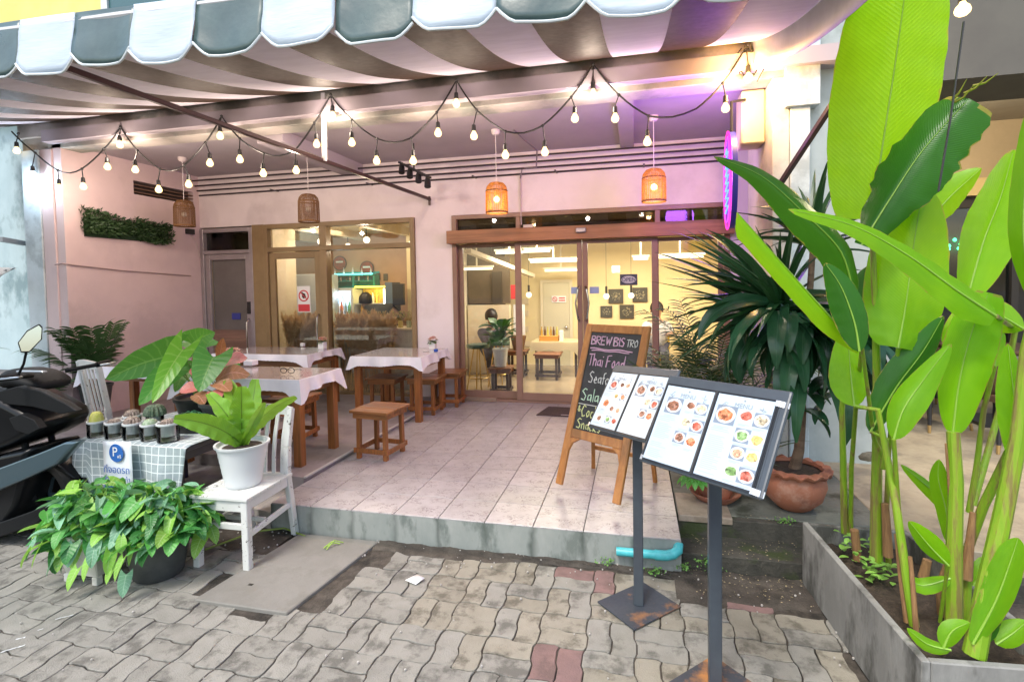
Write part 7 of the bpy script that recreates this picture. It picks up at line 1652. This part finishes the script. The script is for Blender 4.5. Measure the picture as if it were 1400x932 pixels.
hleaf([(1362, 432, -.75), (1310, 398, -.78), (1240, 348, -.8), (1165, 308, -.82), (1078, 286, -.85)], 66, m_hb, lambda t: max(.02, (min(1, .5 + t * 3)) * (1 - t) ** .55), tilt=.75, fold=.2)
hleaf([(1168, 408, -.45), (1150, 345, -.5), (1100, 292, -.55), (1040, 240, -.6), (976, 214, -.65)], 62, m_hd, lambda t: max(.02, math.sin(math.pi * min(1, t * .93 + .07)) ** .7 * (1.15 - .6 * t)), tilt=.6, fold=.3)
hleaf([(1178, 478, -.7), (1128, 425, -.74), (1068, 358, -.78), (1008, 290, -.82)], 34, m_hb, lambda t: max(.05, min(1, .35 + t * 2.5) * (1 if t < .9 else (1 - t) * 9)), tilt=.9, fold=.5)
hleaf([(1168, 555, -.6), (1163, 510, -.58), (1158, 445, -.55)], 54, m_hb, lance, tilt=.3)
hleaf([(1322, 410, -.4), (1345, 330, -.4), (1368, 270, -.42), (1386, 205, -.44)], 78, m_hb, lambda t: max(.02, math.sin(math.pi * min(1, t * .97 + .02)) ** .7), tilt=-.3)
hleaf([(1272, 300, -.2), (1300, 268, -.2), (1342, 230, -.2)], 52, m_hb, lance, tilt=.4)
hleaf([(1303, 590, -.65), (1312, 520, -.65), (1330, 450, -.66), (1352, 400, -.68)], 66, m_hb, lambda t: max(.08, math.sin(math.pi * min(1, t * .85 + .05)) ** .7), tilt=-.15)
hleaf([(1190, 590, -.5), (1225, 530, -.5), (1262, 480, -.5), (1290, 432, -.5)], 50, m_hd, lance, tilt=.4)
hleaf([(1222, 600, -.7), (1235, 560, -.7), (1262, 520, -.7), (1300, 470, -.72)], 46, m_hb, lance, tilt=-.2)
hleaf([(1392, 640, -.8), (1390, 580, -.8), (1384, 520, -.8), (1378, 470, -.8)], 40, m_hb, lance, tilt=.3)
hleaf([(1400, 450, -.5), (1360, 430, -.5), (1320, 440, -.5), (1290, 470, -.5)], 60, m_hb, lance, tilt=.3)
hleaf([(1418, 420, -.9), (1400, 330, -.92), (1404, 220, -.94), (1412, 130, -.96)], 44, m_hb, lance, tilt=-.3)
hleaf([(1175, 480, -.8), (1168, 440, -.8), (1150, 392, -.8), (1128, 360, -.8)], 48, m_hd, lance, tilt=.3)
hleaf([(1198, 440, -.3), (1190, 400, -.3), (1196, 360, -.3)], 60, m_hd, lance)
hleaf([(1240, 470, -.2), (1215, 420, -.2), (1205, 340, -.2)], 60, m_hb, lance, tilt=.2)
hleaf([(1360, 500, -.55), (1362, 480, -.55), (1372, 455, -.55)], 40, m_hb, heart, tilt=.3)
hleaf([(1298, 745, -.55), (1294, 700, -.55), (1283, 655, -.55), (1284, 628, -.55)], 30, m_hb, lance, tilt=-.2)
hleaf([(1300, 700, -.35), (1272, 668, -.35), (1232, 635, -.35)], 22, m_hb, lance, tilt=.5)
hleaf([(1296, 772, -.8), (1270, 745, -.8), (1243, 712, -.8)], 34, m_hb, lance, tilt=-.4)
hleaf([(1330, 880, -.95), (1362, 820, -.95), (1384, 760, -.95), (1392, 735, -.95)], 40, m_hb, lance, tilt=.2)
for a_, c_, e_, w_ in (((1300, 888, -.93), (1268, 880, -.93), (1240, 858, -.93), 20), ((1290, 885, -.93), (1302, 862, -.93), (1326, 850, -.93), 28), ((1352, 878, -.92), (1348, 850, -.92), (1362, 825, -.92), 38), ((1362, 880, -.9), (1385, 865, -.9), (1405, 848, -.9), 34), ((1300, 790, -.7), (1262, 800, -.7), (1240, 790, -.7), 24), ((1330, 800, -.6), (1352, 775, -.6), (1368, 780, -.6), 30)):
    hleaf([a_, c_, e_], w_, m_hb if w_ != 38 else m_hd, lance, tilt=.2, n=8)
def stem(pts, w0, w1, m_=None, nm='stem'):
    C = [at(x, y, Y=Y) for x, y, Y in pts]; n = len(C); r = lambda k: (w0 + (w1 - w0) * k / (n - 1)) * .5 * ((C[k] - CAM).dot(CF)) / FOC
    return MB().tube(C, [r(k) * .88 for k in range(n)], 10).build(nm, m_ or m_hs, H, world=True)
stem([(1155, 728, -.03), (1153, 640, -.06), (1151, 560, -.1), (1158, 480, -.2), (1168, 408, -.4)], 11, 5)
stem([(1163, 728, -.04), (1164, 640, -.1), (1170, 560, -.3), (1178, 478, -.68)], 7, 6)
stem([(1198, 768, -.28), (1198, 680, -.3), (1200, 560, -.34), (1197, 440, -.4), (1192, 300, -.42)], 18, 7)
stem([(1215, 775, -.25), (1212, 700, -.25), (1215, 620, -.3), (1228, 475, -.48)], 8, 6)
stem([(1250, 855, -.72), (1238, 780, -.7), (1225, 690, -.65), (1212, 620, -.6), (1200, 560, -.6), (1168, 555, -.6)], 14, 7)
stem([(1228, 700, -.4), (1215, 640, -.4), (1195, 600, -.45), (1178, 470, -.75)], 9, 5)
stem([(1304, 858, -.7), (1304, 760, -.68), (1307, 660, -.66), (1303, 590, -.65)], 24, 17)
stem([(1318, 850, -.6), (1322, 790, -.6), (1325, 740, -.6)], 16, 10)
stem([(1318, 765, -.55), (1345, 690, -.6), (1385, 610, -.7), (1420, 520, -.8)], 12, 16)
stem([(1332, 895, -.93), (1350, 800, -.9), (1372, 700, -.88), (1392, 600, -.88), (1405, 480, -.88), (1418, 420, -.9)], 30, 16)
stem([(1325, 700, -.5), (1335, 640, -.5), (1345, 560, -.5), (1360, 500, -.55)], 9, 6)
stem([(1330, 690, -.5), (1350, 620, -.45), (1372, 540, -.4), (1388, 450, -.4), (1362, 432, -.74)], 10, 7)
stem([(1298, 800, -.55), (1297, 745, -.55)], 6, 5); stem([(1285, 850, -.7), (1292, 800, -.75), (1296, 772, -.8)], 5, 5)
stem([(1208, 640, -.45), (1212, 600, -.5), (1190, 590, -.5)], 8, 5); stem([(1235, 790, -.5), (1228, 700, -.6), (1222, 600, -.7)], 10, 6)
stem([(1322, 560, -.4), (1320, 480, -.4), (1322, 410, -.4)], 7, 5); stem([(1232, 560, -.3), (1236, 500, -.25), (1262, 380, -.2), (1272, 300, -.2)], 6, 4)
stem([(1240, 850, -.7), (1232, 790, -.68), (1226, 730, -.65)], 9, 7, m_hsb, 'dry_sheath'); stem([(1254, 880, -.75), (1248, 800, -.73), (1244, 760, -.7)], 8, 6, m_hsb, 'dry_sheath')
stem([(1214, 760, -.33), (1212, 720, -.33), (1210, 688, -.33)], 14, 10, m_hsb, 'dry_sheath'); stem([(1290, 840, -.6), (1285, 800, -.6), (1295, 770, -.6)], 16, 8, m_hsb, 'dry_sheath')
stem([(1320, 790, -.62), (1324, 760, -.62), (1330, 700, -.6)], 18, 8, m_hsb, 'dry_sheath'); stem([(1300, 700, -.66), (1296, 640, -.66), (1293, 606, -.66)], 5, 3, m_hsb, 'dry_sheath')
stem([(1172, 765, -.2), (1170, 740, -.2), (1168, 724, -.2)], 12, 12, m_hsb, 'cut_stump'); stem([(1262, 790, -.4), (1268, 765, -.4)], 14, 12, m_hsb, 'cut_stump')
# torn tip of the dark leaf
b = MB(); q = random.Random(1)
for a_, c_ in (((1305, 140), (1330, 118)), ((1318, 128), (1350, 104)), ((1330, 118), (1365, 100)), ((1300, 138), (1322, 108))):
    A_, C_ = at(*a_, Y=-.62), at(*c_, Y=-.66); b.tube([A_, A_.lerp(C_, .5) + Vector((0, 0, -.012)), C_], [.006, .004, .001], 5)
b.build('torn_tip', m_hb, H, world=True)
# weeds in the planter
T = thing('weed', 'small fresh green weed growing in the far end of the planter', 'plant', at(1180, 775, Z=.25))
q = random.Random(8)
for (px, py, n, sp_) in ((1170, 745, 26, .06), (1205, 790, 26, .07), (1188, 775, 14, .05)):
    for k in range(n):
        c = at(px, py, Y=-.15 if px < 1180 else -.35) + Vector((q.uniform(-sp_, sp_), q.uniform(-sp_, sp_), q.uniform(-.05, .06))); b = MB(); blade(b, c, q.uniform(0, 6.28), q.uniform(-.2, .7), q.uniform(.03, .05), .024, .7, oval, 4, .1, m=1); b.build('leaf', m_syn2, T, world=True)
T = thing('support_wire', 'thin dark wire strung down from the lit bulb behind the leaves', 'wire', (3.3, -.3, 2)); MB().tube([at(1318, 30, Y=-.65), at(1300, 160, Y=-.66), at(1283, 262, Y=-.68)], .004, 5).build('wire', m_black, T, world=True)
# moss and weeds on the steps
b = MB(); q = random.Random(19)
for k in range(420):
    g_ = q.choice([(2.36, -.02, .03), (2.52, .02, .03), (1.92, -.02, .02), (2.2, -.06, .01), (2.47, .03, .05), (2.95, .3, .2)]); c = Vector((g_[0] + q.gauss(0, .03), g_[1] + q.gauss(0, .02), g_[2] + abs(q.gauss(0, .012)))); a1 = q.uniform(0, 6.28); d = Vector((math.cos(a1), math.sin(a1), .8)) * .01; s2 = Vector((-d.y, d.x, 0)) * .6; b.add([c, c + d * .5 + s2, c + d, c + d * .5 - s2], [(0, 1, 2, 3)])
tag(b.build('small_weeds', mat('weed_green', (.12, .28, .05), .6), smooth=0), 'tiny green weeds sprouting at the foot of the steps', 'weeds', kind='stuff')
b = MB()
for k in range(300):
    c = Vector((q.uniform(2.4, 3.0), q.uniform(-.22, .35), .0)); c.z = .012 if c.y < .04 else .095 if c.y < .28 else .208; r_ = q.uniform(.003, .007); a1 = q.uniform(0, 3); b.add([c + Vector((r_ * math.cos(a1), r_ * math.sin(a1), .001)), c + Vector((-r_ * math.sin(a1), r_ * math.cos(a1), .003)), c - Vector((r_ * math.cos(a1), r_ * math.sin(a1), -.002))], [(0, 1, 2)])
tag(b.build('leaf_litter', mat('litter_tan', (.4, .33, .2), .9, rnd=.3), smooth=0), 'scattered dry crumbs of leaf on the mossy steps', 'leaf litter', kind='stuff')

# ================================================================== SCOOTER
m_sb = mat('scooter_black', (.004, .005, .006), .28, spec=.22, c2=(.006, .007, .009), scale=4, coat=.05); m_sg = mat('scooter_slate', (.07, .12, .145), .28, metal=.5, coat=.5); m_sm = mat('scooter_matt', (.006, .007, .008), .6, spec=.2, bump=(120, .2, .001))
m_tyre = mat('tyre', (.015, .015, .015), .85, bump=(60, .6, .004)); m_mir = mat('mirror_face', (.75, .8, .82), .05, metal=1)
SY = -.34; T = thing('scooter', 'black maxi scooter parked at the left edge with its mirror up', 'scooter', (-2.05, SY, 0))
def loft(secs, nm, m_, par=T, n=20, pw_=2.6, cap=True):
    P = []
    for x, y, z, hy, hz in secs:
        row = []
        for k in range(n):
            a_ = 2 * math.pi * k / n; c, s_ = math.cos(a_), math.sin(a_); row.append((x, y + hy * math.copysign(abs(c) ** (2 / pw_), c), z + hz * math.copysign(abs(s_) ** (2 / pw_), s_)))
        P.append(row)
    b = MB(); vs = [p for r_ in P for p in r_]; k_ = len(P)
    b.add(vs, [(i * n + j, i * n + (j + 1) % n, (i + 1) * n + (j + 1) % n, (i + 1) * n + j) for i in range(k_ - 1) for j in range(n)] + [tuple(range(n - 1, -1, -1)), tuple((k_ - 1) * n + j for j in range(n))])
    return b.build(nm, m_, par, world=True, smooth=50, sub=1)
def slab(px, y0, y1, nm, m_, bev=.05, dx=0, inset=0):
    """body panel from its side outline, rounded over its real width"""
    near = [at(x - 6, y, Y=(y0 + y1) / 2 + .12 if y1 - y0 > .2 else y0) for x, y in px]; b = MB(); n = len(near)
    cx = sum(p.x for p in near) / n; cz = sum(p.z for p in near) / n
    lay = []
    for yy, k in ((y0 + 0.0, 1 - inset * 2.2), (y0 + (y1 - y0) * .12, 1 - inset * .5), (y0 + (y1 - y0) * .5, 1.0), (y0 + (y1 - y0) * .88, 1 - inset * .5), (y1, 1 - inset * 2.2)):
        lay.append([(cx + (p.x - cx) * k, yy, cz + (p.z - cz) * k) for p in near])
    vs = [p for l in lay for p in l]; fs = [(a * n + i, a * n + (i + 1) % n, (a + 1) * n + (i + 1) % n, (a + 1) * n + i) for a in range(4) for i in range(n)] + [tuple(range(n - 1, -1, -1)), tuple(4 * n + i for i in range(n))]
    b.add(vs, fs); return b.build(nm, m_, T, world=True, smooth=50, bevel=bev, seg=3)
slab([(-120, 520), (-40, 512), (0, 516), (22, 512), (48, 520), (78, 532), (104, 545), (122, 556), (126, 566), (118, 578), (96, 590), (60, 604), (20, 618), (-40, 640), (-120, 650)], -.53, -.15, 'front_fairing', m_sb, .02, inset=.05)
slab([(-110, 655), (-20, 640), (30, 622), (80, 600), (112, 594), (106, 640), (98, 668), (84, 690), (52, 712), (10, 728), (-60, 745), (-110, 750)], -.52, -.16, 'lower_body', m_sb, .02, inset=.03)
slab([(-80, 690), (-10, 676), (40, 655), (84, 634), (104, 612), (112, 604), (96, 604), (62, 618), (20, 634), (-30, 652), (-80, 665)], -.565, -.50, 'side_panel', m_sg, .01, inset=.02)
slab([(-80, 735), (0, 716), (40, 702), (70, 690), (92, 672), (88, 690), (56, 716), (10, 733), (-70, 752)], -.56, -.50, 'floor_trim', m_sm, .006, inset=.02)
slab([(18, 572), (34, 566), (52, 574), (60, 586), (44, 594), (26, 588)], -.545, -.50, 'air_intake', m_sm, .004)
slab([(0, 536), (30, 528), (60, 534), (96, 552), (110, 562), (90, 566), (50, 556), (10, 552)], -.545, -.50, 'upper_crease', m_sm, .006)
loft([(-1.62, SY, 1.01, .12, .03), (-1.75, SY, 1.05, .15, .05), (-1.88, SY, 1.07, .15, .06), (-2.02, SY, 1.04, .12, .08)], 'dashboard', m_sm)
loft([(-2.2, SY, .72, .16, .08), (-2.5, SY, .74, .19, .11), (-2.8, SY, .78, .18, .10), (-3.1, SY, .84, .12, .08)], 'seat', m_sm)
loft([(-2.2, SY, .55, .2, .12), (-2.6, SY, .58, .22, .16), (-3.2, SY, .72, .10, .06)], 'rear_body', m_sb)
for s_ in (-1, 1):
    g0 = Vector((-1.70, SY + s_ * .10, 1.09)); g1 = Vector((-1.60, SY + s_ * .24, 1.11)); g2 = Vector((-1.63, SY + s_ * .35, 1.115))
    MB().tube([g0, g1], .014, 8).build('handlebar', m_sm, T, world=True); MB().tube([g1, g2], .019, 10).build('grip', m_sm, T, world=True)
    MB().tube([g1 + Vector((.03, 0, .0)), g1 + Vector((.06, s_ * .04, .005)), g2 + Vector((.055, 0, .0))], .006, 6).build('brake_lever', mat('lever', (.55, .58, .6), .3, metal=.8), T, world=True)
    if s_ > 0: continue
    mh = Vector((-1.44, SY + s_ * .27, 1.345)) ; MB().tube([g1 + Vector((0, 0, .01)), g1 + Vector((.05, 0, .08)), mh + Vector((-.03, 0, -.05))], .007, 6).build('mirror_stem', m_sm, T, world=True)
    tocam = (CAM - mh).normalized(); rot = tocam.to_track_quat('Z', 'Y').to_matrix()
    pl = [(-.075, -.028), (-.05, -.05), (.035, -.03), (.08, .018), (.082, .04), (.02, .045), (-.05, .02)]
    MR = Matrix.Translation(mh) @ (rot @ Matrix.Rotation(R(38), 3, 'Z')).to_4x4()
    b = MB(); b.prism([(x * 1.1, y * 1.15) for x, y in pl], -.03, 0, MR); mo = b.build('mirror', m_sm, T, world=True, smooth=0, bevel=.006, seg=2)
    if s_ < 0: b = MB(); b.prism(pl, 0, .002, MR); b.build('mirror_glass', m_mir, mo, world=True, smooth=0)
MB().bar((-1.78, SY - .12, 1.12), (-1.50, SY - .16, 1.13), .03, .012).build('visor_trim', mat('lever', (.55, .58, .6), .3), T, world=True, smooth=0, bevel=.004)
RYm = Matrix.Rotation(R(90), 3, 'X')
for x in (-1.76, -2.95):
    wh = MB().lathe([(.20, -.05), (.245, -.05), (.262, -.025), (.265, 0), (.262, .025), (.245, .05), (.20, .05), (.20, -.05)], (x, SY, .265), 36, 1, 1, RYm).build('wheel', m_tyre, T, world=True)
    MB().lathe([(.195, -.045), (.20, -.045), (.20, .045), (.195, .045), (.19, 0), (.195, -.045)], (x, SY, .265), 36, 1, 1, RYm).build('rim', m_sg, wh, world=True)
    for k in range(5): a_ = k * 1.2566; MB().bar((x, SY, .265), (x + .19 * math.cos(a_), SY, .265 + .19 * math.sin(a_)), .03, .02, up=(0, 1, 0)).build('spoke', m_sg, wh, world=True, smooth=0)
loft([(-1.46, SY, .38, .03, .01), (-1.57, SY, .50, .07, .03), (-1.74, SY, .555, .075, .035), (-1.91, SY, .50, .07, .03)], 'front_mudguard', m_sb)
for s_ in (-1, 1): MB().tube([(-1.76, SY + s_ * .08, .265), (-1.84, SY + s_ * .08, .75)], .02, 8).build('fork', m_sm, T, world=True)
# lettering becomes real mesh
bpy.context.view_layer.update()
dg = bpy.context.evaluated_depsgraph_get()
for o in [o for o in bpy.data.objects if o.type == 'FONT']:
    me = bpy.data.meshes.new_from_object(o.evaluated_get(dg)); n = o.name; par = o.parent; ml = o.matrix_local.copy(); mt_ = o.data.materials[0]
    pg = next((g_ for t_, g_ in TXT if t_ == o), None)
    bpy.data.objects.remove(o); k = bpy.data.objects.new(n, me); col.objects.link(k)
    if not me.materials: me.materials.append(mt_)
    if pg is not None: k.parent = pg; ml = W(pg).inverted() @ ml
    else: k.parent = par
    k.matrix_local = ml
